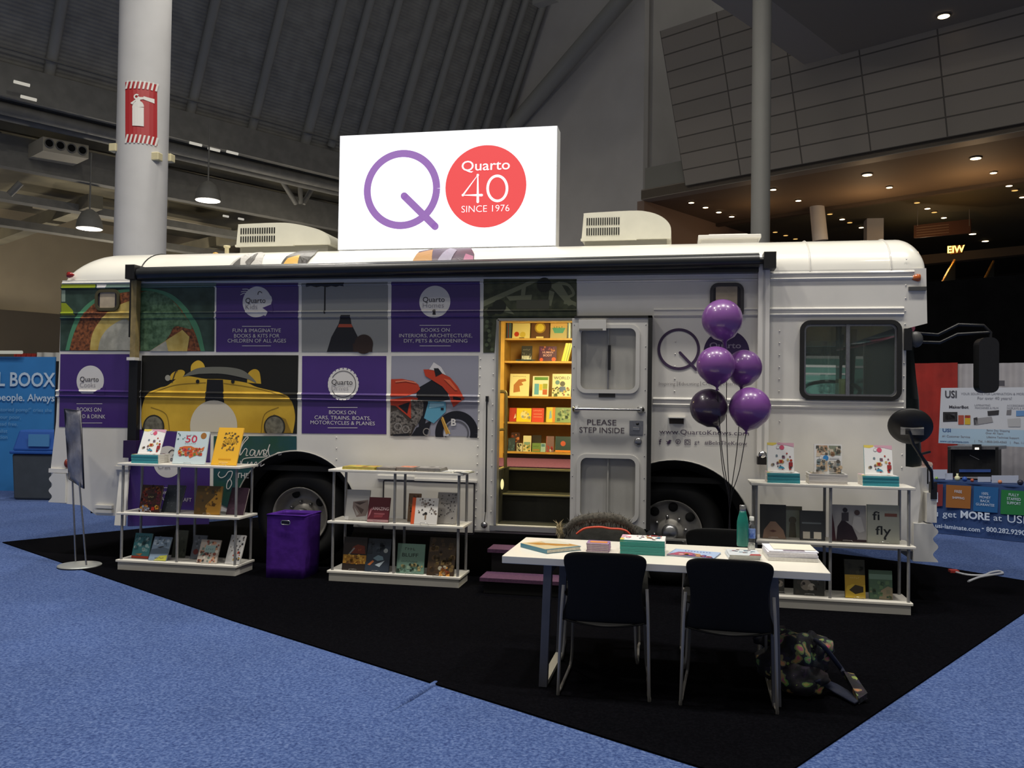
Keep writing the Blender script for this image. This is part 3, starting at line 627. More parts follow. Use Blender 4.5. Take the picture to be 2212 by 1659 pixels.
def wavy(x0, z0, z1, dirx, n=40):
    pts = [(x0, -.03, z0 + (z1 - z0) * i / n) for i in range(n + 1)]
    prof = [(x0 + dirx * (.07 + .02 * math.cos(2 * math.pi * 2.5 * i / n)), z0 + (z1 - z0) * i / n) for i in range(n + 1)]
    mb = MB(); mb.prism([(x0 - dirx * .1, -.025, z1), (x0 - dirx * .1, -.025, z0)] + [(x, -.025, z) for x, z in prof], (0, .5, 0), bxp); return mb
P_ = Pp(2010, 1213), Pp(2010, 1131); wavy(2.06, P_[0][1], P_[1][1], 1).obj('corner_bumper', bus, label='white corrugated bumper end')
P_ = Pp(125, 1085), Pp(125, 1022); wavy(Pp(125, 1085)[0], P_[0][1], P_[1][1], -1).obj('corner_bumper', bus, label='white corrugated rear bumper corner')
mb = MB(); a = Pp(108, 1014); b_ = Pp(157, 1022); mb.box(a[0], b_[0], -.02, .02, b_[1], a[1] + .012, white); mb.obj('trim_strip', bus)
a = Pp(208, 1092); b_ = Pp(245, 1108); mb = MB(); mb.box(a[0], b_[0], -.03, .0, b_[1], b_[1] + .03, white).box(a[0], b_[0], -.03, .0, a[1] - .02, a[1] + .01, white); mb.obj('step_bracket', bus)
a = Pp(2006, 1128); b_ = Pp(2018, 1065); mb = MB(); mb.box(a[0] - .02, b_[0] + .015, -.02, .25, a[1], b_[1], white); mb.obj('front_bracket', bus)
# rear details seen past the left edge
mb = MB(); a = Pp(119, 950); b_ = Pp(128, 780); mb.box(a[0] - .03, b_[0], .02, .2, a[1], b_[1], blackv); mb.obj('rear_window_edge', bus, label='dark edge of the rear window')
mb = MB(); a = Pp(146, 1001); mb.ball((a[0], -.005, a[1]), (.03, .03, .045), ink('7a2a1c'), 12, 8); mb.obj('reflector', bus, label='round red reflector')
# ---- lamps on the body
def marker(px, py, hexc, lab, sx):
    v = onY(px, py); mb = MB(); m_ = mat('lens_' + hexc, hexc, .2, coat=.6)
    T = Matrix.Translation((v.x, -.0, v.z)) @ Matrix.Rotation(R(-90 * sx), 4, 'Y') @ Matrix.Scale(.75, 4, (0, 1, 0))
    mb.lathe([(.0, -.045), (.022, -.02), (.033, .015), (.03, .035), (0, .04)], m_, 14, T); mb.obj('marker_lamp', bus, label=lab)
marker(153, 594, '8e1c1a', 'red marker lamp at the rear roof corner', 1); marker(1978, 600, 'b85a1e', 'amber marker lamp at the front roof corner', -1)
a = Pp(1962, 620); b_ = Pp(2000, 628); mb = MB(); mb.box(a[0], b_[0], -.02, .01, b_[1], a[1], ink('4a4a4a')); mb.obj('trim_strip', bus)
# ---- driver window
def frame_plate(name, x0, z0, x1, z1, w, r, th, y, m, parent, lab=None):
    mb = MB(); mb.plate([rrect(x0 - w, z0 - w, x1 + w, z1 + w, r + w), rrect(x0, z0, x1, z1, r)], lambda x, z, t: (x, y - th + t, z), th, m); return mb.obj(name, parent, label=lab)
wf = frame_plate('driver_window', wx0, wz0, wx1, wz1, .035, .05, .03, .0, rubber, bus, 'driver side window with black rubber surround')
frame_plate('inner_frame', wx0 + .016, wz0 + .016, wx1 - .016, wz1 - .016, .016, .04, .02, .02, steel, wf)
xm = onY(1831, 780).x
MB().box(xm - .015, xm + .015, -.012, .015, wz0, wz1, steel).obj('window_post', wf)
MB().box(wx0, xm, .004, .01, wz0, wz1, glass).obj('pane', wf); MB().box(xm, wx1, .012, .018, wz0, wz1, glass).obj('pane', wf)
# cab contents seen through it
mb = MB(); mb.box(.95, 1.4, .9, 1.4, .98, 1.35, cab).box(.9, 1.05, .9, 1.4, 1.3, 2.02, cab); mb.obj('driver_seat', bus, bevel=.05)
mb = MB(); mb.tube([(1.45, .5, .98), (1.45, .5, 2.5)], .025, blackp, 8).tube([(1.68, 2.0, 1.2), (1.74, 2.0, 2.4)], .03, blackp, 8); mb.obj('cab_pole', bus)
mb = MB(); v = onY(1822, 838, .3); mb.box(v.x - .04, v.x + .035, .3, .305, v.z - .06, v.z + .08, ink('b6c47a')); mb.obj('paper_tag', bus, label='pale green paper tag inside the window')
mb = MB(); c_ = onY(1790, 845, .7); mb.tube([c_ + Vector((.23 * math.cos(a), .1 * math.sin(a), .23 * math.sin(a) * .4)) for a in [2 * math.pi * i / 24 for i in range(24)]], .018, blackp, 8, True); mb.obj('steering_wheel', bus)
# ---- small shaded windows
def porthole(x0, y0, x1, y1, lab, fm_):
    a = Pp(x0, y1); b_ = Pp(x1, y0); f_ = frame_plate('small_window', a[0] + .03, a[1] + .03, b_[0] - .03, b_[1] - .03, .03, .04, .02, -.002, fm_, bus, lab)
    MB().box(a[0] + .025, b_[0] - .025, -.01, -.004, a[1] + .025, b_[1] - .025, mat('curtain', 'b3a48c', .8, noise=.1, scale=10)).obj('curtain', f_)
    MB().box(a[0] + .02, a[0] + .05, -.012, -.003, a[1] + .03, b_[1] - .03, dk).box(b_[0] - .055, b_[0] - .02, -.012, -.003, a[1] + .03, b_[1] - .03, dk).obj('side_shade', f_)
porthole(1533, 611, 1607, 690, 'small window with beige blind above the top balloon', ink('3c3a3c'))
porthole(207, 625, 261, 672, 'small window printed over by the food picture', ink('49442f'))
# ================================================================ printed panels of the wrap
def panel(art, lab): return art.obj('printed_panel', bus, label=lab, drape=drape)
def brand(a, cx, cy, r, name, ty, lines, rule_y, font=13, ls=None, dy=20, fit=None):
    a.disc((cx, cy), r, w2, 1)
    a.words('Quarto', cx - r * .62, cy + ty, 17, dk, 3, .012, -1, fit or r * 1.3); a.words(name, cx - r * .62, cy + ty + 21, 15, grey2, 3, -.014, -1)
    for y in rule_y: a.shape([(cx - 33, y - .8), (cx + 33, y - .8), (cx + 33, y + .8), (cx - 33, y + .8)], w2, 1)
    for i, (t, wd) in enumerate(lines): a.words(t, cx, ls + i * dy, font, w2, 2, -.004, 0, wd)
# row 1: food
crumb = mat('crumb_print', '4a2a1a', .45, noise=.3, scale=34, hex2='9a5a34'); cheese = mat('cheese_print', 'b79a4a', .45, noise=.2, scale=9, hex2='d0b96a')
cream = mat('cream_print', '9c9a8c', .45, noise=.1, scale=12, hex2='b9b6a6'); herb = mat('herb_print', '3f5e40', .45, noise=.4, scale=22, hex2='6d8f6a')
dgreen = mat('dark_green_print', '22352b', .45, noise=.15, scale=5, hex2='3c5248'); rimg = ink('4f8a66'); lime = ink('8d9a22')
a = Art(); c1 = lambda *p: C1(*p)
a.shape([(133, 615), (464, 611), (463, 759), (130, 758)], dgreen, 0)
a.shape([c1(*p) for p in ((530, 452), (820, 452), (820, 486), (530, 486))], lime, 1); a.shape([c1(*p) for p in ((830, 452), (915, 452), (905, 486), (835, 486))], w2, 1)
a.shape([c1(*p) for p in ((915, 452), (1850, 440), (1850, 470), (905, 486))], ink('6f857a'), 1)
a.shape([c1(*p) for p in ((525, 610), (565, 612), (620, 670), (645, 715), (525, 715))], lime, 1); a.shape([c1(*p) for p in ((528, 500), (560, 500), (560, 600), (528, 600))], ink('8a9a8a'), 1)
plate_ = [c1(*p) for p in smooth_pts(((560, 1015), (600, 860), (660, 720), (760, 610), (900, 530), (1080, 490), (1300, 490), (1470, 540), (1600, 660), (1700, 820), (1750, 1022)), 5)]
a.shape(plate_, rimg, 1)
a.shape([c1(*p) for p in smooth_pts(((595, 1015), (630, 880), (700, 730), (800, 620), (940, 548), (1100, 515), (1290, 512), (1440, 565), (1560, 680), (1660, 850), (1715, 1022)), 5)], crumb, 2)
a.shape([c1(*p) for p in smooth_pts(((1200, 520), (1300, 512), (1440, 565), (1560, 690), (1640, 830), (1500, 810), (1440, 900), (1340, 1000), (1200, 1022)), 5)], herb, 3)
a.shape([c1(*p) for p in smooth_pts(((770, 1015), (790, 880), (860, 760), (980, 650), (1120, 590), (1175, 590), (1175, 1015)), 5)], cheese, 3)
a.shape([c1(*p) for p in smooth_pts(((840, 1015), (870, 900), (960, 800), (1100, 760), (1140, 1015)), 5)], cream, 4)
a.shape([c1(*p) for p in ((1280, 1022), (1420, 930), (1560, 840), (1620, 900), (1600, 1022))], cheese, 4)
a.shape([c1(*p) for p in ((1280, 1022), (1420, 935), (1440, 1022))], cream, 5)
panel(a, 'food picture panel: baked dish on a green plate')
# row 1: kids
a = Art(); a.shape([(468, 612), (645, 611), (645, 760), (467, 760)], purple, 0)
c2 = C2
a.disc(c2(412, 330), 31, w2, 1)
a.shape([c2(*p) for p in ((480, 240), (525, 290), (530, 315), (520, 350), (455, 375), (500, 405), (480, 440), (420, 400), (420, 260))], w2, 2)
a.shape([c2(*p) for p in ((455, 375), (530, 345), (540, 410), (498, 405))], purple, 3)
for q in (((300, 232), (340, 232), (350, 245)), ((290, 252), (325, 248), (345, 258)), ((285, 275), (315, 262), (340, 270))): a.stroke([c2(*p) for p in q], 1.6, w2, 2)
a.stroke([c2(*p) for p in ((420, 275), (424, 256), (438, 250), (452, 262))], 1.6, dk, 3)
a.words('Quarto', *c2(325, 338), 10, dk, 4, .0, -1, 43); a.words('Kids', *c2(325, 385), 10, grey2, 4, -.014, -1, 25)
for y in (515, 666): a.shape([c2(298, y), c2(520, y), c2(520, y + 4), c2(298, y + 4)], w2, 1)
for t, y, wd in (('FUN & IMAGINATIVE', 563, 104), ('BOOKS & KITS FOR', 604, 98), ('CHILDREN OF ALL AGES', 642, 126)): a.words(t, *c2(410, y), 7.4, w2, 2, -.004, 0, wd)
panel(a, 'purple panel with a white laughing head and the words Quarto Kids')
# row 1: plain stand-in picture (an umbrella, a bell-shaped jar and a bag)
a = Art(); a.shape([(652, 612), (838, 609), (838, 760), (652, 760)], ink('8f908e'), 0)
um = ink('1d1d22'); a.shape([c2(*p) for p in ((795, 185), (1085, 180), (1080, 210), (1050, 205), (1020, 214), (985, 206), (950, 216), (910, 207), (870, 216), (830, 206), (790, 214))], um, 1)
a.shape([c2(*p) for p in ((930, 205), (942, 205), (940, 420), (928, 420))], um, 1)
a.shape([c2(*p) for p in ((1060, 430), (1130, 430), (1140, 500), (1190, 600), (1230, 715), (950, 715), (985, 600), (1040, 500))], um, 1)
a.shape([c2(*p) for p in ((1045, 500), (1140, 500), (1150, 525), (1035, 525))], ink('a84a34'), 2)
a.disc(c2(1235, 655), 20, ink('33241e'), 3); a.shape([c2(*p) for p in ((1150, 650), (1305, 650), (1300, 715), (1155, 715))], ink('33241e'), 3)
panel(a, 'grey panel with a dark umbrella picture')
# row 1: homes
a = Art(); a.shape([(846, 609), (1037, 608), (1037, 760), (845, 760)], purple, 0); a.disc(c2(1782, 328), 33.5, w2, 1)
a.words('Quarto', *c2(1690, 330), 10.5, dk, 3, .0, -1, 47); a.words('Homes', *c2(1690, 374), 10, grey2, 3, -.014, -1, 45)
a.disc(c2(1779, 400), 3.6, dk, 3, 16); a.shape([c2(*p) for p in ((1772, 405), (1786, 405), (1792, 428), (1765, 428))], dk, 3)
for y in (508, 666): a.shape([c2(1665, y), c2(1905, y), c2(1905, y + 4), c2(1665, y + 4)], w2, 1)
for t, y, wd in (('BOOKS ON', 559, 61), ('INTERIORS, ARCHITECTURE,', 602, 158), ('DIY, PETS & GARDENING', 642, 137)): a.words(t, *c2(1787, y), 7.4, w2, 2, -.004, 0, wd)
panel(a, 'purple panel with the words Quarto Homes')
# row 1: garden picture above the door
hedge = mat('hedge_print', '343a26', .5, noise=.35, scale=14, hex2='4d5238'); path_ = ink('7d8062'); dh = ink('23271c')
a = Art(); a.shape([(1045, 603), (1246, 603), (1246, 688), (1073, 690), (1068, 762), (1044, 762)], hedge, 0)
c3 = C3
for pl in (((120, 240), (390, 125), (440, 125), (120, 275)), ((250, 215), (400, 205), (395, 235), (270, 240)), ((330, 270), (340, 160), (365, 158), (355, 250), (410, 240)), ((500, 150), (560, 130), (640, 260), (610, 270)), ((530, 190), (510, 270), (490, 270), (500, 180)), ((125, 290), (230, 250), (300, 320), (210, 300)), ((580, 215), (655, 250), (655, 275), (590, 240))): a.shape([c3(*p) for p in pl], path_, 1)
for pl in (((310, 236), (500, 233), (500, 290), (310, 290)),): a.shape([c3(*p) for p in pl], ink('555545'), 2)
a.stroke([c3(560, 140), c3(610, 150), c3(640, 200), c3(600, 225), c3(590, 260)], 6, path_, 1)
for p, r in (((470, 150), 16), ((210, 275), 15), ((165, 300), 10)): a.disc(c3(*p), r, dh, 2, 18)
for i in range(14): a.disc((1050 + random.random() * 16, 690 + i * 5), 4, ink('5f6a4c' if i % 2 else '2a301f'), 1, 10)
panel(a, 'garden picture panel above the open doorway')
# row 2: cooks
a = Art(); a.shape([(131, 765), (280, 765), (280, 924), (128, 922)], purple, 0); cc = C1(772, 1275); a.disc(cc, 29.5, w2, 1)
a.shape([C1(*p) for p in ((885, 1330), (865, 1335), (855, 1350), (835, 1352), (825, 1365), (808, 1368), (795, 1400), (900, 1400), (900, 1330))], purple, 2)
a.shape([C1(*p) for p in ((660, 1382), (830, 1382), (830, 1410), (660, 1410))], purple, 2)
a.words('Quarto', *C1(686, 1280), 9.5, dk, 3, .0, -1, 40); a.words('Cooks', *C1(686, 1328), 9.5, grey2, 3, -.014, -1, 33)
for y in (1468, 1632): a.shape([C1(655, y), C1(875, y), C1(875, y + 4), C1(655, y + 4)], w2, 1)
a.words('BOOKS ON', *C1(762, 1536), 7.5, w2, 2, -.004, 0, 52); a.words('FOOD & DRINK', *C1(762, 1594), 7.5, w2, 2, -.004, 0, 70)
panel(a, 'purple panel with the words Quarto Cooks')
# row 2: yellow sports car
yel = mat('yellow_print', 'b9942a', .4, noise=.12, scale=3, hex2='d3ac38'); a = Art(); v0, v1 = onY(303, 929.5), onY(645, 767.5); a.clipz = (v0.x, v0.z, v1.x, v1.z)
a.shape([(303, 768), (645, 767), (645, 945), (307, 940)], ink('16150f'), 0)
a.shape([C1(*p) for p in smooth_pts([(1245, 1720), (1210, 1640), (1215, 1500), (1260, 1390), (1360, 1335), (1430, 1315), (1560, 1235), (1760, 1258), (1905, 1262), (2100, 1290), (2200, 1330), (2420, 1385), (2490, 1450), (2520, 1580), (2500, 1720)], 5)], yel, 1)
a.shape([C1(*p) for p in smooth_pts(((1440, 1270), (1470, 1210), (1540, 1180), (1580, 1200), (1560, 1250)), 5)], yel, 1); a.shape([C1(*p) for p in smooth_pts(((1630, 1210), (1635, 1140), (1690, 1100), (1740, 1130), (1760, 1210)), 5)], yel, 1)
a.shape([C1(*p) for p in smooth_pts(((2110, 1290), (2120, 1210), (2170, 1175), (2215, 1200), (2230, 1300)), 5)], yel, 1)
a.shape([C1(*p) for p in smooth_pts(((1560, 1240), (1620, 1200), (1700, 1165), (1850, 1155), (2000, 1165), (2100, 1200), (2190, 1290), (2100, 1255), (1900, 1215), (1700, 1215)), 5)], ink('6a6a60'), 2)
a.shape([C1(*p) for p in ((1770, 1262), (1905, 1265), (1920, 1560), (1745, 1555))], blackv, 2)
a.disc(C1(1825, 1660), 51, ink('c9c2b2'), 3, 40)
for p in ((1315, 1665), (2345, 1665)):
    a.disc(C1(*p), 23, ink('2c2a22'), 4); a.disc(C1(*p), 20, mat('lamp_print', '6a675a', .2, noise=.3, scale=25), 5)
for q in ([(1300, 1380), (1500, 1310), (1760, 1290)], [(1910, 1295), (2200, 1340), (2440, 1410)], [(1290, 1500), (1420, 1560), (1450, 1720)], [(2380, 1500), (2260, 1560), (2230, 1720)]): a.stroke([C1(*p) for p in q], 1.3, ink('7d6420'), 2, 5)
a.shape([C1(*p) for p in ((1250, 1640), (1320, 1560), (1400, 1640), (1400, 1720), (1230, 1720))], ink('a27f24'), 2); a.shape([C1(*p) for p in ((2260, 1640), (2340, 1560), (2440, 1600), (2490, 1720), (2250, 1720))], ink('8f701f'), 2)
for p in ((1690, 1280), (1990, 1280)): a.disc(C1(*p), 4, blackv, 3, 12)
a.disc(C1(1435, 1250), 6, ink('9a978a'), 3, 12); a.stroke([C1(1470, 1290), C1(1500, 1200), C1(1520, 1190)], 2, dk, 3, 3)
a.shape([(303, 920), (645, 921), (645, 937), (307, 934)], ink('bdb9b2'), 5) if 0 else None
panel(a, 'picture panel of a yellow racing car with a black stripe')
# row 2: drives
a = Art(); a.shape([(653, 769), (835, 769), (835, 938), (652, 936)], purple, 0); cc = c2(1077, 963); a.disc(cc, 33.5, w2, 1, 60)
for i in range(24): 
    an = 2 * math.pi * i / 24; a.disc((cc[0] + 34 * math.cos(an), cc[1] + 34 * math.sin(an)), 1.3, purple, 2, 8)
a.ring(cc, 27, 1.2, dk, 2, a0=-150, a1=150)
a.words('Quarto', *c2(988, 966), 10.5, dk, 4, .0, -1, 45); a.words('Drives', *c2(988, 1010), 10, grey2, 4, -.014, -1, 36)
for y in (1140, 1297): a.shape([c2(957, y), c2(1187, y), c2(1187, y + 4), c2(957, y + 4)], w2, 1)
for t, y, wd in (('BOOKS ON', 1194, 58), ('CARS, TRAINS, BOATS,', 1236, 121), ('MOTORCYCLES & PLANES', 1275, 139)): a.words(t, *c2(1071, y), 7.4, w2, 2, -.004, 0, wd)
panel(a, 'purple panel with a white tyre disc and the words Quarto Drives')
# row 2: motorcycle
a = Art(); v0, v1 = onY(843, 941.5), onY(1034, 768.5); a.clipz = (v0.x, v0.z, v1.x, v1.z); a.shape([(843, 769), (1036, 768), (1033, 943), (842, 940)], ink('8f8f9c'), 0)
rd = ink('b33a20'); bk = ink('15151a')
wc = c2(1950, 1340); a.ring(wc, 38, 17, bk, 1, a0=0, a1=360); a.ring(wc, 25, 3, ink('55555c'), 2)
a.shape([(985, 943), (1036, 943), (1036, 990), (985, 990)], white, 3) if 0 else None
for pl, m_, l in (([(1440, 1100), (1440, 1360), (1600, 1360), (1650, 1250), (1640, 1130)], ink('3b332c'), 1), ([(1640, 1000), (1760, 930), (1860, 980), (1900, 1080), (1740, 1120), (1700, 1300), (1660, 1300)], bk, 1),
                  ([(1440, 925), (1530, 922), (1620, 940), (1655, 965), (1670, 1000), (1640, 1030), (1560, 1055), (1440, 1060)], rd, 2), ([(1440, 1080), (1600, 1060), (1655, 1070), (1600, 1230), (1480, 1130), (1440, 1125)], rd, 2), ([(1500, 1130), (1590, 1100), (1570, 1190)], bk, 3),
                  ([(1695, 850), (1780, 848), (1900, 910), (1960, 980), (2012, 1075), (1925, 1140), (1890, 1040), (1840, 980), (1760, 930), (1710, 900)], rd, 3), ([(1740, 850), (1775, 795), (1830, 830), (1870, 895), (1800, 860)], ink('c9c6c8'), 4), ([(1775, 840), (1810, 840), (1840, 880), (1790, 905)], bk, 4),
                  ([(1925, 1055), (1985, 1070), (1990, 1090), (1925, 1080)], bk, 4),
                  ([(1735, 1095), (1868, 1100), (1868, 1175), (1775, 1265), (1700, 1225)], ink('5a9ab4'), 4), ([(1745, 1105), (1855, 1108), (1855, 1130), (1740, 1150)], ink('8ab9cc'), 5), ([(1830, 1145), (1852, 1145), (1852, 1162), (1830, 1162)], bk, 6),
                  ([(1830, 1230), (1850, 1215), (1895, 1340), (1870, 1350)], ink('b98a3a'), 5), ([(1860, 1300), (1900, 1320), (1890, 1362), (1850, 1362)], ink('b8b8bc'), 4), ([(1640, 1300), (1760, 1240), (1720, 1362), (1600, 1362)], bk, 3), ([(1460, 1362), (1520, 1280), (1590, 1362)], bk, 3)):
    a.shape([c2(*p) for p in pl], m_, l)
eng = mat('engine_print', '2a2624', .4, noise=.4, scale=60, hex2='7a746e')
a.shape([c2(*p) for p in ((1600, 1080), (1700, 1090), (1690, 1200), (1640, 1290), (1600, 1240))], eng, 3); a.shape([c2(*p) for p in ((1440, 1180), (1500, 1160), (1570, 1240), (1620, 1260), (1600, 1340), (1440, 1350))], eng, 3)
a.shape([c2(*p) for p in ((1480, 940), (1560, 932), (1640, 950), (1640, 958), (1560, 942), (1480, 950))], ink('d8785a'), 4); a.shape([c2(*p) for p in ((1850, 920), (1900, 930), (1960, 1010), (1940, 1010))], ink('d2603c'), 5)
for p in ((1500, 1290), (1560, 1310), (1720, 1330)): a.ring(c2(*p), 7, 2, ink('8a8682'), 4, 20)
a.stroke([c2(1840, 1215), c2(1900, 1345)], 2, ink('e0b860'), 6, 0)
a.words('B', *c2(1928, 1282), 14, w2, 5, .03)
panel(a, 'picture panel of a red racing motorcycle')
# row 3: craft and lettering
a = Art(); a.shape([(279, 926), (455, 938), (452, 1132), (276, 1137)], purple, 0)
a.disc(S5(1160, 500), 31, w2, 1); a.words('Quarto', S5(1130, 0)[0], 996, 9, dk, 3, .014, 0, 38); a.words('Craft', S5(1130, 0)[0], 1013, 9, grey2, 3, 0)
a.words('BOOKS ON', *S5(1145, 800), 7, w2, 2, -.004, 0, 52); a.words('PAPER & CRAFT', *S5(1230, 860), 7, w2, 2, -.004, 0, 70)
a.shape([S5(*p) for p in ((1110, 735), (1200, 735), (1200, 740), (1110, 740))], w2, 1)
a.stroke([(365, 978), (372, 972), (380, 976), (374, 984)], 2, dk, 3)
panel(a, 'purple panel with the words Quarto Craft behind the left display shelf')
a = Art(); teal = mat('green_print', '1f4a3c', .42, noise=.15, scale=5, hex2='1f4a52')
arc = circ(AX, AZ, AR + .012, 20, a0=176, a1=92)
l0 = onY(462, 942); r0 = onY(641, 942); r1 = onY(641, 975)
a.world([(l0.x, l0.z), (l0.x + .01, .62)] + [p for p in arc if p[0] < r1.x - .01] + [(r1.x, AZ + math.sqrt(max(0, (AR + .012) ** 2 - (r1.x - AX) ** 2))), (r0.x, r0.z)], teal, 0)
W5 = crop(540, 960, 5.53); s5 = S5
for pts in ([s5(*p) for p in ((1815, 430), (1850, 340), (1900, 280), (1880, 275), (1840, 340), (1825, 440), (1870, 380), (1890, 390), (1880, 440), (1900, 440))], [s5(*p) for p in ((1960, 395), (1930, 390), (1915, 430), (1940, 440), (1965, 395), (1960, 440), (1980, 440), (2000, 390), (2005, 440), (2030, 395), (2045, 400), (2040, 440), (2070, 435))],
            [W5(*p) for p in ((200, 80), (180, 60), (165, 90), (185, 115), (205, 90), (235, 20), (240, 0), (225, 50), (230, 120), (262, 145), (330, 100), (370, 95), (375, 120), (340, 125))],
            [s5(*p) for p in ((1830, 490), (1838, 560), (1850, 480), (1930, 460), (2050, 455), (2080, 440))], [s5(*p) for p in ((1900, 500), (1890, 540), (1910, 540), (1935, 500), (1940, 540), (1975, 500), (1985, 545), (2020, 500), (2015, 540), (2050, 520))],
            [s5(*p) for p in ((1640, 590), (1625, 620), (1650, 645), (1690, 630), (1720, 590), (1755, 590), (1745, 640), (1710, 690), (1705, 740), (1725, 745), (1750, 700), (1735, 660), (1710, 680))]):
    a.stroke(pts, 1.8, w2, 2, 4)
a.words('THE', *s5(1850, 648), 10, w2, 2, .01)
panel(a, 'dark green panel with white brush lettering by the rear wheel arch')
# right side lettering and discs
a = Art(); lg = mat('lettering_plum', '43324f', .45); c4 = C4
a.ring(c4(288, 852), 43, 6, lg, 1); a.stroke([c4(298, 878), c4(415, 1000)], 6, lg, 2, 0)
for p in (c4(298, 878), c4(415, 1000)): a.disc(p, 3, lg, 2, 14)
panel(a, 'large outlined letter Q printed right of the door')
a = Art(); a.disc((1569, 761), 49.5, mat('disc_plum', '32224a', .4), 1, 60); a.words('Quarto', *c4(625, 845), 12.5, mat('disc_lettering', '7d7488', .45), 2, .012, 0, 68)
panel(a, 'dark plum disc with the word Quarto behind the balloons')
gl = mat('lettering_grey', '5d5660', .45); t_ = crop(1400, 680, 5.186)
for s_, x, w_ in (('Inspiring', 122, 35), ('Educating', 345, 43), ('Creating', 608, 40), ('Entertaining', 838, 52)): a = Art(); a.words(s_, *t_(x, 788), 7, gl, 1, -.012, -1, w_); panel(a, 'slogan word %s below the large Q' % s_)
for x in (326, 588, 818): a = Art(); a.shape([t_(x - 2, 745), t_(x + 2, 745), t_(x + 2, 800), t_(x - 2, 800)], gl, 1); panel(a, 'thin bar between the slogan words')
a = Art(); a.words('www.QuartoKnows.com', *t_(125, 1332), 10, lg, 1, -.004, -1, 190); panel(a, 'web address lettering below the side lamp')
a = Art(); a.words('#BeInTheKnow', *t_(632, 1452), 8.5, lg, 1, -.004, -1, 91); panel(a, 'hashtag lettering behind the balloon ribbons')
a = Art(); a.words('f', *t_(135, 1450), 11, lg, 1, .02); panel(a, 'letter f icon')
a = Art(); a.words('P', *t_(335, 1446), 7, lg, 2, .01); a.ring(t_(335, 1420), 5, 1.2, lg, 1, 20); panel(a, 'round letter p icon')
a = Art(); a.words('g+', *t_(548, 1446), 8, lg, 1, .0); panel(a, 'g plus icon')
a = Art(); a.ring(t_(440, 1426), 3.6, 1.2, lg, 2, 16)
for q in ribbon([t_(412, 1400), t_(472, 1400), t_(472, 1455), t_(412, 1455), t_(412, 1400)], 1.4): a.shape(q, lg, 1)
panel(a, 'camera icon')
a = Art(); a.shape([t_(*p) for p in ((200, 1412), (222, 1420), (238, 1400), (252, 1402), (262, 1408), (252, 1420), (246, 1440), (222, 1450), (202, 1444), (218, 1438))], lg, 1); panel(a, 'small bird icon')
# ================================================================ bus fittings
# open door folded flat on the bus side
DY = -.10
dp = lambda px, py: onY(px, py, DY)
grey_d = mat('door_paint', 'c4c2bd', .38, coat=.3, noise=.03, scale=4)
d0 = dp(1236, 700).x; d1 = dp(1398, 900).x; dz0 = dp(1300, 1139).z; dz1 = dp(1300, 687).z
c3d = lambda x, y: (lambda v: (v.x, v.z))(onY(*C3(x, y), DY))
W1 = c3d(665, 765) + c3d(1015, 385); W2 = c3d(662, 1505) + c3d(1012, 1140)
hole = lambda w: rrect(w[0], w[1], w[2], w[3], .07)
door = MB(); door.plate([[(d0, dz0), (d1, dz0), (d1, dz1), (d0, dz1)], hole(W1), hole(W2)], lambda x, z, t: (x, DY + t, z), .05, grey_d)
for i in range(10):
    z = dz0 + .06 + (dz1 - dz0 - .12) * i / 9
    for x in (d0 + .02, d1 - .02): door.ball((x, DY, z), .005, steel, 6, 4)
for t_, px, py, wd in (('PLEASE', *C3(802, 958), 63), ('STEP INSIDE', *C3(802, 1003), 97)):
    v = dp(px, py); k = (dp(px + 1, py) - v).x; sz = 11.8 * k / .69; vs, _ = text2d(t_, .004); sx = wd * k / ((max(q[0] for q in vs) - min(q[0] for q in vs)) * sz)
    door.text(t_, lambda u, w: Vector((v.x + u * sx, DY - .002, v.z + w)), sz, mat('lettering_door', '4a4048', .45), .004)
door = door.obj('entry_door', bus, label='open grey entry door folded against the bus side')
MB().box(d1, d1 + .035, -.11, 0, dz0 - .01, dz1 + .02, rubber).box(d0 + .02, d1 + .035, -.11, 0, dz1, dz1 + .02, rubber).obj('door_gap_shade', bus)  # dark strips stand in for the shade around the folded door
back = mat('door_pane', 'a5a39d', .25, coat=.4, noise=.05, scale=4)
for w in (W1, W2):
    f_ = MB(); f_.plate([rrect(w[0] - .012, w[1] - .012, w[2] + .012, w[3] + .012, .08), rrect(w[0] + .022, w[1] + .022, w[2] - .022, w[3] - .022, .055)], lambda x, z, t: (x, DY - .012 + t, z), .014, grey_d); f_ = f_.obj('door_window_frame', door)
    MB().box(w[0], w[2], DY + .03, DY + .036, w[1], w[3], back).obj('door_pane', door)
    xm = (w[0] + w[2]) / 2; MB().box(xm - .006, xm + .006, DY + .012, DY + .03, w[1], w[3], steel if w is W1 else back).obj('pane_divider', door)
xl = c3d(845, 640); MB().box(xl[0] - .012, xl[0] + .012, DY - .004, DY + .012, xl[1], xl[1] + .22, blackp).obj('window_latch', door)
h0 = onY(*C3(650, 865), DY - .06); h1 = onY(*C3(1025, 870), DY - .06)
mb = MB(); mb.tube([h0, h1], .012, chrome, 10)
for p in (h0, h1): mb.lathe([(.034, -.0), (.034, .012), (.016, .02), (.014, .06)], chrome, 16, Matrix.Translation((p.x, DY, p.z)) @ Matrix.Rotation(R(90), 4, 'X'))
mb.obj('grab_bar', door, label='chrome grab bar across the door')
a = c3d(962, 1016); b_ = c3d(1042, 932); mb = MB(); mb.box(a[0], b_[0], DY - .008, DY, a[1], b_[1], steel); mb.box(a[0] + .03, b_[0] - .03, DY - .02, DY - .008, a[1] + .04, a[1] + .07, chrome); mb.ball(((a[0] + b_[0]) / 2 + .01, DY - .008, b_[1] - .03), (.016, .01, .012), blackp, 10, 6); mb.obj('lock_plate', door, bevel=.004)
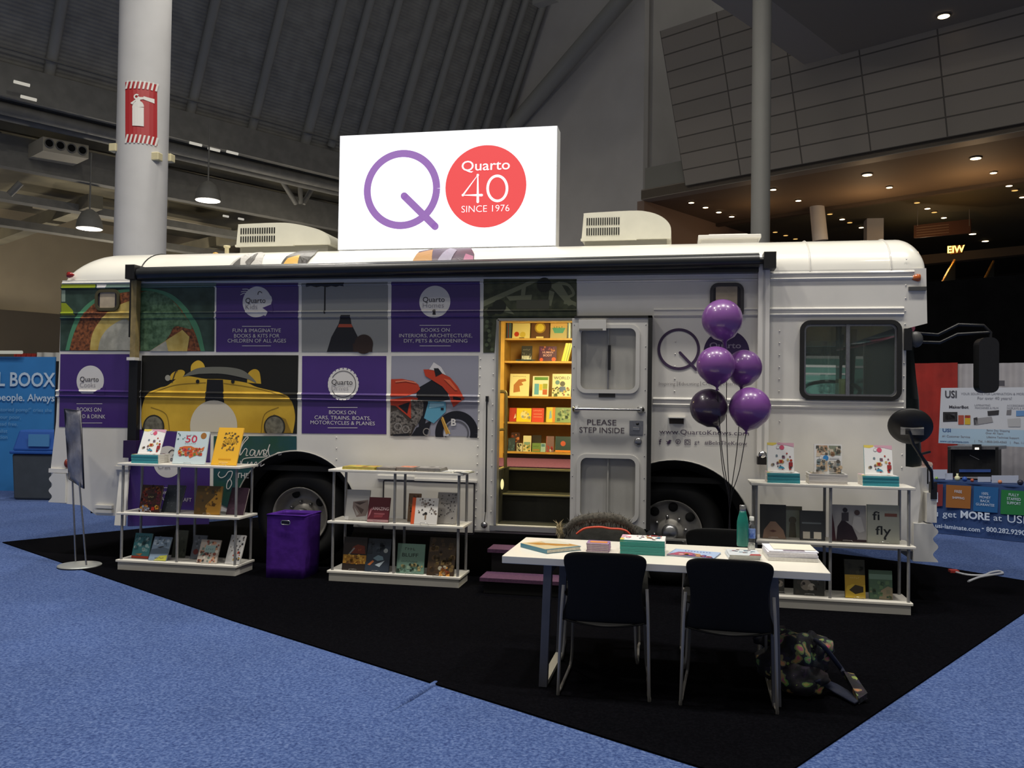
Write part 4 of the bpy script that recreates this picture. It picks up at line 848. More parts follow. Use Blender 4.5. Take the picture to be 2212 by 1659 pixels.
p = c3d(1012, 1053); MB().lathe([(.033, 0), (.033, .012), (.02, .018), (0, .018)], steel, 18, Matrix.Translation((p[0], DY, p[1])) @ Matrix.Rotation(R(90), 4, 'X')).obj('key_lock', door)
a = c3d(785, 798); b_ = c3d(880, 775); MB().box(a[0], b_[0], DY - .006, DY, a[1], b_[1], ink('2c2a28')).obj('vent_slot', door)
a = c3d(672, 415); b_ = c3d(830, 352); MB().box(a[0], b_[0], DY - .05, DY, a[1], b_[1], grey_d).box(a[0] + .005, b_[0] - .03, DY - .052, DY - .05, a[1], a[1] + .018, ink('6b6964')).obj('door_closer', door, bevel=.006)
# doorway trim, sill, inner steps, interior
al = mat('aluminium_trim', 'b5b2a8', .35, .7)
mb = MB(); mb.box(DX0 - .012, DX0 + .012, -.02, .08, DZ0, DZ1, al).box(DX0, DX1, -.02, .08, DZ1 - .01, DZ1 + .012, al).box(DX0 - .05, DX1 + .05, -.02, .02, DZ0 - .05, DZ0 - .005, al); mb.obj('door_frame', bus)
st = mat('step_black', '17170f', .8, noise=.15, scale=30); nose = mat('step_nosing', 'b8ae82', .4, .4)
zt1 = onY(*C3(400, 1360), .34).z; zt2 = onY(*C3(400, 1213), .64).z
mb = MB(); mb.box(DX0, DX1 + .04, .0, .36, .44, DZ0 - .004, st).box(DX0, DX1 + .04, .34, .66, .44, zt1, st).box(DX0, DX1 + .04, .64, .7, .44, zt2, st).box(DX0 - .05, DX0, .02, .7, .44, .985, st).box(DX1 + .02, DX1 + .07, .02, .7, .44, .985, st); sw = mb.obj('step_well', bus)
mb = MB(); mb.box(DX0, DX1 + .04, .325, .36, zt1 - .01, zt1 + .004, nose); mb.obj('step_nosing', sw); mb = MB(); mb.box(DX0, DX1 + .04, .625, .66, zt2 - .012, zt2 + .006, nose).box(DX0 - .05, DX0 - .02, .1, .66, .975, .99, nose); mb.obj('step_nosing', sw)
mb = MB(); v = onY(*C3(225, 1300), .2); mb.ball((DX0 + .02, .2, v.z), (.015, .03, .05), glow('e8dc9a', 1.2), 12, 8); mb.obj('step_lamp', bus)
gr = mat('grab_rail_steel', '9a8c62', .3, .7)
i8 = lambda x, y, yy: onY(*I8(x, y), yy)
mb = MB(); mb.tube(smooth_pts([tuple(i8(140, 858, .42)), tuple(i8(225, 858, .42)), tuple(i8(243, 875, .42)), tuple(i8(246, 930, .42)), tuple(i8(238, 1615, .42))], 4), .016, gr, 10); mb.tube([i8(140, 1240, .42), i8(245, 1232, .42)], .013, gr, 8); mb.obj('grab_rail', bus)
# bookcase along the far side
wood = mat('pine_board', 'c69a4a', .5, noise=.12, scale=6); wood2 = mat('pine_back', '9c7436', .6, noise=.1, scale=5)
BY = 1.95
bx0 = i8(200, 900, BY).x; bx1 = bx0 + 1.75
SH = [i8(600, y, BY).z for y in (325, 553, 905, 1163, 1460)]
bc = thing('bookcase', 'lit pine bookcase seen through the open bus doorway', 'bookcase', (bx0 + .7, 2.1, .98))
MB().box(bx0 - .06, bx0 + .03, BY - .02, 2.33, .98, 2.6, wood).obj('side_board', bc); MB().box(bx1, bx1 + .03, BY, 2.33, .98, 2.6, wood).obj('side_board', bc)
MB().box(bx0 + .03, bx1, 2.31, 2.33, .98, 2.6, wood2).obj('back_board', bc)
for z in SH + [2.56]: MB().box(bx0 + .03, bx1, BY, 2.31, z - .022, z, wood).obj('shelf', bc)
MB().box(bx0 + .03, bx1, BY + .06, BY + .08, .98, SH[-1] - .022, ink('2a141c')).obj('kick_board', bc)
bc2 = thing('bookcase', 'second pine bookcase, a narrow strip at the left of the doorway', 'bookcase', (bx0 - .5, 2.1, .98))
SH2 = [i8(185, y, BY).z for y in (335, 592, 880, 1130, 1452)]
MB().box(bx0 - 1.1, bx0 - .07, 2.31, 2.33, .98, 2.6, wood2).obj('back_board', bc2)
for z in SH2: MB().box(bx0 - 1.1, bx0 - .07, BY, 2.31, z - .022, z, wood).obj('shelf', bc2)
area('cabin_lamp', (-1.15, .95, 2.58), 62, .35, (1, .84, .37), (-1.15, 1.75, 1.2), 1.6)
area('cabin_lamp', (-2.6, 1.2, 2.58), 26, .3, (1, .80, .36), (-2.6, 1.2, 0), 1.6)
# ---- awning
aw = mat('awning_vinyl', '1c1e20', .35, noise=.1, scale=10); awg = mat('awning_grey', '3a3d3e', .35, .3)
A0 = onY(300, 592, -.13); A1 = onY(1640, 563, -.13)
mb = MB(); mb.tube([A0, A1], .058, aw, 20); mb.tube([A0 + Vector((0, .03, .045)), A1 + Vector((0, .03, .045))], .028, awg, 10); mb.box(A0.x, A1.x, -.1, -.015, A0.z - .06, A0.z + .02, aw); awo = mb.obj('awning', bus, label='rolled-up black awning under the roof edge')
mb = MB(); a = onY(290, 576, -.13); b_ = onY(1662, 549, -.13)
for q, c_, dx in ((a, A0, -.08), (b_, A1, .12)):
    MB().box(q.x - .05, q.x + .05, -.2, -.02, q.z - .13, q.z + .01, blackp).tube([c_, c_ + Vector((dx, 0, 0))], .03, blackp, 10).obj('awning_bracket', awo)
p0a = onY(1651, 566, -.07); p1a = onY(1646, 985, -.07)
mb = MB(); mb.box(p0a.x - .05, p0a.x + .045, -.1, -.03, p1a.z, p0a.z, white).box(p0a.x - .012, p0a.x + .006, -.103, -.1, p1a.z, p0a.z, ink('b4b2ae')); mb.obj('awning_arm', awo, bevel=.008, label='white vertical awning arm')
mb = MB(); q = onY(1646, 992, -.07); mb.box(q.x - .04, q.x + .035, -.1, -.02, q.z - .045, q.z + .02, blackp); mb.lathe([(.034, 0), (.034, .03), (0, .034)], chrome, 14, Matrix.Translation((q.x, -.1, q.z + .04)) @ Matrix.Rotation(R(90), 4, 'X')); mb.obj('arm_foot', awo)
q0 = onY(291, 590, -.07); q1 = onY(290, 772, -.07)
mb = MB(); mb.box(q0.x - .012, q0.x + .045, -.1, -.03, q1.z, q0.z, mat('arm_print', '7a6c4a', .45, noise=.3, scale=9, hex2='a08c5c')).box(q0.x - .045, q0.x - .012, -.08, -.02, q1.z + .2, q0.z, blackp).box(q0.x - .045, q0.x + .045, -.102, -.03, q1.z - .03, q1.z, white); mb.obj('awning_arm', awo, label='awning arm covered by the food print')
q2 = onY(287, 945, -.07)
mb = MB(); mb.box(q0.x - .045, q0.x + .05, -.06, -.0, q2.z - .03, q1.z - .03, blackv).box(q0.x - .06, q0.x + .08, -.1, 0, q2.z - .2, q2.z - .03, ink('2c1b45')); mb.obj('awning_arm', awo, label='dark lower part of the rear awning arm')
mb = MB(); a = onY(*C3(138, 810), -.03); b_ = onY(*C3(130, 1460), -.03); mb.box(a.x - .012, a.x + .012, -.03, 0, a.z - .02, a.z + .03, blackp); mb.tube([a, b_], .008, blackp, 6); mb.ball((b_.x - .01, -.03, onY(*C3(122, 1535), -.03).z), (.032, .03, .03), steel, 12, 8); mb.tube([b_, (b_.x - .01, -.03, onY(*C3(122, 1535), -.03).z)], .004, blackp, 5); mb.obj('awning_crank', bus, label='black hanging crank rod left of the doorway')
# small hatch, vent and compartment details
a = Pp(*C4(220, 1400)); b_ = Pp(*C4(325, 1352)); mb = MB(); mb.box(a[0], b_[0], -.004, .0, a[1] + .01, b_[1], ink('3a2c20')).box(a[0] - .01, b_[0] + .01, -.05, 0, b_[1], b_[1] + .01, white); mb.obj('side_lamp', bus, label='small hooded side lamp')
a = Pp(*S6(1180, 860)); b_ = Pp(*S6(1985, 470)); fr_ = frame_plate('compartment_door', a[0], a[1] - .02, b_[0], b_[1], .008, .01, .012, .0, dk, bus, 'white compartment door behind the middle shelf')
MB().box(a[0] + .006, b_[0] - .006, -.008, -.0, a[1] - .01, b_[1] - .006, white).obj('door_leaf', fr_)
a = Pp(*S6(1130, 425)); b_ = Pp(*S6(1460, 405)); c_ = Pp(*S6(2010, 460)); mb = MB(); mb.box(a[0], b_[0], -.02, 0, a[1], b_[1], white).box(b_[0], c_[0], -.02, 0, c_[1], c_[1] + .02, white); mb.obj('drip_rail', bus)
a = onY(*S5(760, 570)); b_ = onY(*S5(700, 1085), -.14); mb = MB(); y0 = -.02
mb.prism([(a.x - .035, -.02, a.z), (a.x + .06, -.02, a.z), (b_.x + .075, -.14, b_.z), (b_.x - .04, -.14, b_.z)], (0, .02, 0), white); mb.box(a.x - .09, a.x + .07, -.04, 0, a.z, a.z + .035, white); mb.obj('compartment_flap', bus, label='white hinged flap at the rear wheel skirt')
a = Pp(1070, 1150); b_ = Pp(700, 1128); mb = MB(); mb.box(-2.98, 1.96, -.004, .02, .425, .442, ink('8a8884')); mb.obj('skirt_edge', bus)
# ---- roof units
def ac(px0, py0, px1, py1, pxr, pyr, y, lab, tail):
    a = onY(px0, py0, y); b_ = onY(px1, py1, y); zt = onY(px0 + 12, pyr, y).z; W_ = b_.x - a.x; H_ = zt - a.z; D_ = .62
    u = thing('x', 'x', 'x'); bpy.data.objects.remove(u)
    prof = [(.02, H_ * .97), (.06, H_)] + [(W_ * u, H_ * v) for u, v in tail]
    prof = [(0, .0)] + smooth_pts(prof, 3)
    mb = MB(); mb.prism([(a.x + x, y, a.z + z) for x, z in prof], (0, D_, 0), mat('ac_plastic', 'dcd9c8', .4, coat=.2, noise=.03, scale=6)); o = mb.obj('air_conditioner', bus, bevel=.025, label=lab)
    MB().box(a.x + .03, b_.x - .04, y + .03, y + D_ - .03, a.z - .12, a.z + .01, mat('ac_base', '8b897f', .6)).obj('base', o)
    MB().box(a.x - .006, a.x + W_ * .62, y - .012, y + .02, a.z - .008, a.z + .014, mat('ac_plastic', '')).obj('lip', o)
    vm = ink('1c1b17')
    for r_ in (0, 1):
        for k in range(15):
            x = a.x + .05 + k * W_ * .0255 * 1.0; z = a.z + H_ * (.17 + .37 * r_)
            MB().box(x, x + W_ * .0125, y - .004, y + .01, z, z + H_ * .27, vm).obj('vent_slot', o)
ac(510, 532, 713, 540, 0, 484, .75, 'left roof air conditioner with slotted grille', ((.45, 1.02), (.62, .95), (.8, .77), (.91, .6), (.975, .38), (1, .15), (1, 0))); ac(1256, 519, 1449, 522, 0, 460, .75, 'right roof air conditioner with slotted grille', ((.55, 1.04), (.72, 1.), (.86, .86), (.955, .64), (1, .38), (1, 0)))
mb = MB()
def hatch(px0, px1, py, y, lab):
    a = onY(px0, py, y); b_ = onY(px1, py, y); z = a.z - .06
    mb = MB(); mb.box(a.x + .03, b_.x - .03, y, y + .6, z - .05, z + .05, white).box(a.x, b_.x, y - .03, y + .62, z + .03, z + .07, white).box(a.x + .1, b_.x - .12, y + .02, y + .5, z + .07, z + .085, white); mb.obj('roof_hatch', bus, bevel=.012, label=lab)
hatch(1508, 1644, 511, .8, 'white roof hatch right of the right air conditioner'); hatch(832, 958, 533, .8, 'white roof hatch below the lit sign')
v = onY(490, 546, .7); mb = MB(); mb.lathe([(.022, -.05), (.022, .05), (.035, .055), (.035, .075), (0, .075)], mat('cream_clamp', ''), 12, Matrix.Translation(v)); mb.obj('roof_vent_pipe', bus)
v = onY(466, 548, .6); mb = MB(); mb.ball(v, (.03, .03, .015), ink('c9952a'), 10, 6); mb.obj('roof_lamp', bus)
# ---- lit sign
SY = .62
s0 = onY(731, 541, SY); s1 = onY(1203, 271, SY); s2 = onY(733, 294, SY); s3 = onY(1202, 530, SY)
sx0 = (s0.x + s2.x) / 2; sx1 = (s1.x + s3.x) / 2; sz0 = (s0.z + s3.z) / 2; sz1 = (s2.z + s1.z) / 2
print('sign', [round(v, 3) for v in (s0.x, s2.x, s1.x, s3.x, s0.z, s3.z, s2.z, s1.z)])
mb = MB(); mb.box(sx0, sx1, SY, SY + .22, sz0, sz1, mat('sign_case', 'd6d8da', .4, .2)); sgn = mb.obj('lit_sign', bus, label='large backlit white roof sign with the Q logo and red disc')
lw = glow('f6f8ff', 1.7); lp = glow('9a6cb8', .95); lr = glow('f0484a', 1.0); lwt = glow('ffffff', 1.3)
mb = MB(); mb.box(sx0 + .006, sx1 - .006, SY - .006, SY, sz0 + .006, sz1 - .006, lw); face = mb.obj('sign_face', sgn)
G = crop(700, 0, 2.962)
sp = lambda x, y: (lambda v: (v.x, v.z))(onY(*G(x, y), SY))
def sw(mb, pts, m, lay): mb.poly([(x, SY - .006 - .0015 * lay, z) for x, z in pts], m)
mb = MB(); q0 = sp(262, 1215); q1 = sp(738, 1215); qt = sp(500, 955); qb = sp(490, 1473); cx, cz = (q0[0] + q1[0]) / 2, (qt[1] + qb[1]) / 2; rr_ = ((q1[0] - q0[0]) + (qt[1] - qb[1])) / 4
for q in ribbon(circ(cx, cz, rr_ - .037, 64) + [(cx + rr_ - .037, cz)], .075): sw(mb, q, lp, 1)
t0, t1 = sp(514, 1255), sp(712, 1450)
for q in ribbon([t0, t1], .075): sw(mb, q, lp, 2)
for t in (t0, t1): sw(mb, circ(*t, .0375, 16), lp, 2)
mb.obj('letter_q', sgn)
mb = MB(); q0 = sp(780, 1195); q1 = sp(1293, 1190); qt = sp(1050, 927); qb = sp(1025, 1460); cx, cz = (q0[0] + q1[0]) / 2, (qt[1] + qb[1]) / 2; rr_ = ((q1[0] - q0[0]) + (qt[1] - qb[1])) / 4
sw(mb, circ(cx, cz, rr_, 64), lr, 1)
def stext(t, px, py, wpx, hpx, bold):
    p = sp(px, py); k = (sp(px + 1, py)[0] - p[0]); vs, _ = text2d(t, bold); sz = hpx * k / .69; sx = wpx * k / ((max(q[0] for q in vs) - min(q[0] for q in vs)) * sz)
    mb.text(t, lambda u, w: Vector((p[0] + u * sx, SY - .0115, p[1] + w)), sz, lwt, bold)
stext('Quarto', 1035, 1090, 308, 62, .004); stext('SINCE 1976', 1033, 1357, 306, 42, -.012)
def bar(pts, w):
    P = [sp(*p) for p in pts]
    for q in ribbon(P, w): sw(mb, q, lwt, 3)
    for p in P: sw(mb, circ(*p, w / 2, 10), lwt, 3)
bar([(985, 1293), (985, 1122), (890, 1250), (1010, 1250)], .026)
bar([(1110 + 62 * math.cos(a), 1207 + 80 * math.sin(a)) for a in [2 * math.pi * i / 32 for i in range(33)]], .026)
mb.obj('red_disc', sgn, label='glowing red disc with white lettering')
for px in (790, 1130): a = onY(px, 530, SY + .1); MB().box(a.x - .1, a.x + .1, SY + .05, SY + .16, top + .3, sz0, white).obj('sign_foot', sgn)
# ---- mirrors
mb = MB(); m0 = onY(1966, 924, -.28); dirm = (CAM - m0).normalized()
T = Matrix.Translation(m0) @ (dirm * .9 + Vector((0, 0, -.55))).to_track_quat('Z', 'Y').to_matrix().to_4x4()
mb.lathe([(0, .045), (.06, .04), (.12, .02), (.165, -.012), (.17, -.025), (.15, -.03), (0, -.03)], blackp, 36, T); cm = mb.obj('convex_mirror', bus, label='round black mirror seen from behind on a bent arm')
mb = MB(); mb.box(-.07, .1, -.03, .03, .035, .06, steel, T); mb.box(-.035, .0, -.022, .022, .06, .07, blackp, T); mb.obj('mounting_plate', cm)
arm = [onY(1963, 930, -.33), onY(1972, 958, -.3), onY(1993, 990, -.22), onY(2012, 1018, -.12), onY(2014, 1062, .0)]
mb = MB(); mb.tube([tuple(p) for p in arm], .014, blackp, 8); mb.tube([arm[2], onY(1985, 982, -.2), onY(2008, 976, .02)], .011, blackp, 8); mb.tube([arm[2] + Vector((.01, 0, .0)), onY(2004, 1000, -.1), onY(2004, 1045, -.02)], .006, blackp, 6); mb.box(arm[4].x - .02, arm[4].x + .03, -.03, .03, arm[4].z - .06, arm[4].z + .08, blackp); mb.obj('mirror_arm', cm)
mb = MB()
for pts in (((1960, 718), (2026, 723), (2070, 701), (2125, 703), (2140, 718), (2139, 740)), ((1960, 738), (2030, 740), (2068, 722), (2138, 718))):
    mb.tube([onY(*p, .15) for p in pts], .013, blackp, 8)
ma = mb.obj('mirror_arm', bus, label='black double mirror bracket reaching forward')
mb = MB(); T = Matrix.Translation(onY(2128, 790, .15)); 
mb.prism([T @ Vector(p) for p in [(x, -.07, z) for x, z in rrect(-.07, -.23, .085, .235, .06)]], (0, .14, 0), blackp); mb.obj('mirror_head', ma, bevel=.02, label='tall black mirror housing')
mb = MB(); a = onY(1952, 745, .0); mb.box(a.x, a.x + .06, -.03, .03, onY(1952, 757).z, onY(1952, 710).z, blackp); mb.ball(onY(1978, 733, .02), (.06, .04, .07), ink('4a4a4a'), 12, 8); mb.obj('mirror_hinge', ma)
# ================================================================ display shelves, books and easels
shw = mat('shelf_laminate', 'e4e0d6', .4, noise=.02, scale=5); post = mat('shelf_post', '8b8a89', .4, .15, noise=.06, scale=30)
SW, SD = 1.225, .35
def shelf_mesh():
    r = thing('display_shelf', 'x', 'shelf', (0, 0, 0)); h = SW / 2
    MB().box(-h + .015, h - .015, .015, SD - .015, 0, .078, shw).obj('plinth', r, True)
    MB().box(-h, h, 0, SD, .078, .1, shw).obj('base_board', r, True, .004)
    MB().box(-h - .005, h + .02, 0, SD, .518, .54, shw).obj('shelf_board', r, True, .004)
    MB().box(-h - .005, h + .015, 0, SD, .978, 1., shw).obj('top_board', r, True, .004)
    for x in (-h + .04, 0.0, h - .03):
        for y in (.03, SD - .03): MB().tube([(x, y, .1), (x, y, .98)], .0125, post, 10).obj('post', r, True)
    return r
sh1 = shelf_mesh(); sh1.location = (-4.515, -.50, 0); sh1['label'] = 'white three-tier display shelf at the rear of the bus, left of the purple bin'; sh1['group'] = 'white display shelves beside the bus'
dup(sh1, (-2.43, -.47, 0), (0, 0, 0), 'white three-tier display shelf between the purple bin and the doorway')
dup(sh1, (1.22, -.52, 0), (0, 0, R(-.3)), 'white three-tier display shelf by the front of the bus, behind the table')
pgm = mat('paper_edges', 'dcd6c6', .7, noise=.12, scale=60)
def book(label, w, h, t, loc, yaw=0., tilt=0., cover='e8e8e4', spine=None, art=(), group=None, cat='book', name='book', parts=True, pages=pgm):
    r = thing(name, label, cat, loc, 0, group); r.rotation_euler = (-R(tilt), 0, R(yaw))
    cm = ink(cover, .35); sm = ink(spine, .35) if spine else cm; mb = MB(); b_ = min(.0025, t * .2)
    mb.box(0, w, 0, b_, 0, h, cm).box(0, w, t - b_, t, 0, h, cm).box(-.001, b_, 0, t, 0, h, sm)
    for i, a in enumerate(art):
        y = -.0006 - .0004 * i; k = a[0]
        if k == 'r': mb.poly([(a[1] * w, y, a[2] * h), (a[3] * w, y, a[2] * h), (a[3] * w, y, a[4] * h), (a[1] * w, y, a[4] * h)], ink(a[5], .35))
        elif k == 'c': mb.poly([(p, y, q) for p, q in circ(a[1] * w, a[2] * h, a[3] * w, 18)], ink(a[4], .35))
        elif k == 'p': mb.poly([(p * w, y, q * h) for p, q in a[1]], ink(a[2], .35))
        elif k == 't':
            vs, _ = text2d(a[1], .01); wd = max(q[0] for q in vs) - min(q[0] for q in vs); sz = a[4] * w / .69; sx = min(1.3, a[6] * w / (wd * sz)) if len(a) > 6 else 1
            mb.text(a[1], lambda u, v: (a[2] * w + u * sx, y, a[3] * h + v), sz, ink(a[5], .35), .01)
        elif k == 'x':                                           # a line of lettering too small to read: short marks
            rn = random.Random(a[1] * 31 + int(a[2] * 100)); wd = a[6] if len(a) > 6 else .3; hh = a[4] * w * .8; u = a[2] - wd / 2
            for q_ in range(a[1]):
                u0 = (u + wd * q_ / a[1]) * w; u1 = u0 + wd * w / a[1] * .7; v0 = a[3] * h; c_ = ink(a[5], .35)
                mb.poly([(u0, y, v0), (u0 + (u1 - u0) * .3, y, v0), (u0 + (u1 - u0) * .3, y, v0 + hh), (u0, y, v0 + hh)], c_); g_ = rn.choice((0, .45, .8)) * hh
                mb.poly([(u0, y - .0001, v0 + g_), (u1, y - .0001, v0 + g_), (u1, y - .0001, v0 + g_ + hh * .22), (u0, y - .0001, v0 + g_ + hh * .22)], c_)
        elif k == 'd':                                           # scatter of small motifs
            rn = random.Random(a[1])
            for _ in range(a[2]):
                cx, cz = a[3] + rn.random() * (a[5] - a[3]), a[4] + rn.random() * (a[6] - a[4]); s = a[7] * (.6 + rn.random() * .8); hx = rn.choice(a[8])
                if rn.random() < .5: mb.poly([(p, y, q) for p, q in circ(cx * w, cz * h, s * w, 8)], ink(hx, .35))
                else: mb.poly([((cx - s) * w, y, cz * h - s * w), ((cx + s) * w, y, cz * h - s * w * .8), ((cx + s * .8) * w, y, cz * h + s * w), ((cx - s * .9) * w, y, cz * h + s * w)], ink(hx, .35))
    mb.obj('cover', r, True)
    if parts: MB().box(.003, w - .004, b_, t - b_, .003, h - .003, pages).obj('page_block', r, True)
    return r
def easel(x, y, z, depth, label):
    mb = MB(); r_ = .0016
    mb.tube([(x - .035, y + .01, z + .003), (x - .035, y - .02, z + .003), (x - .035, y - .022, z + .018), (x + .035, y - .022, z + .018), (x + .035, y - .02, z + .003), (x + .035, y + .01, z + .003), (x + .03, y + depth, z + .003), (x + .02, y + depth * .7, z + .14), (x - .02, y + depth * .7, z + .14), (x - .03, y + depth, z + .003)], r_, chrome, 5, True)
    return tag(mb.obj('book_easel'), label, 'easel', 'wire book easels on the display shelves')
def lean(label, S, x0, x1, yb, yt, y, z, tilt=20, t=.014, eas=None, maxh=.40, lift=.004, **k):
    a = onY(*S(x0, yb), y); b_ = onY(*S(x1, yb), y); w = b_.x - a.x; p = Vector((a.x, y, z + lift)); tp = S(x0, yt)[1]
    lo, hi = .05, maxh
    for _ in range(30):
        m = (lo + hi) / 2
        if pix(p + Vector((0, math.sin(R(tilt)) * m, math.cos(R(tilt)) * m)))[1] > tp: lo = m
        else: hi = m
    r = book(label, w, lo, t, p, 0, tilt, **k)
    if eas: easel(a.x + w * eas, y, z, min(.13, .03 + lo * math.sin(R(tilt))), 'wire easel under the ' + ' '.join(label.replace(' at the front of', ' on').replace(' at the right of', ' on').replace(' at the left of', ' on').split()[:12]))
    return r
def stackup(n, label, base, w, h, t, yaw, jit, group, **k):     # books lying flat, spine (x = 0) to the viewer when yaw = 90
    rn = random.Random(n * 7 + int(w * 1000)); first = None
    for i in range(n):
        z = base[2] + t * (i + 1) + .0006 * i; loc = (base[0] + rn.uniform(-jit, jit), base[1] + rn.uniform(-jit, jit), z); rot = (-R(90), 0, R(yaw + rn.uniform(-1, 1) * jit * 150))
        nm = ('topmost' if i == n - 1 else ORD[i] + ('' if i == 0 else ' from the bottom')) + ' ' + label
        if first is None:
            first = book(nm, w, h, t, loc, 0, 90, group=group, **k); first.rotation_euler = rot
        else: dup(first, loc, rot, nm)
    return base[2] + n * (t + .0006)
motif = ['5a5a62', 'b33a2e', '7a8a94', 'a89a80', '3a6a8a', 'c8b070', '8a5a6a']
cat_art = (('p', [(0, 1), (0, .92), (.2, .9), (.35, .95), (.35, 1)], 'e6cf62'), ('p', [(.35, 1), (.4, .93), (.7, .92), (1, .86), (1, 1)], 'd9a8b8'), ('c', .55, .84, .09, 'dd5f7c'), ('c', .4, .84, .065, 'a9a5ae'), ('c', .4, .84, .05, 'f0efec'),
           ('d', 5, 20, .1, .1, .92, .66, .045, motif), ('r', .43, .3, .6, .42, 'd8b050'), ('r', .46, .31, .57, .41, 'a83a30'), ('r', .8, .2, .95, .34, '9c3034'), ('p', [(.4, .12), (.45, .18), (.53, .2), (.61, .17), (.66, .11)], '3f8fae'))
TEALS = dict(cover='f0efec', spine='3f9aa6', art=cat_art)
# --- left shelf
zt = stackup(9, 'catalogue in the teal-edged stack on the left shelf', (-5.03, -.47, 1.), .20, .27, .0085, 90, .003, 'teal-edged catalogues on the left shelf', **TEALS) if 0 else None
def tealstack(S, xl, xr, y, z, n, where, group, t=.0085, dep=.20, **k):
    a = onY(*S(xl, 500), y); b_ = onY(*S(xr, 500), y); w = b_.x - a.x
    return stackup(n, where, (b_.x, y, z), dep, w, t, 90, .002, group, **k), a, b_
zt, a, b_ = tealstack(S5, 822, 1068, -.45, 1., 9, 'catalogue in the teal-edged stack on the left shelf', 'teal-edged catalogues on the left shelf', **TEALS)
lean('white catalogue with scattered pictures leaning on the teal stack of the left shelf', S5, 880, 1082, 437, 200, -.40, zt, 24, .008, **TEALS)
lean('pale blue map book with a red 50 on the left shelf top', S5, 1198, 1497, 518, 218, -.42, 1., 14, .014, .5, cover='cfdfe2', art=(('d', 3, 6, .05, .75, .3, .95, .02, ['5f8a80', '4a6a70']), ('c', .84, .87, .09, 'a9743c'), ('t', '50', .48, .66, .2, 'cf3a52', .4), ('x', 3, .46, .85, .05, '8aa0a8'), ('x', 6, .48, .61, .04, '9aa6a8', .35),
     ('p', [(.12, .36), (.16, .5), (.3, .54), (.5, .55), (.62, .5), (.72, .5), (.76, .44), (.92, .54), (.9, .42), (.8, .36), (.78, .28), (.68, .27), (.52, .18), (.46, .26), (.3, .26), (.18, .28)], 'd9713c'), ('d', 9, 60, .16, .26, .86, .48, .03, ['c94a36', 'e0a23a', '5a8a8c', 'd9d0b0', 'b84060', '6f7f3c'])))
lean('tall yellow adventure atlas on the left shelf top', S5, 1553, 1785, 524, 184, -.42, 1., 22, .014, .5, cover='eab232', art=(('d', 12, 70, .3, .38, .86, .88, .035, ['5a4a2a', '8a6a24', 'c98a20', '6a5a3a']), ('r', .34, .58, .8, .7, 'eab232'), ('t', 'ATLAS OF', .57, .645, .085, '3f3018', .45), ('t', 'ADVENTURES', .57, .59, .06, '3f3018', .46), ('r', .25, .14, .75, .17, 'd99a20'), ('x', 9, .5, .06, .04, 'fff0c0', .35)))
lean('dark red floral book on the left shelf middle tier', S5, 890, 1078, 956, 710, -.42, .54, 14, .016, .5, cover='40201c', art=(('d', 2, 60, .04, .25, .96, .97, .05, ['7a2a1e', '2a1414', '9a5a2a', '5a1a2a']), ('r', .33, .42, .66, .68, '2a1a16'), ('x', 4, .5, .53, .09, 'a89a6a', .28), ('d', 8, 16, .05, .03, .95, .22, .07, ['d8902a', 'b83018', 'e8c050', '9aa0b0'])))
lean('slate grey book behind the middle post on the left shelf middle tier', S5, 1096, 1262, 962, 712, -.36, .54, 24, .014, cover='3c4248', art=(('d', 4, 26, .08, .08, .92, .92, .03, ['555d64', '2a2e34', '667078']),))
lean('brown and amber book with a painted diagonal shadow on the left shelf middle tier', S5, 1398, 1632, 974, 718, -.42, .54, 12, .016, .55, cover='b5822c', art=(('p', [(0, 0), (0, 1), (.95, 1), (.7, .62), (.4, .3), (.5, 0)], '5a4420'), ('d', 6, 20, .08, .12, .9, .95, .05, ['3f3220', '8a6426', '6a4a1c']), ('x', 3, .72, .3, .1, '5a3a14', .3)))  # dark diagonal on the cover is a cast shadow put into its colour
lean('dusky purple book at the right end of the left shelf middle tier', S5, 1692, 1852, 968, 735, -.36, .54, 24, .02, cover='3c2434', art=(('d', 7, 12, .1, .1, .9, .9, .04, ['4f3044', '2c1a28']),))
lean('teal sea picture book on the left shelf bottom tier', S5, 822, 978, 1392, 1152, -.40, .1, 16, .016, cover='3f7c80', art=(('x', 6, .5, .82, .12, '2a3a38', .8), ('d', 3, 24, .1, .3, .9, .78, .08, ['6fa0a0', '2f6066', '9ab8b4']), ('r', 0, .0, 1, .09, 'b0402c'), ('p', [(.2, .16), (.6, .2), (.5, .1)], 'c07a3a')))
lean('grey olive book at the back of the left shelf bottom tier', S5, 1190, 1312, 1370, 1125, -.27, .1, 14, .012, cover='4f5246', art=(('d', 5, 14, .1, .1, .9, .9, .07, ['5f6254', '3c3f36']),))
lean('blue grey aeroplane book leaning at the front of the left shelf bottom tier', S5, 978, 1140, 1412, 1185, -.46, .1, 26, .014, .4, cover='8296aa', art=(('p', [(0, .45), (.3, .5), (.6, .58), (1, .5), (1, .3), (0, .25)], '5a6a7a'), ('p', [(.3, .55), (.5, .52), (.75, .62), (.55, .6)], '2c343c'), ('d', 4, 14, .1, .65, .9, .95, .09, ['a8b8c4', '6f8294']), ('p', [(.3, 0), (.6, .2), (1, .24), (1, 0)], 'b5b44a'), ('x', 7, .6, .08, .1, '26282c', .5)))
lean('grey book with a red spot on the left shelf bottom tier', S5, 1360, 1480, 1385, 1172, -.30, .1, 20, .012, cover='6a7078', art=(('c', .35, .3, .2, '7a2e2a'), ('d', 4, 12, .2, .5, .9, .92, .08, ['88909a', '4a4f58'])))
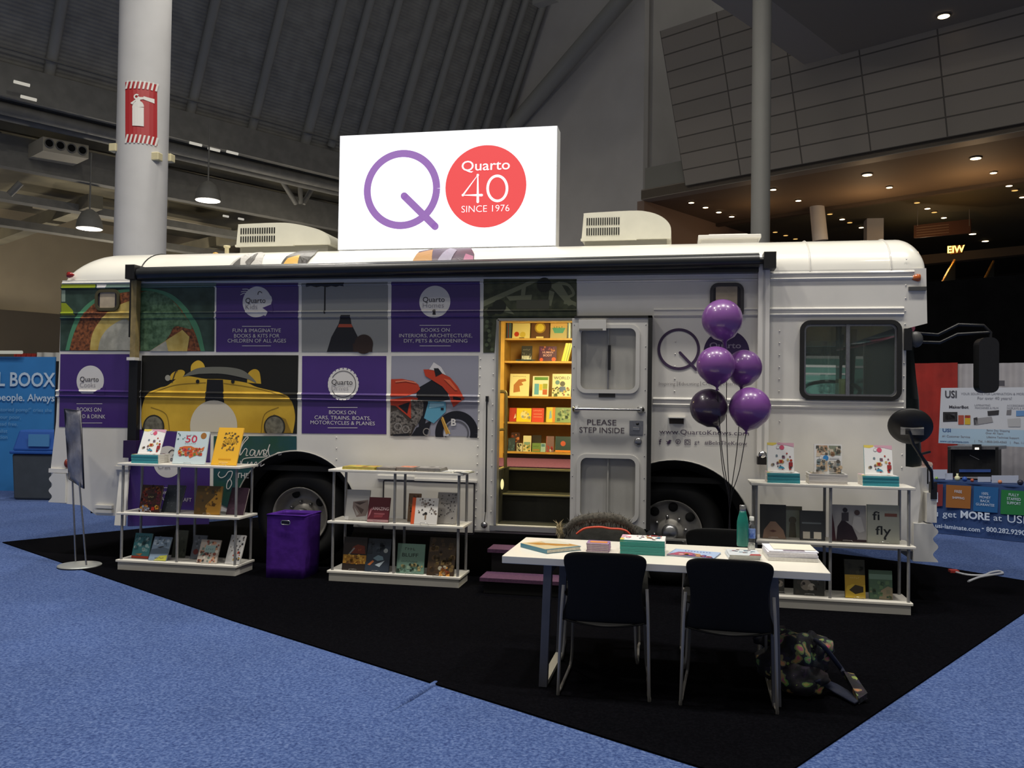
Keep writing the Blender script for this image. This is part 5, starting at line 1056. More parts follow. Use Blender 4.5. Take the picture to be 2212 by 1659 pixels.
lean('colourful gridded picture book at the front of the left shelf bottom tier', S5, 1420, 1602, 1432, 1212, -.46, .1, 24, .014, .5, cover='b0a59a', art=(('d', 11, 60, .06, .05, .94, .95, .06, ['8a4a3c', 'd8cfc0', '6a7a70', 'c08a6a', '4a4a4a']), ('r', .28, .45, .8, .75, '8fa8a4'), ('x', 4, .54, .56, .08, '4f6a6a', .4)))
lean('white tool picture book at the right end of the left shelf bottom tier', S5, 1680, 1815, 1425, 1170, -.44, .1, 26, .016, cover='c9c7c4', art=(('d', 21, 22, .1, .45, .9, .95, .05, ['4a4a50', '6a5a50']), ('d', 22, 14, .4, .1, .9, .4, .06, ['b0402c', '5a5a5a', 'c09a4a'])))
# --- middle shelf
y2 = -.47
def flat(label, S, xl, xr, yb, y, z, n, t, dep, group, yaw=0, **k):
    a = onY(*S(xl, yb), y); b_ = onY(*S(xr, yb), y)
    return stackup(n, label, (a.x, y, z), b_.x - a.x, dep, t, yaw, .003, group, **k)
flat('yellow-covered booklet in the pile on the middle shelf top', S6, 818, 1105, 345, -.43, 1., 4, .006, .2, 'yellow booklets', 0, cover='d8c83a', art=(('d', 3, 24, .05, .1, .95, .9, .08, ['e8dc6a', 'b0a02a', 'd88a3a']),))
flat('grey booklet in the pile beside the yellow ones', S6, 1122, 1290, 348, -.43, 1., 4, .006, .2, 'grey booklets', 0, cover='8f8780', art=(('d', 5, 12, .1, .1, .9, .9, .1, ['a8a098', '6f6862']),))
flat('orange-topped booklet in the pile on the middle shelf top', S6, 1295, 1450, 355, -.43, 1., 5, .006, .2, 'orange booklets', 0, cover='a8988c', art=(('r', .1, .3, .9, .9, 'd8734a'), ('d', 5, 12, .1, .1, .9, .9, .08, ['e0a080', 'b05a3a'])))
flat('grey magazine in the pile right of the orange booklets', S6, 1470, 1690, 355, -.43, 1., 6, .005, .2, 'grey magazines', -4, cover='a9a4a0', art=(('d', 6, 26, .05, .1, .95, .9, .08, ['c9c5c0', '6a6560', '8a8580']),))
flat('white leaflet spread at the right end of the middle shelf top', S6, 1640, 1790, 368, -.45, 1., 2, .003, .16, 'white leaflets', 8, cover='dcdcd8', art=(('d', 8, 12, .1, .1, .9, .9, .08, ['9aa0a8', '4a6a9a']),))
flat('leaflet with a dark band at the right end of the middle shelf top', S6, 1800, 1935, 368, -.46, 1., 2, .003, .15, 'banded leaflets', -10, cover='d0d0cc', art=(('r', 0, 0, .5, .5, '2f2f38'), ('r', .5, .4, 1, 1, '8a8a72')))
lean('white book with a feathered bird on the middle shelf', S6, 838, 1042, 768, 520, -.38, .54, 12, .02, .55, cover='c9c6c0', art=(('p', [(.3, .6), (.95, .68), (1, .4), (.9, .15), (.5, .1), (.3, .4)], '8a7a72'), ('p', [(.35, .58), (.9, .62), (.6, .5)], '4a3c38'), ('p', [(.4, .5), (.8, .35), (.7, .2)], '5a4a44'), ('p', [(.35, .45), (.6, .2), (.5, .14)], 'b0a8a0'), ('r', 0, 0, .16, .12, 'e8e6e2')))
lean('maroon book with white lettering on the middle shelf', S6, 1035, 1222, 790, 588, -.44, .54, 16, .016, .5, cover='5c1f28', art=(('p', [(0, .1), (.12, .3), (.2, .6), (.1, .5)], 'a86a70'), ('t', 'AMAZING', .58, .48, .14, 'd8b8b8', .78), ('r', .3, .3, .8, .36, '8a4a50'), ('p', [(.3, .16), (.7, .18), (.75, .3), (.3, .28)], '7a3238'), ('r', 0, 0, 1, .1, 'a07878')))
lean('tan book edge at the back of the middle shelf', S6, 1392, 1500, 780, 555, -.33, .54, 10, .016, cover='8a6a4c', art=(('d', 4, 22, .1, .1, .9, .95, .07, ['6a4a34', 'a8845a', '3f3028']),))
lean('white patterned book at the right of the middle shelf', S6, 1640, 1818, 805, 545, -.38, .54, 18, .024, .7, cover='b5b0aa', art=(('d', 31, 40, .06, .15, .94, .95, .03, ['4a4648', '6a6462', '8a807a']), ('x', 7, .45, .62, .08, '5a5654', .5)))
lean('white picture book with an orange spine on the middle shelf', S6, 1420, 1650, 814, 592, -.46, .54, 16, .014, .55, cover='dcd8d2', spine='d8582a', art=(('r', 0, 0, .13, 1, 'd8582a'), ('d', 17, 30, .25, .25, .95, .95, .03, ['4a4648', '8a8480', '6a5a50']), ('c', .55, .4, .06, '1c1a1c'), ('r', .52, .18, .58, .36, '8a7460'), ('x', 4, .5, .78, .07, '9a7a6a', .3), ('x', 5, .5, .68, .06, '9a8a7a', .3)))
lean('dark autumn book with an amber band on the middle shelf bottom tier', S6, 812, 1020, 1218, 938, -.42, .1, 10, .016, .5, cover='2a211c', art=(('p', [(.3, .5), (.4, .7), (.6, .78), (.9, .74), (.95, .5)], '6a2c18'), ('p', [(.25, .5), (.45, .68), (.5, .66), (.3, .48)], '8a8a88'), ('r', .02, .2, 1, .46, 'b5822c'), ('d', 5, 26, .08, .22, .95, .44, .05, ['8a5a1c', 'd8a84a', '5a3a1a']), ('x', 2, .72, .58, .1, 'a8603a', .15)))
lean('navy bird book with a round sticker on the middle shelf bottom tier', S6, 1012, 1225, 1238, 952, -.43, .1, 16, .016, .5, cover='2b3440', art=(('c', .8, .64, .09, '9aa0a0'), ('p', [(.3, .4), (.5, .5), (.7, .46), (.75, .36), (.5, .32)], '6f8894'), ('p', [(.1, .2), (.3, .34), (.36, .3), (.2, .18)], 'b86a3a'), ('p', [(.4, .2), (.8, .34), (.6, .14)], 'a8b4bc'), ('d', 3, 12, .1, .6, .7, .95, .08, ['36404c', '222a34'])))
lean('sage green book on the middle shelf bottom tier', S6, 1293, 1535, 1250, 996, -.43, .1, 10, .016, .5, cover='6d8c7c', art=(('x', 4, .47, .78, .11, '3c4a40', .4), ('t', 'BLUFF', .47, .56, .12, '2f3a32', .6), ('x', 11, .47, .38, .055, '4a5a50', .6), ('d', 13, 26, .03, .05, .97, .3, .05, ['8aa08a', 'a89a6a', '4f6a5a', '2c3a30'])))
lean('tall dark brown book at the right of the middle shelf bottom tier', S6, 1562, 1800, 1272, 942, -.45, .1, 18, .02, .4, cover='3c2c1c', art=(('d', 14, 44, .06, .1, .95, .95, .07, ['5a4428', '2c2014', '6f5a34', '4a3a24']), ('d', 15, 12, .45, .03, .8, .25, .06, ['c98a3a', 'a8a08a', '7a3a1c'])))
# --- right shelf
zt, a, b_ = tealstack(S7, 268, 512, -.47, 1., 9, 'catalogue in the left teal stack on the right shelf', 'teal-edged catalogues at the left of the right shelf', **TEALS)
lean('white catalogue with scattered pictures leaning at the left of the right shelf', S7, 268, 468, 488, 262, -.42, zt, 8, .008, **TEALS)
zt2, a, b_ = tealstack(S7, 980, 1252, -.49, 1., 9, 'catalogue in the right teal stack on the right shelf', 'teal-edged catalogues at the right of the right shelf', **TEALS)
lean('white catalogue with scattered pictures leaning at the right of the right shelf', S7, 995, 1207, 512, 281, -.44, zt2, 12, .008, **TEALS)
wart = (('r', .1, .62, .48, .95, 'c9a68a'), ('r', .53, .62, .95, .95, '8a907c'), ('d', 3, 30, .1, .62, .95, .93, .06, ['b08a6a', '6f7a6a', 'd8c8b0', '5a5a54']), ('c', .42, .52, .1, '3f8cc9'), ('c', .24, .52, .06, 'b8b6b8'), ('c', .24, .52, .045, 'e8e6e2'), ('r', .55, .5, .9, .53, 'c0c0c0'), ('r', .1, .06, .48, .42, 'bfa88c'), ('r', .53, .06, .95, .42, 'a09a90'), ('d', 4, 34, .1, .06, .95, .42, .06, ['c9b090', '7f8a8a', '5a544c', 'e0d8c8']))
WH = dict(cover='e6e4e0', spine='d8d2ca', art=wart)
zt3, a, b_ = tealstack(S7, 580, 868, -.48, 1., 8, 'white catalogue in the centre stack on the right shelf', 'white catalogues at the centre of the right shelf', .010, **WH)
lean('glossy white catalogue with a blue dot leaning at the centre of the right shelf', S7, 618, 826, 490, 272, -.43, zt3, 6, .008, **WH)
lean('dark portrait book at the left of the right shelf middle tier', S7, 214, 408, 962, 722, -.42, .54, 4, .016, .5, cover='2f2f2c', art=(('p', [(.1, 0), (.15, .25), (.4, .5), (.6, .5), (.9, .25), (1, 0)], '8a6f5c'), ('p', [(.35, .22), (.5, .26), (.65, .22), (.5, .18)], '5a3a32')))
lean('narrow pale green portrait book on the right shelf middle tier', S7, 385, 528, 955, 735, -.32, .54, 4, .014, cover='8d9186', art=(('r', .15, .0, .95, .85, '9aa092'), ('c', .5, .55, .2, '6a6452'), ('p', [(.3, 0), (.35, .45), (.65, .45), (.7, 0)], '5f5a48'), ('r', 0, .88, 1, 1, '6a6a58')))
lean('charcoal book with two white blocks on the right shelf middle tier', S7, 512, 700, 978, 768, -.42, .54, 6, .016, .5, cover='3a3c3c', art=(('r', .08, .55, .85, .6, '6f7678'), ('r', .12, .04, .4, .28, 'c9c2b2'), ('r', .55, .04, .85, .28, 'ded6c4')))
lean('white book with dancing silhouettes on the right shelf middle tier', S7, 745, 1008, 992, 724, -.42, .54, 4, .016, .45, cover='9d9a98', art=(('p', [(0, 0), (0, .95), (.08, .5), (.14, 0)], '3c1418'), ('p', [(.14, 0), (.18, .4), (.3, .58), (.4, .56), (.6, .42), (.75, .1), (.72, 0)], '26161a'), ('c', .4, .86, .07, '2a2226'), ('p', [(.3, .56), (.3, .78), (.5, .8), (.5, .56)], '3a3438'), ('p', [(.6, .42), (.65, .7), (.85, .68), (.95, .3), (.8, .25)], 'b5b2b0'), ('c', .74, .8, .08, '4a3a36'), ('r', .14, 0, 1, .06, '2c1216')))
lean('pale book with big black letters on the right shelf middle tier', S7, 1014, 1256, 1004, 724, -.43, .54, 4, .016, .5, cover='a5a698', art=(('t', 'fi', .28, .6, .28, '20221e', .3), ('t', 'fly', .5, .22, .28, '20221e', .75), ('r', .55, .7, .93, .78, '7a4a3c'), ('c', .55, .12, .04, '20221e')))
lean('dark owl book behind the table corner on the right shelf bottom tier', S7, 465, 695, 1398, 1150, -.43, .1, 6, .016, .5, cover='33342e', art=(('c', .4, .3, .18, '7a736a'), ('c', .58, .25, .12, 'a09a90'), ('c', .33, .34, .05, '2a2622'), ('d', 6, 16, .05, .05, .9, .6, .05, ['5a544c', '8a8278', '3f3c34'])))
lean('second dark owl book half hidden by the table on the right shelf bottom tier', S7, 230, 395, 1390, 1150, -.40, .1, 6, .016, .8, cover='3a3a36', art=(('c', .8, .3, .15, '8a8278'), ('d', 7, 14, .4, .1, .95, .6, .06, ['6a645a', '2c2a26'])))
lean('yellow bird book on the right shelf bottom tier', S7, 850, 1002, 1432, 1132, -.45, .1, 10, .016, .65, cover='2c2c1e', art=(('r', 0, 0, 1, .6, 'b5922c'), ('p', [(0, 0), (.1, .3), (.4, .36), (.7, .3), (1, .35), (1, 0)], 'c9a834'), ('p', [(.2, .2), (.5, .34), (.9, .3), (.9, .16), (.5, .1)], '3a301c'), ('x', 5, .5, .5, .1, 'd8b86a', .5), ('d', 3, 10, .1, .65, .9, .95, .08, ['3c3c28', '1f2016'])))
lean('green landscape book at the right of the right shelf bottom tier', S7, 1030, 1205, 1445, 1212, -.44, .1, 8, .016, cover='4d6650', art=(('r', 0, .68, 1, .86, '6f8a78'), ('p', [(.4, 0), (.5, .3), (.8, .45), (1, .4), (1, 0)], '8a7f66'), ('d', 4, 20, .05, .05, .95, .6, .07, ['5f7a58', '7a7860', '3a5040'])))
for x, y, z, l in ((-4.62, -.52, 1., 'small wire easel at the centre of the left shelf top'), (1.66, -.47, .1, 'small wire easel under the green landscape book')): pass

# ================================================================ books inside the bus
def inside(label, x0, x1, yb, yt, s, art, cover, y=None, tilt=10, group='books on the bookcase in the bus', t=.014, spine=None, yaw=0):
    y = y if y is not None else BY + .05; z = SH[s] + .001
    return lean(label + ' on the %s bookcase shelf in the bus' % ['top', 'second', 'third', 'fourth', 'bottom'][s], I8, x0, x1, yb, yt, y, z, tilt, t, None, .36, .001, cover=cover, art=art, group=group, parts=False, spine=spine)
inside('pale book with a red spot', 305, 480, 322, 120, 0, (('c', .25, .2, .14, 'b83a24'), ('c', .6, .18, .16, 'c9b04a'), ('x', 4, .5, .86, .1, '4a3a1a', .6), ('r', .4, .0, .7, .04, '3a2a1a')), 'd9c98a')
inside('brown book with a gold emblem', 490, 672, 322, 110, 0, (('x', 8, .5, .78, .1, 'e0c84a', .75), ('c', .5, .48, .3, 'a8842c'), ('c', .5, .48, .22, 'd8c04a'), ('r', .3, .0, .7, .08, 'd8c88a')), '5c3a26')
inside('beige book with a teal bowl', 684, 850, 322, 120, 0, (('r', 0, .5, 1, .8, 'd0a86a'), ('p', [(.1, .5), (.9, .5), (.75, .25), (.25, .25)], '4f9a8a'), ('x', 4, .5, .5, .12, '4f7a3a', .6)), 'b8a87a')
inside('dark black and white book', 395, 500, 540, 402, 1, (('r', .05, .1, .95, .35, 'b8b8b0'), ('x', 5, .5, .7, .14, '8a8a84', .7), ('d', 3, 14, .1, .1, .9, .6, .06, ['d0d0c8', '5a5a58'])), '2f2f34')
inside('purple human body book', 570, 745, 545, 405, 1, (('t', 'HUMAN', .5, .52, .12, 'd8a8b0', .6), ('t', 'BODY', .5, .32, .12, 'd8a8b0', .5), ('c', .15, .1, .1, 'c9502c'), ('c', .85, .12, .12, 'c9502c'), ('d', 4, 14, .1, .7, .9, .95, .05, ['7a3a6a', 'b06a4a'])), '4c2044')
inside('pale dinosaur book', 278, 470, 893, 680, 2, (('p', [(.2, .15), (.2, .5), (.45, .75), (.8, .78), (.85, .68), (.6, .62), (.7, .5), (.5, .45), (.55, .2)], 'b0703a'), ('x', 9, .5, .86, .07, '8a7a4a', .7)), 'e0d6a0')
inside('white book of coloured squares', 505, 665, 893, 702, 2, (('r', .1, .8, .95, .95, '5a8a3a'), ('r', .12, .08, .4, .62, '5aa0c0'), ('r', .42, .3, .62, .6, 'd8b83a'), ('r', .64, .08, .92, .34, 'b85a2a'), ('r', .64, .36, .92, .62, '9aa03a'), ('r', .42, .08, .62, .28, 'e0e0d0')), 'dcd8c0')
inside('cream book with the word world', 700, 888, 893, 680, 2, (('t', 'WORLD', .5, .76, .15, '2c2418', .85), ('c', .28, .62, .12, '4a7a8a'), ('c', .55, .56, .14, '2f2a26'), ('p', [(.38, .2), (.42, .44), (.7, .44), (.76, .2)], '35508a'), ('d', 8, 24, .05, .03, .95, .4, .06, ['3a2a1c', 'c9a83a', '8a3a2a', '5a6a3a'])), 'dfd2a8')
inside('red book behind the yellow one', 275, 350, 1148, 1018, 3, (('p', [(.6, .2), (.9, .3), (.8, .6)], 'e8d8c0'),), 'b8301e', BY + .08)
inside('bright yellow book', 347, 492, 1150, 1020, 3, (('c', .55, .5, .28, 'e0d49a'), ('d', 5, 10, .3, .2, .9, .8, .07, ['c9b050', '9aa0a0'])), 'e6c820')
inside('coral red book', 498, 618, 1155, 1020, 3, (('x', 8, .5, .78, .1, 'f0b8a0', .7), ('r', .15, .55, .85, .58, 'f0b090'), ('r', .15, .35, .85, .38, 'f0b090')), 'd0402c')
inside('yellow and orange book', 642, 738, 1155, 1012, 3, (('r', .65, 0, 1, 1, 'd8882c'), ('p', [(.3, .2), (.6, .3), (.5, .8), (.35, .7)], '8ab0c0')), 'd8c83a', BY + .08)
inside('sage green book', 732, 888, 1155, 1015, 3, (('d', 6, 26, .15, .15, .9, .85, .08, ['5f8060', 'a0b088', '3f5a48']),), '7f9a6c')
inside('dark blue book at the left end', 262, 330, 1440, 1320, 4, (('d', 3, 8, .1, .1, .9, .9, .1, ['4a6a7a']),), '2f4452', BY + .08)
inside('red and brown book', 290, 375, 1440, 1262, 4, (('d', 3, 20, .1, .1, .9, .9, .12, ['8a3a24', 'c9784a', '3a1c18']),), '4a2420', BY + .1)
inside('small white striped book', 350, 405, 1440, 1370, 4, (('d', 9, 16, .1, .1, .9, .9, .12, ['2a2a2a']),), 'c9c4a8', BY + .02)
inside('cream house picture book', 412, 490, 1447, 1295, 4, (('r', .1, .4, .9, .6, '7a9a8a'), ('d', 3, 20, .1, .05, .9, .4, .1, ['3f5a3a', '8aa06a', 'c9a84a'])), 'd8d0a8', BY + .02)
inside('green small book', 502, 585, 1447, 1368, 4, (('x', 5, .5, .55, .16, '2c3a1c', .7), ('r', .1, .1, .9, .3, '9a7a3a')), '6a8a4a', BY + .02)
inside('dark book behind the green one', 500, 590, 1447, 1290, 4, (), '2f2420', BY + .14)
inside('small pale blue book', 588, 636, 1447, 1370, 4, (('r', .15, .6, .85, .9, '4a7a8a'),), '9ab8b8', BY + .02)
inside('mauve book with white shapes', 642, 718, 1450, 1300, 4, (('d', 3, 12, .2, .05, .8, .4, .1, ['e0d8d0', 'a83a3a']), ('r', .0, .0, .06, 1, 'c06a6a')), '7a5a60', BY + .04)
inside('dark teal book with an orange disc', 735, 885, 1450, 1302, 4, (('c', .5, .55, .17, 'c9583a'), ('r', 0, 0, 1, .13, 'd8882c')), '274048', BY + .04, spine='3f8a94')
hx = ['3a5a7a', '7a2e2a', '2f6a7a', '4a4a52', 'c9a83a']
def spines(label, n, xa, xb, yb, yt, s, cols, slant=0, z=None):
    z = z or SH[s]; a = onY(*I8(xa, yb), BY + .04); b_ = onY(*I8(xb, yb), BY + .04); th = (b_.x - a.x) / n; h = onY(*I8(xa, yt), BY + .04).z - z
    for i in range(n):
        r = book('%s spine of the %s' % (['first', 'second', 'third', 'fourth', 'fifth', 'sixth'][i], label), .16, h, th * .95, (a.x + th * i, BY + .05, z + .002), 0, 0, cols[i % len(cols)], None, (), 'upright books in the bookcase', parts=False)
        r.rotation_euler = (0, R(slant), R(90)) if not slant else (-R(-slant), 0, R(90)); 
        r.location.x += th
        if slant: r.rotation_euler = Matrix.Rotation(R(slant), 3, 'Y').to_4x4().to_euler() ; r.rotation_euler = (Matrix.Rotation(R(slant), 4, 'Y') @ Matrix.Rotation(R(90), 4, 'Z')).to_euler()
spines('blue books at the left of the top bookcase shelf', 4, 250, 296, 318, 120, 0, hx)
spines('blue books at the right of the top bookcase shelf', 3, 856, 892, 318, 150, 0, ['2f4a5a', 'c9c4a8', '3a5a7a'])
spines('slanting yellow books on the second bookcase shelf', 6, 792, 862, 535, 372, 1, ['d8cf3a', 'e0d84a', 'b0b83a', 'e6e04a', '8a9a3a', 'd8cf3a'], 14)
a = onY(*I8(345, 545), BY + .02); b_ = onY(*I8(525, 545), BY + .02)
book('blue book lying flat on the second bookcase shelf', b_.x - a.x, .16, .016, (a.x, BY + .02, SH[1] + .017), 0, 90, '4a7a9a', None, (('r', .8, 0, 1, 1, 'b84a3a'),), parts=False)
for y0, y1, s, c_, l in ((545, 480, 1, '5f8a7a', 'green book'), (810, 630, 2, 'b8404a', 'slanted red book'), (1120, 980, 3, 'd8b82c', 'yellow book'), (1390, 1310, 4, 'a83a2a', 'red book'), (1440, 1400, 4, 'c9b88a', 'cream book')):
    a = onY(*I8(168, 1200), BY + .03); z = SH2[s]; h = onY(*I8(168, y1), BY + .03).z - z
    book('%s in the narrow bookcase strip at the left of the doorway, tier %s' % (l, ['top', 'second', 'third', 'fourth', 'lowest'][s]), .07, max(.06, h if l != 'cream book' else .07), .02, (a.x - (.03 if l == 'cream book' else .05), BY + (.01 if l == 'cream book' else .05), z + .001), 0, 8, c_, None, (('r', .2, .5, .8, .7, 'e0d0b0'),), parts=False)
# ================================================================ table, chairs and things around them
TT = thing('meeting_table', 'long white table with grey legs standing in front of the bus', 'table', (-.97, -2.8625, 0), -.022)
TLN, TDP, TH_ = 1.785, .71, .74
tw = mat('table_laminate', 'ece7da', .35, coat=.2, noise=.015, scale=4); tg = mat('table_leg', '55565e', .45, .2, noise=.05, scale=20)
mb = MB(); mb.box(0, TLN, 0, TDP, TH_ - .042, TH_, tw); mb.obj('tabletop', TT, True, .003)
for x, s in ((.262, -1), (1.50, 1)):
    for y in (.05, TDP - .05):
        mb = MB(); a = Vector((x, y, TH_ - .042)); e = Vector((x + s * .02, y, 0))
        mb.prism([e + Vector((-.023, -.025, 0)), e + Vector((.023, -.025, 0)), e + Vector((.023, .025, 0)), e + Vector((-.023, .025, 0))], a - e, tg); mb.obj('leg', TT, True)
    MB().box(x - .02, x + .02, .05, TDP - .05, TH_ - .09, TH_ - .042, tg).obj('cross_rail', TT, True)
    MB().box(x + s * .02 - .023, x + s * .02 + .023, .07, TDP - .07, .0, .03, mat('foot_rail', 'bdb9ac', .4)).obj('foot_rail', TT, True, label='foot rail coloured pale as if lit from above')  # light falling on the rail is put into this pale colour
cp = mat('chair_plastic', '0b0b0c', .6, noise=.1, scale=40, spec=.2)
chr_ = mat('chair_chrome', '8f8c88', .3, .45)
def chair(label, loc, rz):
    r = thing('stacking_chair', label, 'chair', loc, rz, 'black stacking chairs at the white table')       # local: back at y = 0, seat towards +y
    def bw(v): return .205 + .028 * math.cos(v * 2.2 - .1) if v > .5 else .205 + .05 * (1 - v / .5) ** 1.3 - .004
    def fb(u, v):
        z = .405 + .395 * v; w = .232 - .026 * math.sin(math.pi * min(1, v / .8) * .9) if v < .95 else .232
        w = [.252, .236, .222, .211, .206, .206, .210, .218, .228, .233, .212][round(v * 10)]
        t = 2 * u - 1; return Vector((t * w, .045 * (1 - t * t) * -.5 + .0 + .04 * (1 - v) ** 2 * .5 - .02 * v, z - (.016 * abs(t) ** 6 if v > .95 else 0)))
    o = MB().grid(fb, 12, 10, cp).obj('backrest', r, True)
    m = o.modifiers.new('solid', 'SOLIDIFY'); m.thickness = .014; s = o.modifiers.new('sub', 'SUBSURF'); s.levels = 1; s.render_levels = 2
    def fs(u, v): t = 2 * u - 1; return Vector((t * (.225 + .02 * math.sin(math.pi * v)), .0 + .44 * v, .43 - .03 * (1 - t * t) * (1 - .6 * v) - .02 * max(0, v - .8) * 5 * .5 - .008))
    o = MB().grid(fs, 10, 8, cp).obj('seat', r, True); m = o.modifiers.new('solid', 'SOLIDIFY'); m.thickness = .014; s = o.modifiers.new('sub', 'SUBSURF'); s.levels = 1; s.render_levels = 1
    for s in (-1, 1):
        MB().tube(smooth_pts([(s * .23, .02, .6), (s * .238, .0, .43), (s * .248, -.01, .03), (s * .25, .01, .012), (s * .245, .06, .011)], 5), .009, chr_, 10).obj('rear_leg', r, True)
        MB().tube(smooth_pts([(s * .245, .06, .011), (s * .24, .25, .011), (s * .235, .44, .011), (s * .23, .475, .03), (s * .222, .47, .1), (s * .21, .40, .405)], 5), .009, chr_, 10).obj('front_leg', r, True)
        MB().tube([(s * .235, .01, .402), (s * .21, .40, .402)], .008, chr_, 8).obj('side_rail', r, True)
    return r
ch = chair('black plastic chair at the left of the table front, back to the camera', (-.375, -2.945, .006), R(1))
dup(ch, (.290, -2.965, .006), (0, 0, R(-2.5)), 'black plastic chair at the right of the table front, back to the camera')
dup(ch, (.30, -1.88, .006), (0, 0, R(180)), 'black plastic chair behind the table, facing the camera beside the teal bottle')
dup(ch, (-.475, -1.86, .006), (0, 0, R(183)), 'black plastic chair behind the table with a fur-collared coat over it')
# coat over the back of the fourth chair
ct = thing('coat', 'dark coat with a grey fur collar hung over the chair behind the table', 'coat', (-.475, -1.86, .80), R(3))
clm = mat('coat_cloth', '35342f', .85, noise=.25, scale=12, bump=.5); furm = mat('fur', '4a463f', .9, noise=.4, scale=60); tan = mat('tan_fur', '9a8a68', .9, noise=.3, scale=60)
def fcoat(u, v):
    a = math.pi * (v * 1.0); z = .015 + .03 * math.sin(a) if 0 else 0
    t = 2 * u - 1; w = .26 + .05 * abs(math.cos(a)); y = -.075 * math.cos(a); h = .03 * math.sin(a) - .42 * max(0, abs(math.cos(a)) - .25) * (1.0 if v > .5 else .55)
    return Vector((t * w + .012 * math.sin(9 * v + 5 * u), y + .012 * math.sin(14 * u), h - .05 * abs(t) ** 3))
o = MB().grid(fcoat, 20, 20, clm).obj('coat_body', ct, True); m = o.modifiers.new('solid', 'SOLIDIFY'); m.thickness = .02
rn = random.Random(3)
def furtube(pts, r, m, n, ln, name, droop=.4):
    mb = MB(); P = smooth_pts(pts, 6); mb.tube(P, [r * (.6 + .4 * math.sin(math.pi * i / (len(P) - 1))) for i in range(len(P))], m, 10)
    for _ in range(n):
        p = Vector(P[rn.randrange(len(P))]); a = rn.uniform(0, 2 * math.pi); d = Vector((rn.uniform(-.5, .5), math.cos(a), math.sin(a) - droop)).normalized(); b_ = p + d * r * .7; e = Vector((-d.z, 0, d.x)) * .003
        mb.poly([b_ - e, b_ + e, b_ + d * ln * rn.uniform(.5, 1) + Vector((0, 0, -.012))], m)
    return mb.obj(name, ct, True)
furtube([(-.25, -.10, -.05), (-.17, -.115, .035), (0, -.12, .065), (.14, -.115, .04), (.23, -.10, -.06)], .035, furm, 520, .05, 'fur_collar')
furtube([(-.30, -.06, .0), (-.285, -.07, -.05), (-.28, -.06, -.12)], .022, tan, 130, .06, 'tan_fur_tuft')
cor = mat('coral_piping', 'd8543c', .6)
MB().tube(smooth_pts([(-.17, -.155, -.045), (-.115, -.165, -.005), (-.02, -.168, .008), (.05, -.166, .0), (.12, -.166, -.002), (.165, -.16, -.02), (.20, -.15, -.07)], 5), .007, cor, 8).obj('coral_piping', ct, True)
o = MB().grid(lambda u, v: Vector((.20 + .10 * u, -.12 + .02 * math.sin(8 * v), -.08 - .5 * v + .02 * math.sin(7 * u))), 6, 10, clm).obj('sleeve', ct, True); m = o.modifiers.new('solid', 'SOLIDIFY'); m.thickness = .03
# ---- things on the table
TZ = .741
def tb(label, S, pts, z, n, t, yaw, w, h, **k):
    p = onZ(*S(*pts), z); return p
tp = lambda S, x, y: onZ(*S(x, y), TZ)
A, B_, C_ = tp(TL, 650, 365), tp(TL, 820, 445), tp(TL, 1275, 405)
w_ = (C_ - B_).length; h_ = (A - B_).length; ya = math.degrees(math.atan2((C_ - B_).y, (C_ - B_).x))
r = book('hardback with a golden landscape and blue edges lying at the left of the table', w_, .27, .024, (B_.x, B_.y, TZ + .024), ya, 90, '4f7f94', '4a8298', (('r', .0, .05, 1, 1, 'cfc09a'), ('p', [(.1, .9), (.2, .6), (.4, .5), (.5, .3), (.9, .12), (1, .05), (.95, .35), (.7, .5), (.4, .85)], 'b5803a'), ('p', [(.5, .7), (.9, .3), (1, .5), (1, 1), (.6, 1)], 'd5d2c0')))
r.rotation_euler = (-R(90), 0, R(ya + 4))
p0_ = tp(TL, 1322, 415); p1_ = tp(TL, 1605, 425)
stackup(5, 'small purple and orange booklet in the pile on the table', (p0_.x, p0_.y, TZ), (p1_ - p0_).length, .115, .0095, -1, .002, 'small booklets on the table', cover='a98ab0', spine='b0a4a4', art=(('r', .0, .3, 1, 1, '9a78a4'), ('r', .12, .25, .9, .75, 'e08a2c'), ('x', 12, .5, .42, .16, 'e8d0a0', .7)))
p0_ = tp(T8, 768, 302); p1_ = tp(T8, 1018, 312)
stackup(9, 'teal-edged catalogue in the stack at the middle of the table', (p1_.x, p1_.y, TZ), .2, (p1_ - p0_).length, .0088, 89, .002, 'teal-edged catalogues on the table', cover='f0efec', spine='359088', art=cat_art)
p0_ = tp(TR, 120, 700); p1_ = tp(TR, 660, 748)
book('thin light blue picture book lying on the table behind the right chair', .27, .22, .008, (p0_.x, p0_.y, TZ + .008), math.degrees(math.atan2(p1_.y - p0_.y, p1_.x - p0_.x)), 90, 'aabfe0', None, (('p', [(0, 0), (.15, .55), (.4, .6), (.7, .3), (1, 0)], 'a85a70'), ('p', [(.3, 0), (.5, .3), (.9, .2), (1, 0)], '3f3f7a'), ('d', 5, 18, .1, .1, .9, .45, .05, ['d89a4a', 'c9506a', '6a5a9a', 'e0b0a0']), ('x', 9, .55, .72, .09, '4a5a9a', .6)))
p0_ = tp(TR, 905, 745); p1_ = tp(TR, 1300, 752)
stackup(4, 'white brochure in the fanned pile under the teal bottle', (p0_.x, p0_.y, TZ), (p1_ - p0_).length * .98, .2, .006, 3, .004, 'brochures under the bottle', cover='d5dade', art=(('p', [(.62, 0), (.7, .25), (1, .28), (1, 0)], 'a8443c'), ('d', 6, 14, .1, .4, .9, .95, .06, ['3a4a60', '8aa0b0', '6a3a3a', 'b0c0c8'])))
BT = tp(TR, 1070, 630); BT.z = TZ + .025
bt = thing('drinks_bottle', 'teal metal drinking bottle with a silver cap on the table', 'bottle', BT)
k = 1849.43 / (BT - CAM).dot(FW); hB = 513 / 5.821 / k; rB = 72 / 5.821 / k; T = Matrix.Translation(BT)
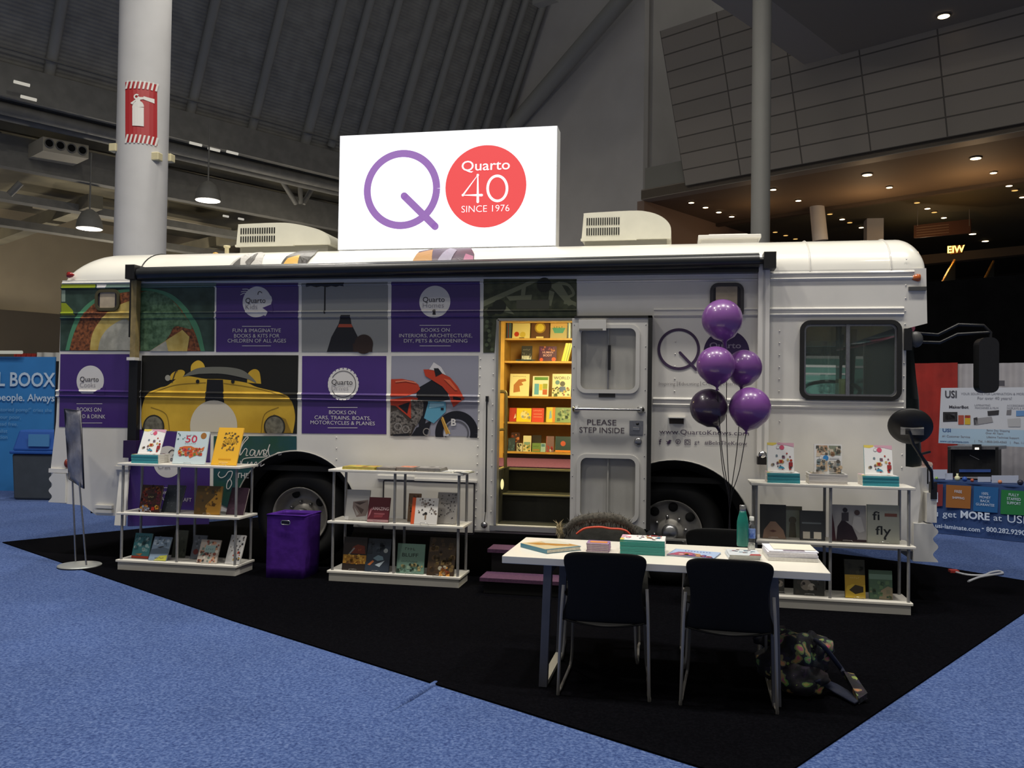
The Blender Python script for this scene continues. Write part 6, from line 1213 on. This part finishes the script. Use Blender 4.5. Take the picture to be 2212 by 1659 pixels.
MB().lathe([(rB * .9, 0), (rB, .008), (rB, hB * .5), (rB * .97, hB * .6), (rB * .82, hB * .71), (rB * .62, hB * .8), (rB * .55, hB * .86), (0, hB * .86)], mat('teal_enamel', '0f6f64', .38, noise=.05, scale=60), 32, T).obj('bottle_body', bt)
MB().lathe([(rB * .56, hB * .865), (rB * .57, hB * .985), (rB * .5, hB), (0, hB)], chrome, 24, T).obj('cap', bt)
WB = tp(TR, 1183, 632); k = 1849.43 / (WB - CAM).dot(FW); hW = 422 / 5.821 / k; rW = 47 / 5.821 / k; T = Matrix.Translation(WB)
wb = thing('water_bottle', 'clear plastic water bottle with a blue label behind the teal bottle', 'bottle', WB)
MB().lathe([(rW * .85, 0), (rW, .006), (rW, .02), (rW * .94, .026), (rW, .032), (rW, hW * .62), (rW * .95, hW * .7), (rW * .75, hW * .8), (rW * .5, hW * .86), (rW * .48, hW * .9)], clear, 24, T).obj('bottle_body', wb)
MB().lathe([(rW * 1.01, hW * .36), (rW * 1.01, hW * .63)], mat('blue_label', '2f55b0', .4, noise=.3, scale=30, hex2='8aa8e0'), 24, T).obj('bottle_label', wb)
MB().lathe([(rW * .9, .004), (rW * .9, hW * .22), (0, hW * .22)], mat('water', 'd8e0e0', .03, trans=.9, alpha=.35), 20, T).obj('water', wb)
MB().lathe([(rW * .62, hW * .885), (rW * .62, hW * .99), (rW * .55, hW), (0, hW)], mat('white_cap', 'e6e6e2', .4), 20, T).obj('cap', wb)
p0_ = tp(TR, 1395, 762); p1_ = tp(TR, 2022, 788); wP = (p1_ - p0_).length; ya = math.degrees(math.atan2(p1_.y - p0_.y, p1_.x - p0_.x))
z = TZ
for i, (t, hx, dx, lab) in enumerate(((.020, 'e4e2de', 0, 'bottom white paper block of the tall pile on the table'), (.014, 'dedde6', .003, 'second sheaf of loose paper in the pile on the table'), (.012, 'e6e4ec', -.004, 'third sheaf of loose paper in the pile on the table'), (.006, 'ecebf2', .006, 'upper sheaf with printed pages in the paper pile'))):
    mb = MB(); mb.box(0, wP, 0, .26, 0, t, mat('paper_' + hx, hx, .7, noise=.05, scale=90))
    if i == 3: mb.box(.08, .2, .01, .04, t, t + .0006, ink('6a5a70'))
    o = tag(mb.obj('paper_sheaf', None, True), lab, 'paper', 'paper pile on the table'); o.location = (p0_.x + dx, p0_.y + abs(dx), z); o.rotation_euler = (0, 0, R(ya + dx * 300)); z += t + .0012
mb = MB(); mb.box(.0, wP * .86, .0, .2, 0, .003, mat('cream_folder', 'e8e4d2', .5)); o = tag(mb.obj('folder', None, True), 'cream folder lying on top of the paper pile', 'folder'); o.location = (p0_.x + .035, p0_.y + .06, z); o.rotation_euler = (0, 0, R(ya - 1))
# ---- purple storage bin
pv = mat('purple_fabric', '4a2383', .75, noise=.12, scale=14, bump=.25, spec=.15)
PB = thing('storage_bin', 'purple fabric storage bin in front of the rear wheel', 'bin', (-3.455, -.31, 0))
z1 = onY(604, 1113, -.47).z; x0_ = onY(575, 1249, -.47).x; x1_ = onY(653, 1252, -.45).x; 
mb = MB()
def bq(z, k): return [Vector((x0_ - .0 * k, -.475, z)), Vector((x1_ + .003 + .012 * k, -.455, z)), Vector((x1_ + .02 + .012 * k, -.14, z)), Vector((x0_ + .02, -.16, z))]
zs_ = [0, .1, .22, .34, .46, .55, z1 - .02, z1]
vs = []; fs = []
for i, zz_ in enumerate(zs_):
    q = bq(zz_, zz_ / z1)
    for j in range(4):
        for t in range(6):
            p = q[j].lerp(q[(j + 1) % 4], t / 6); c0 = (q[0] + q[2]) / 2; bulge_ = .008 * math.sin(math.pi * t / 6) * math.sin(zz_ * 23 + j * 2); vs.append(p + (p - c0).normalized() * bulge_)
n = 24
for i in range(len(zs_) - 1): fs += [(i * n + k, i * n + (k + 1) % n, (i + 1) * n + (k + 1) % n, (i + 1) * n + k) for k in range(n)]
fs.append(tuple(range(n))[::-1]); mb.add(vs, fs, pv, True)
o = mb.obj('bin_body', PB); m = o.modifiers.new('solid', 'SOLIDIFY'); m.thickness = .008
q = bq(z1, 1); MB().tube(q, .009, pv, 8, True).obj('rim', PB)
c_ = onY(540 + 428 / 5.53, 960 + 935 / 5.53, -.482); mb = MB(); mb.tube([(c_.x + x, -.486, c_.z + zz_) for x, zz_ in rrect(-.042, -.018, .042, .018, .014)], .0045, chrome, 8, True); mb.box(c_.x - .038, c_.x + .038, -.484, -.481, c_.z - .014, c_.z + .014, ink('1a0d2c')); mb.obj('handle_grommet', PB)
# ---- portable steps before the doorway
stp = thing('boarding_steps', 'pair of purple carpeted boarding steps below the doorway', 'steps', (-1.3, -.3, 0))
pc = mat('step_carpet', '4a2b47', .95, noise=.2, scale=60)
s1a = onZ(1035, 1252, .0); 
for zt_, y0, y1, px0 in ((.14, -.62, -.34, 1036), (.335, -.34, -.08, 1052)):
    a = onY(px0, 1240, y0); mb = MB(); mb.box(a.x, -.86, y0, y1, zt_ - .03, zt_, pc); mb.obj('tread', stp)
    MB().box(a.x + .03, -.89, y0 + .04, y1, 0, zt_ - .03, dark).obj('riser_frame', stp)
# ---- poster stand at the left corner
ps = thing('poster_stand', 'slim floor stand with an empty plastic poster sleeve at the left carpet corner', 'stand', onZ(172, 1221.5, 0))
b0 = onZ(172, 1221.5, .006); bw_ = (onZ(218, 1222, 0) - onZ(127, 1222, 0)).length / 2
MB().lathe([(bw_, 0), (bw_, .006), (bw_ * .96, .011), (0, .011)], mat('silver_base', 'b9bcb8', .35, .5), 40, Matrix.Translation((b0.x, b0.y, .006))).obj('base', ps)
yb_ = b0.y
def st_(px, py, dy=0): return onY(px, py, yb_ + dy)
tilt_ = .22
r0a, r0b = onZ(163.5, 1214, .012), onZ(186.5, 1222, .012)
t0a, t0b = onP(156, 1018, (0, 1, 0), r0a.y), onP(171.5, 1042, (0, 1, 0), r0b.y)
for a, e in ((r0a, t0a), (r0b, t0b)): MB().tube([a, a.lerp(e, 1.)], .0085, steel, 8).obj('pole', ps)
fr4 = [onY(140, 883, t0a.y + .02), onY(174, 888, t0b.y), onY(181, 1055, t0b.y), onY(150, 1035, t0a.y + .02)]
sleeve = mat('plastic_sleeve', '807f86', .35, coat=.1, noise=.35, scale=7, bump=.8, hex2='a5a4ac')
MB().tube(fr4, .009, mat('dark_frame', '4a4a50', .4, .5), 6, True).obj('sign_frame', ps)
nrm_ = (fr4[1] - fr4[0]).cross(fr4[3] - fr4[0]).normalized()
mb = MB(); mb.grid(lambda u, v: fr4[0].lerp(fr4[1], u).lerp(fr4[3].lerp(fr4[2], u), v) + nrm_ * .008 * math.sin(14 * v + 4 * u), 4, 16, sleeve); o = mb.obj('plastic_sleeve', ps); m = o.modifiers.new('solid', 'SOLIDIFY'); m.thickness = .004
# ---- balloons
K = onY(1576, 1100, -.66)
wt = thing('balloon_weight', 'dark weight on the floor holding the balloon strings', 'weight', (K.x, K.y, 0)); MB().lathe([(.05, .006), (.055, .06), (.03, .1), (0, .1)], blackp, 16, Matrix.Translation((K.x, K.y, 0))).obj('weight_body', wt)
BL = [('purple balloon, topmost of the bunch', 1560, 690, 43.5, '7c4c90', -.62, (1570, 780), .0), ('purple balloon at the left of the middle pair', 1546, 789, 41, '7a488e', -.80, (1549, 838), 0), ('purple balloon at the right of the middle pair, half behind its neighbour', 1607, 794, 38.5, '704286', -.58, (1601, 842), 0), ('darker see-through purple balloon at the lower left', 1531, 880, 40.5, '44304e', -.66, (1553, 930), .25), ('purple balloon at the lower right', 1620, 881, 44.5, '7c4892', -.72, (1612, 932), 0)]
for l, px, py, r_, hx, y, nk, al in BL:
    c_ = onY(px, py, y); r_ = r_ / 1849.43 * (c_ - CAM).dot(FW); t = thing('balloon', l, 'balloon', c_, 0, 'purple balloons by the front wheel')
    bmx = mat('balloon_' + hx + str(y), hx, .3, coat=.6, noise=.04, scale=3, trans=.35 if al else 0.)
    kn = onY(nk[0], nk[1], y); ax = (c_ - kn).normalized(); T = Matrix.Translation(c_) @ ax.to_track_quat('Z', 'Y').to_matrix().to_4x4(); dl = (c_ - kn).length
    prof = [(0, r_)] + [(r_ * math.sin(R(a)), r_ * math.cos(R(a))) for a in range(12, 132, 10)] + [(r_ * .5, -r_ * .93), (r_ * .22, -r_ * 1.05), (r_ * .1, -r_ * 1.13), (.008, -dl)]
    MB().lathe(prof[::-1], bmx, 40, T).obj('balloon_skin', t)
    MB().lathe([(.016, -dl - .02), (.009, -dl - .004), (.012, -dl + .006), (.006, -dl + .012)], bmx, 10, T).obj('knot', t)
    MB().tube(smooth_pts([tuple(kn), tuple(kn.lerp(K, .5) + Vector((.012 * (1 if px > 1560 else -1), 0, 0))), tuple(K), (K.x, K.y, .1)], 4), .0035, mat('black_ribbon', '141014', .5), 5).obj('ribbon', t)
# ---- floral rucksack
flo = bpy.data.materials.new('floral_fabric'); flo.use_nodes = True; nt = flo.node_tree; bb = nt.nodes['Principled BSDF']; tc = nt.nodes.new('ShaderNodeTexCoord'); vo = nt.nodes.new('ShaderNodeTexVoronoi'); vo.inputs['Scale'].default_value = 16
nz = nt.nodes.new('ShaderNodeTexNoise'); nz.inputs['Scale'].default_value = 12; cr = nt.nodes.new('ShaderNodeValToRGB'); cr.color_ramp.interpolation = 'CONSTANT'
for i, (p, h) in enumerate(((0, 'e0708c'), (.16, 'c9a86a'), (.3, '8a9a62'), (.42, '2a2634'), (.6, '17161f'))):
    e = cr.color_ramp.elements[i] if i < 2 else cr.color_ramp.elements.new(p); e.position = p; e.color = lin(h)
mxv = nt.nodes.new('ShaderNodeMix'); mxv.data_type = 'VECTOR'; mxv.inputs['Factor'].default_value = .12
nt.links.new(tc.outputs['Object'], nz.inputs['Vector']); nt.links.new(tc.outputs['Object'], mxv.inputs[4]); nt.links.new(nz.outputs['Color'], mxv.inputs[5]); nt.links.new(mxv.outputs[1], vo.inputs['Vector']); nt.links.new(vo.outputs['Distance'], cr.inputs['Fac'])
mc2 = nt.nodes.new('ShaderNodeMix'); mc2.data_type = 'RGBA'; mc2.blend_type = 'MULTIPLY'; mc2.inputs['Factor'].default_value = .55; nt.links.new(cr.outputs['Color'], mc2.inputs[6]); nt.links.new(vo.outputs['Color'], mc2.inputs[7]); nt.links.new(mc2.outputs[2], bb.inputs['Base Color']); bb.inputs['Roughness'].default_value = .8
navy = mat('navy_webbing', '1c2238', .8, noise=.15, scale=50)
bc_ = onZ(*BG(640, 1330), 0); bk = thing('rucksack', 'dark floral rucksack slumped on the floor right of the table', 'bag', (bc_.x - .02, bc_.y + .16, 0))
def lump(c, r, m, name, seed, amp=.16):
    rn = random.Random(seed); ph = [rn.uniform(0, 6) for _ in range(6)]; mb = MB()
    def fn(u, v):
        a, b_ = 2 * math.pi * u, math.pi * (v - .5); d = Vector((math.cos(a) * math.cos(b_), math.sin(a) * math.cos(b_), math.sin(b_)))
        k = 1 + amp * (math.sin(3 * d.x + ph[0]) * math.sin(4 * d.z + ph[1]) + .6 * math.sin(7 * d.y + ph[2]) * math.sin(6 * d.x + ph[3]) + .35 * math.sin(13 * d.z + ph[4]) * math.sin(11 * d.x + ph[5]))
        p = Vector((c[0] + d.x * r[0] * k, c[1] + d.y * r[1] * k, c[2] + d.z * r[2] * k)); p.z = max(p.z, .008); return p
    return mb.grid(fn, 36, 24, m).obj(name, bk)
cx, cy = bc_.x, bc_.y
lump((cx - .02, cy + .16, .15), (.17, .15, .16), flo, 'bag_body', 1)
lump((cx + .1, cy + .2, .2), (.12, .12, .11), flo, 'top_pocket', 2, .2); lump((cx - .1, cy + .3, .26), (.1, .09, .07), flo, 'bag_flap', 4, .2)
lump((cx + .02, cy + .04, .09), (.15, .08, .085), flo, 'front_pocket', 3, .14)
p = [onZ(*BG(*q), z) for q, z in (((1000, 1000), .12), ((1200, 1120), .05), ((1400, 1240), .02), ((1700, 1400), .015))]
mb = MB(); d = Vector((.03, .045, 0)); P = smooth_pts([tuple(q) for q in p], 5); vs = []
for q in P: vs += [Vector(q) - d, Vector(q) + d]
mb.add(vs, [(2 * i, 2 * i + 1, 2 * i + 3, 2 * i + 2) for i in range(len(P) - 1)], navy, True); o = mb.obj('shoulder_strap', bk, label='navy webbing strap'); m = o.modifiers.new('solid', 'SOLIDIFY'); m.thickness = .012
q = [onZ(*BG(*p), z) for p, z in (((1440, 900), .10), ((1620, 940), .10), ((1850, 1270), .05), ((1700, 1370), .03))]
mb = MB(); mb.prism([v - Vector((0, 0, .02)) for v in q], (0, 0, .03), flo); o = mb.obj('strap_pad', bk, bevel=.012, label='bright floral shoulder pad')
mb = MB(); mb.tube(smooth_pts([tuple(onZ(*BG(x, y), z)) for x, y, z in ((960, 340, .3), (1080, 430, .3), (1180, 540, .24), (1380, 800, .12), (1440, 900, .1))], 5), .014, navy, 8); mb.obj('carry_loop', bk)
# ---- strap on the carpet at right
mb = MB(); P = [onZ(x, y, .012) for x, y in ((2092, 1256), (2116, 1247), (2150, 1241), (2166, 1238), (2158, 1234), (2140, 1237), (2124, 1243), (2090, 1242), (2064, 1236))]
mb.tube(smooth_pts([tuple(p) for p in P], 4), .012, mat('white_strap', 'b9bcc4', .6), 6); so = tag(mb.obj('cable_tie_strap', None), 'looped white strap with a red tab lying on the carpet at the right edge', 'strap')
v = onZ(2060, 1233, .02); OFF[so] = Vector(); MB().box(v.x - .04, v.x + .04, v.y - .04, v.y + .04, .0, .03, ink('b03a34')).obj('red_tab', so)
# ================================================================ neighbouring booths
O = Vector((3.29, 4.39, 0)); cU = O.dot(HU)
def bq_(px, py, d=0.): return onP(px, py, HU, cU + d)
RV = -HV
ub = thing('booth_table', 'blue-draped booth table at the right edge with white lettering', 'table', O)
blu = mat('booth_blue', '243f70', .7, noise=.12, scale=3, bump=.2); zt = bq_(2015, 1037).z; a = bq_(1940, 1040); a.z = 0; L = 2.6
mb = MB(); mb.grid(lambda u, v: a + RV * L * u + ZZ * zt * v - HU * .012 * math.sin(40 * u + 3 * v), 40, 6, blu); mb.prism([a + ZZ * zt, a + RV * L + ZZ * zt, a + RV * L + HU * .75 + ZZ * zt, a + HU * .75 + ZZ * zt], (0, 0, -.02), blu); mb.prism([a, a + HU * .75, a + HU * .75 + ZZ * zt, a + ZZ * zt], RV * .01, blu); wl = mat('booth_lettering', 'c9d6e8', .6); rw = RV
def bpoly(pts, m, d=-.02, mbb=None): (mbb or mb).poly([bq_(x, y, d) for x, y in pts], m)
bpoly(((1995, 1048), (2037, 1046), (2036, 1093), (1994, 1096)), ink('7a3032')); bpoly(((2044, 1047), (2098, 1050), (2096, 1099), (2043, 1096)), ink('96602e')); bpoly(((2104, 1050), (2157, 1053), (2155, 1108), (2102, 1104)), ink('265c92')); bpoly(((2163, 1058), (2235, 1062), (2233, 1115), (2161, 1110)), ink('28743e'))
def btext(t, px, py, hpx, d=-.026, bold=0., wpx=None, m=None, align=0):
    o = bq_(px, py, d); k = (bq_(px + 1, py, d) - o).dot(RV); vs, _ = text2d(t, bold); kz = (bq_(px, py - 1, d) - o).z; sz = hpx * kz / .69; sx = wpx * k / ((max(q[0] for q in vs) - min(q[0] for q in vs)) * sz) if wpx else 1
    mb.text(t, lambda u, v: o + RV * u * sx + ZZ * v, sz, m or wl, bold, align=align)
btext('You', 2008, 1114, 14, wpx=36); btext('get', 2051, 1117, 13, wpx=30); btext('MORE', 2106, 1121, 15, bold=.03, wpx=63); btext('at', 2155, 1125, 13, wpx=18); btext('USI!', 2199, 1130, 16, wpx=46)
btext('usi-laminate.com', 2068, 1144, 9, bold=.015, wpx=96); btext('•', 2123, 1145, 7, wpx=5); btext('800.282.9290', 2172, 1152, 10, bold=.015, wpx=84)
btext('1', 2022, 1085, 22, wpx=8); btext('FREE', 2070, 1065, 6, wpx=16); btext('SHIPPING', 2070, 1078, 5, wpx=26); 
for i, t in enumerate(('100%', 'MONEY', 'BACK', 'GUARANTEE')): btext(t, 2128, 1069 + i * 8, 5.5, wpx=(14, 24, 20, 40)[i])
for i, t in enumerate(('FULLY', 'STAFFED', 'SUPPORT')): btext(t, 2190, 1072 + i * 9, 6, wpx=(22, 30, 30)[i])
mb.obj('table_cloth', ub)
# laminated poster board behind the table
pz = thing('poster_board', 'white hanging poster board of the laminating booth at right', 'poster', bq_(2120, 960, .95))
D_ = .95; mb = MB(); mb.prism([bq_(x, y, D_) for x, y in ((2033, 838), (2260, 836), (2258, 968), (2027, 957))], HU * .02, mat('poster_white', 'b4b8c2', .5)); mb.poly([bq_(x, y, D_ - .003) for x, y in ((2029, 925), (2259, 930), (2258, 968), (2027, 957))], mat('poster_blue', '96b0c8', .5)); pk = ink('3a3a44'); pg = ink('7a7c88'); pb_ = ink('3f5a8a'); dd = D_ - .006
btext('USI', 2054, 859, 15, dd, .02, 25, pk); btext('YOUR SOURCE FOR LAMINATION & MORE', 2144, 853, 4.8, dd, 0, 140, pg); btext('For over 40 years!', 2148, 863, 6, dd, 0, 74, pg)
btext('MakerBot', 2071, 882, 6, dd, .02, 42, pk); btext('LAMINATING', 2122, 877, 4, dd, 0, 34, pg); btext('MACHINES & FILM', 2131, 883, 4, dd, 0, 50, pg); btext('ACCESSORIES,', 2194, 878, 4, dd, 0, 38, pg); btext('DISPLAYS & MORE', 2200, 884, 4, dd, 0, 50, pg)
btext('USI', 2045, 933, 7, dd, .03, 18, pb_); btext('#1 Customer Service', 2065, 945, 4.5, dd, .01, 60, pg); btext('Same Day Shipping', 2156, 932, 4, dd, .01, 50, pg); btext('Over 40 Years', 2148, 938, 4, dd, .01, 38, pg); btext('Lifetime Technical Support', 2166, 947, 4.2, dd, .01, 70, pg)
btext('www.usi-laminate.com', 2061, 956, 4.5, dd, .01, 62, pb_); btext('|   Tel. 1-800-243-4565   |   Fax. 1-203-', 2164, 957, 4.2, dd, .01, 120, pg)
for pts, h in ((((2037, 890), (2068, 890), (2068, 910), (2037, 911)), '26262a'), (((2042, 894), (2062, 894), (2062, 906), (2042, 907)), '4a4a50'), (((2070, 897), (2082, 897), (2082, 917), (2070, 917)), '9a4a3a'), (((2084, 897), (2096, 897), (2096, 917), (2084, 917)), 'b89a30'), (((2084, 897), (2096, 897), (2096, 903), (2084, 903)), 'a83a3a'), (((2105, 904), (2142, 900), (2145, 912), (2108, 918)), '85868c'), (((2103, 903), (2111, 901), (2113, 916), (2104, 918)), '3a3a40'), (((2133, 888), (2158, 886), (2157, 896), (2134, 898)), '2f2f34'), (((2195, 887), (2230, 887), (2230, 898), (2195, 899)), '5a82b4'), (((2175, 886), (2185, 885), (2184, 896), (2174, 896)), '6a6a70'), (((2176, 905), (2204, 903), (2204, 922), (2178, 922)), 'a0a2a8')): bpoly(pts, ink(h), dd)
mb.obj('board', pz)
# boxy printer on the table, small samples and cards
pr = thing('desktop_printer', 'black boxy desktop printer on the blue booth table', 'printer', bq_(2105, 1030, .35)); D_ = .35
def bbox(x0, y0, x1, y1, d, dep, m): q = [bq_(x, y, d) for x, y in ((x0, y1), (x1, y1), (x1, y0), (x0, y0))]; return MB().prism(q, HU * dep, m)
bbox(2047, 966, 2054, 1032, D_, .04, blackp).obj('frame_post', pr); bbox(2150, 966, 2157, 1032, D_, .04, blackp).obj('frame_post', pr); bbox(2047, 964, 2157, 971, D_, .4, steel).obj('top_bar', pr); bbox(2054, 971, 2150, 1030, D_ + .12, .3, blackp).obj('chamber', pr); bbox(2072, 1014, 2140, 1020, D_ + .1, .2, ink('2f4a8a')).obj('print_bed', pr); bbox(2100, 960, 2118, 972, D_ - .05, .05, blackp).obj('lamp_head', pr); bbox(2106, 967, 2114, 971, D_ - .06, .01, glow('fff0d8', 3)).obj('lamp', pr); MB().tube([bq_(2095, 983, D_ + .1), bq_(2115, 993, D_ + .1)], .004, ink('9a9a9a'), 5).obj('cable', pr)
for px, py, h, r_, l in ((2068, 1030, 'd8d8b0', .035, 'cream printed sample bottle on the booth table'), (2084, 1031, '2f56a8', .032, 'blue printed ball on the booth table'), (2100, 1032, 'b0503a', .022, 'small red printed figure on the booth table'), (2023, 1026, '8ab05a', .02, 'small green ball on the booth table'), (2014, 1026, 'c9d0c0', .018, 'small pale ball on the booth table'), (2204, 1035, '2a2a3a', .035, 'dark printed sample cut by the right edge on the booth table'), (2160, 1035, 'c9805a', .025, 'orange printed sample on the booth table')):
    p = bq_(px, py, .12); p.z = zt + r_; mb = MB(); mb.ball(p, r_, ink(h), 12, 8); 
    if 'bottle' in l: mb.lathe([(.012, 0), (.014, .03), (0, .03)], ink(h), 10, Matrix.Translation(p + ZZ * r_ * .9))
    tag(mb.obj('printed_sample'), l, 'sample')
for x0, y0, x1, y1, l in ((2010, 1010, 2046, 1030, 'acrylic card holder left of the black printer'), (2112, 1022, 2140, 1033, 'black and white card in front of the printer'), (2142, 1020, 2200, 1036, 'acrylic card holder right of the printer'), (2042, 1010, 2058, 1024, 'white card behind the cream sample bottle')):
    o = bbox(x0, y0, x1, y1, .2, .01, mat('acrylic_card', 'a8b0c4', .3)).obj('card_holder'); o.location.z = zt - min((o.matrix_world @ v.co).z for v in o.data.vertices); tag(o, l, 'card holder')
# drapes
def drapeq(name, label, x0, x1, y0, d, m, folds, h0=0.):
    a = bq_(x0, y0, d); e = bq_(x1, y0, d); zt_ = a.z; a.z = e.z = 0
    mb = MB(); n = max(24, folds * 8)
    mb.grid(lambda u, v: a.lerp(e, u) + ZZ * (zt_ * v) + HU * .035 * math.sin(2 * math.pi * folds * u + .6 * math.sin(5 * u)) * (1 - .5 * v), n, 4, m)
    o = mb.obj(name); return tag(o, label, 'drape')
drapeq('drape', 'red booth drape beside the bus front', 1880, 2069, 787, 2.0, mat('red_drape', '8c2019', .85, noise=.15, scale=4), 5)
drapeq('drape', 'white booth drape behind the poster board', 2069, 2420, 786, 2.02, mat('white_drape', '9d9ba0', .85, noise=.06, scale=4), 12)
drapeq('drape', 'tall black curtain behind the booths at the right', 1500, 2600, 650, 5.5, mat('black_drape', '070708', .95, noise=.2, scale=3, spec=.03), 26)
p = bq_(2164, 828, 1.9); mb = MB(); mb.prism([bq_(x, y, 1.9) for x, y in ((2158, 822), (2170, 822), (2170, 834), (2158, 834))], HU * .01, ink('4a4a52')); tag(mb.obj('booth_number_card'), 'tiny dark card pinned to the white drape', 'card')
# teal booth wall glimpsed through the driver window
FWh = Vector((FW.x, FW.y, 0)).normalized()
def fq(px, py, d): return onP(px, py, FWh, FWh.dot(CAM) + d)
q = [fq(x, y, 15) for x, y in ((1690, 792), (1970, 795), (1970, 900), (1690, 900))]; zt2_ = q[0].z
bw = thing('teal_booth_wall', 'teal booth wall with a white top edge seen through the bus window', 'wall', Vector((q[0].x, q[0].y, 0)))
a, e = q[0].copy(), q[1].copy(); a.z = e.z = 0
tm = mat('teal_panel', '5f9488', .6); mb = MB().prism([a, e, e + ZZ * zt2_, a + ZZ * zt2_], FWh * .05, tm)
MB().prism([a + ZZ * (zt2_ - .0), e + ZZ * zt2_, e + ZZ * (zt2_ + .04), a + ZZ * (zt2_ + .04)], FWh * .06, w2).obj('top_edge', bw); MB().prism([a + ZZ * (zt2_ - .13) - FWh * .01, e + ZZ * (zt2_ - .13) - FWh * .01, e + ZZ * (zt2_ - .1) - FWh * .01, a + ZZ * (zt2_ - .1) - FWh * .01], FWh * .02, w2).obj('edge_strip', bw)
o = fq(1790, 845, 14.97); mb.text('ton', lambda u, v: o + (e - a).normalized() * u + ZZ * v, .3, ink('3f6a62'), .02); mb.obj('panel', bw)
# blue banner, bin and drapes at the left edge
def lq(px, py, d): return fq(px, py, d)
bn = thing('banner', 'blue booth banner with white lettering at the left edge', 'banner', lq(50, 1060, 14.6)); bnm = mat('banner_blue', '2f78b8', .6, noise=.06, scale=2)
zb = bnm.node_tree; mb = MB(); q = [lq(x, y, 14.6) for x, y in ((-160, 770), (119, 771), (112, 1066), (-160, 1066))]; q[2] = Vector((q[1].x, q[1].y, q[2].z)); q[3] = Vector((q[0].x, q[0].y, q[2].z)); mb.prism(q, FWh * .04, bnm); XR_ = (q[1] - q[0]); XR_.z = 0; XR_.normalize()
def ltext(t, px, py, h, d=14.57, bold=0., align=-1, m=None, wpx=None):
    o = lq(px, py, d); k = (lq(px + 1, py, d) - o).dot(XR_); sz = h * k / .69; vs, _ = text2d(t, bold); sx = wpx * k / ((max(q_[0] for q_ in vs) - min(q_[0] for q_ in vs)) * sz) if wpx else 1
    mb.text(t, lambda u, v: o + XR_ * u * sx + ZZ * v, sz, m or ink('b9cde0'), bold, align=align)
ltext('LOCAL BOOX', 119, 835, 29, bold=.02, align=1, wpx=214); ltext('Real people. Always.', 122, 867, 15, bold=.015, align=1, wpx=170); dimt = ink('6a9cc8')
for t, y in (('"storied pomp!" cries she', 890), ('your poor,', 905), ('breathe and read free.', 920), ('specialist', 935), ('Mention', 948)): ltext(t, 112 if y == 890 else (45 if y in (905,) else 38 if y == 920 else 16), y, 8, align=1, m=dimt)
mb.obj('panel', bn)
mb = MB(); a = lq(-100, 761, 14.5); e = lq(48, 761, 14.5); mb.tube([a, e], .028, glow('d8d8c8', .5), 8); tag(mb.obj('tube_lamp'), 'white tube lamp on top of the blue banner', 'lamp')
def ldr(l, x0, x1, y, d, m, hgt): 
    a, e = lq(x0, y, d), lq(x1, y, d); zt_ = a.z; a.z = e.z = zt_ - hgt
    mb = MB(); mb.grid(lambda u, v: a.lerp(e, u) + ZZ * hgt * v + FWh * .04 * math.sin(30 * u), 24, 2, m); tag(mb.obj('drape'), l, 'drape')
ldr('strip of red drape above the blue banner', 30, 82, 763, 16, mat('red_drape', ''), 2.4); ldr('strip of white drape above the blue banner', 80, 200, 761, 16.1, mat('pale_drape', 'b5b4b0', .85), 2.4)
bnn = thing('litter_bin', 'grey litter bin with a blue lid in front of the blue banner', 'bin', lq(67, 1080, 13.3)); c_ = onZ(68, 1080, 0); c_ = Vector((c_.x, c_.y + .3, 0)); k_ = (c_ - CAM).dot(FW) / FPX
wb_ = 52 * k_; Tb = Matrix.Translation(c_) @ Matrix.Rotation(-math.atan2(FWh.x, FWh.y), 4, 'Z')
zl = onP(68, 978, FWh, FWh.dot(c_)).z; ztp = onP(68, 928, FWh, FWh.dot(c_)).z
def taper(w0, d0, z0_, w1, d1, z1_, m): 
    mb = MB(); vs = [(-w0, -d0, z0_), (w0, -d0, z0_), (w0, d0, z0_), (-w0, d0, z0_), (-w1, -d1, z1_), (w1, -d1, z1_), (w1, d1, z1_), (-w1, d1, z1_)]
    return mb.add(vs, [(3, 2, 1, 0), (4, 5, 6, 7), (0, 1, 5, 4), (1, 2, 6, 5), (2, 3, 7, 6), (3, 0, 4, 7)], m, False, Tb)
taper(wb_ * .94, .26, 0, wb_, .3, zl, mat('bin_grey', '3c4248', .6, noise=.08, scale=6)).obj('bin_body', bnn, bevel=.03)
taper(wb_ * 1.06, .33, zl, wb_ * 1.06, .33, zl + .05, mat('bin_blue', '1f4f9c', .5)).obj('lid_rim', bnn, bevel=.015); taper(wb_ * 1.0, .3, zl + .05, wb_ * .88, .2, ztp, mat('bin_blue', '')).obj('lid', bnn, bevel=.03)
mb = MB(); mb.box(-.12, .2, -.315, -.29, zl + .12, ztp - .06, mat('flap_blue', '4a82b4', .4), Tb); mb.obj('lid_flap', bnn)
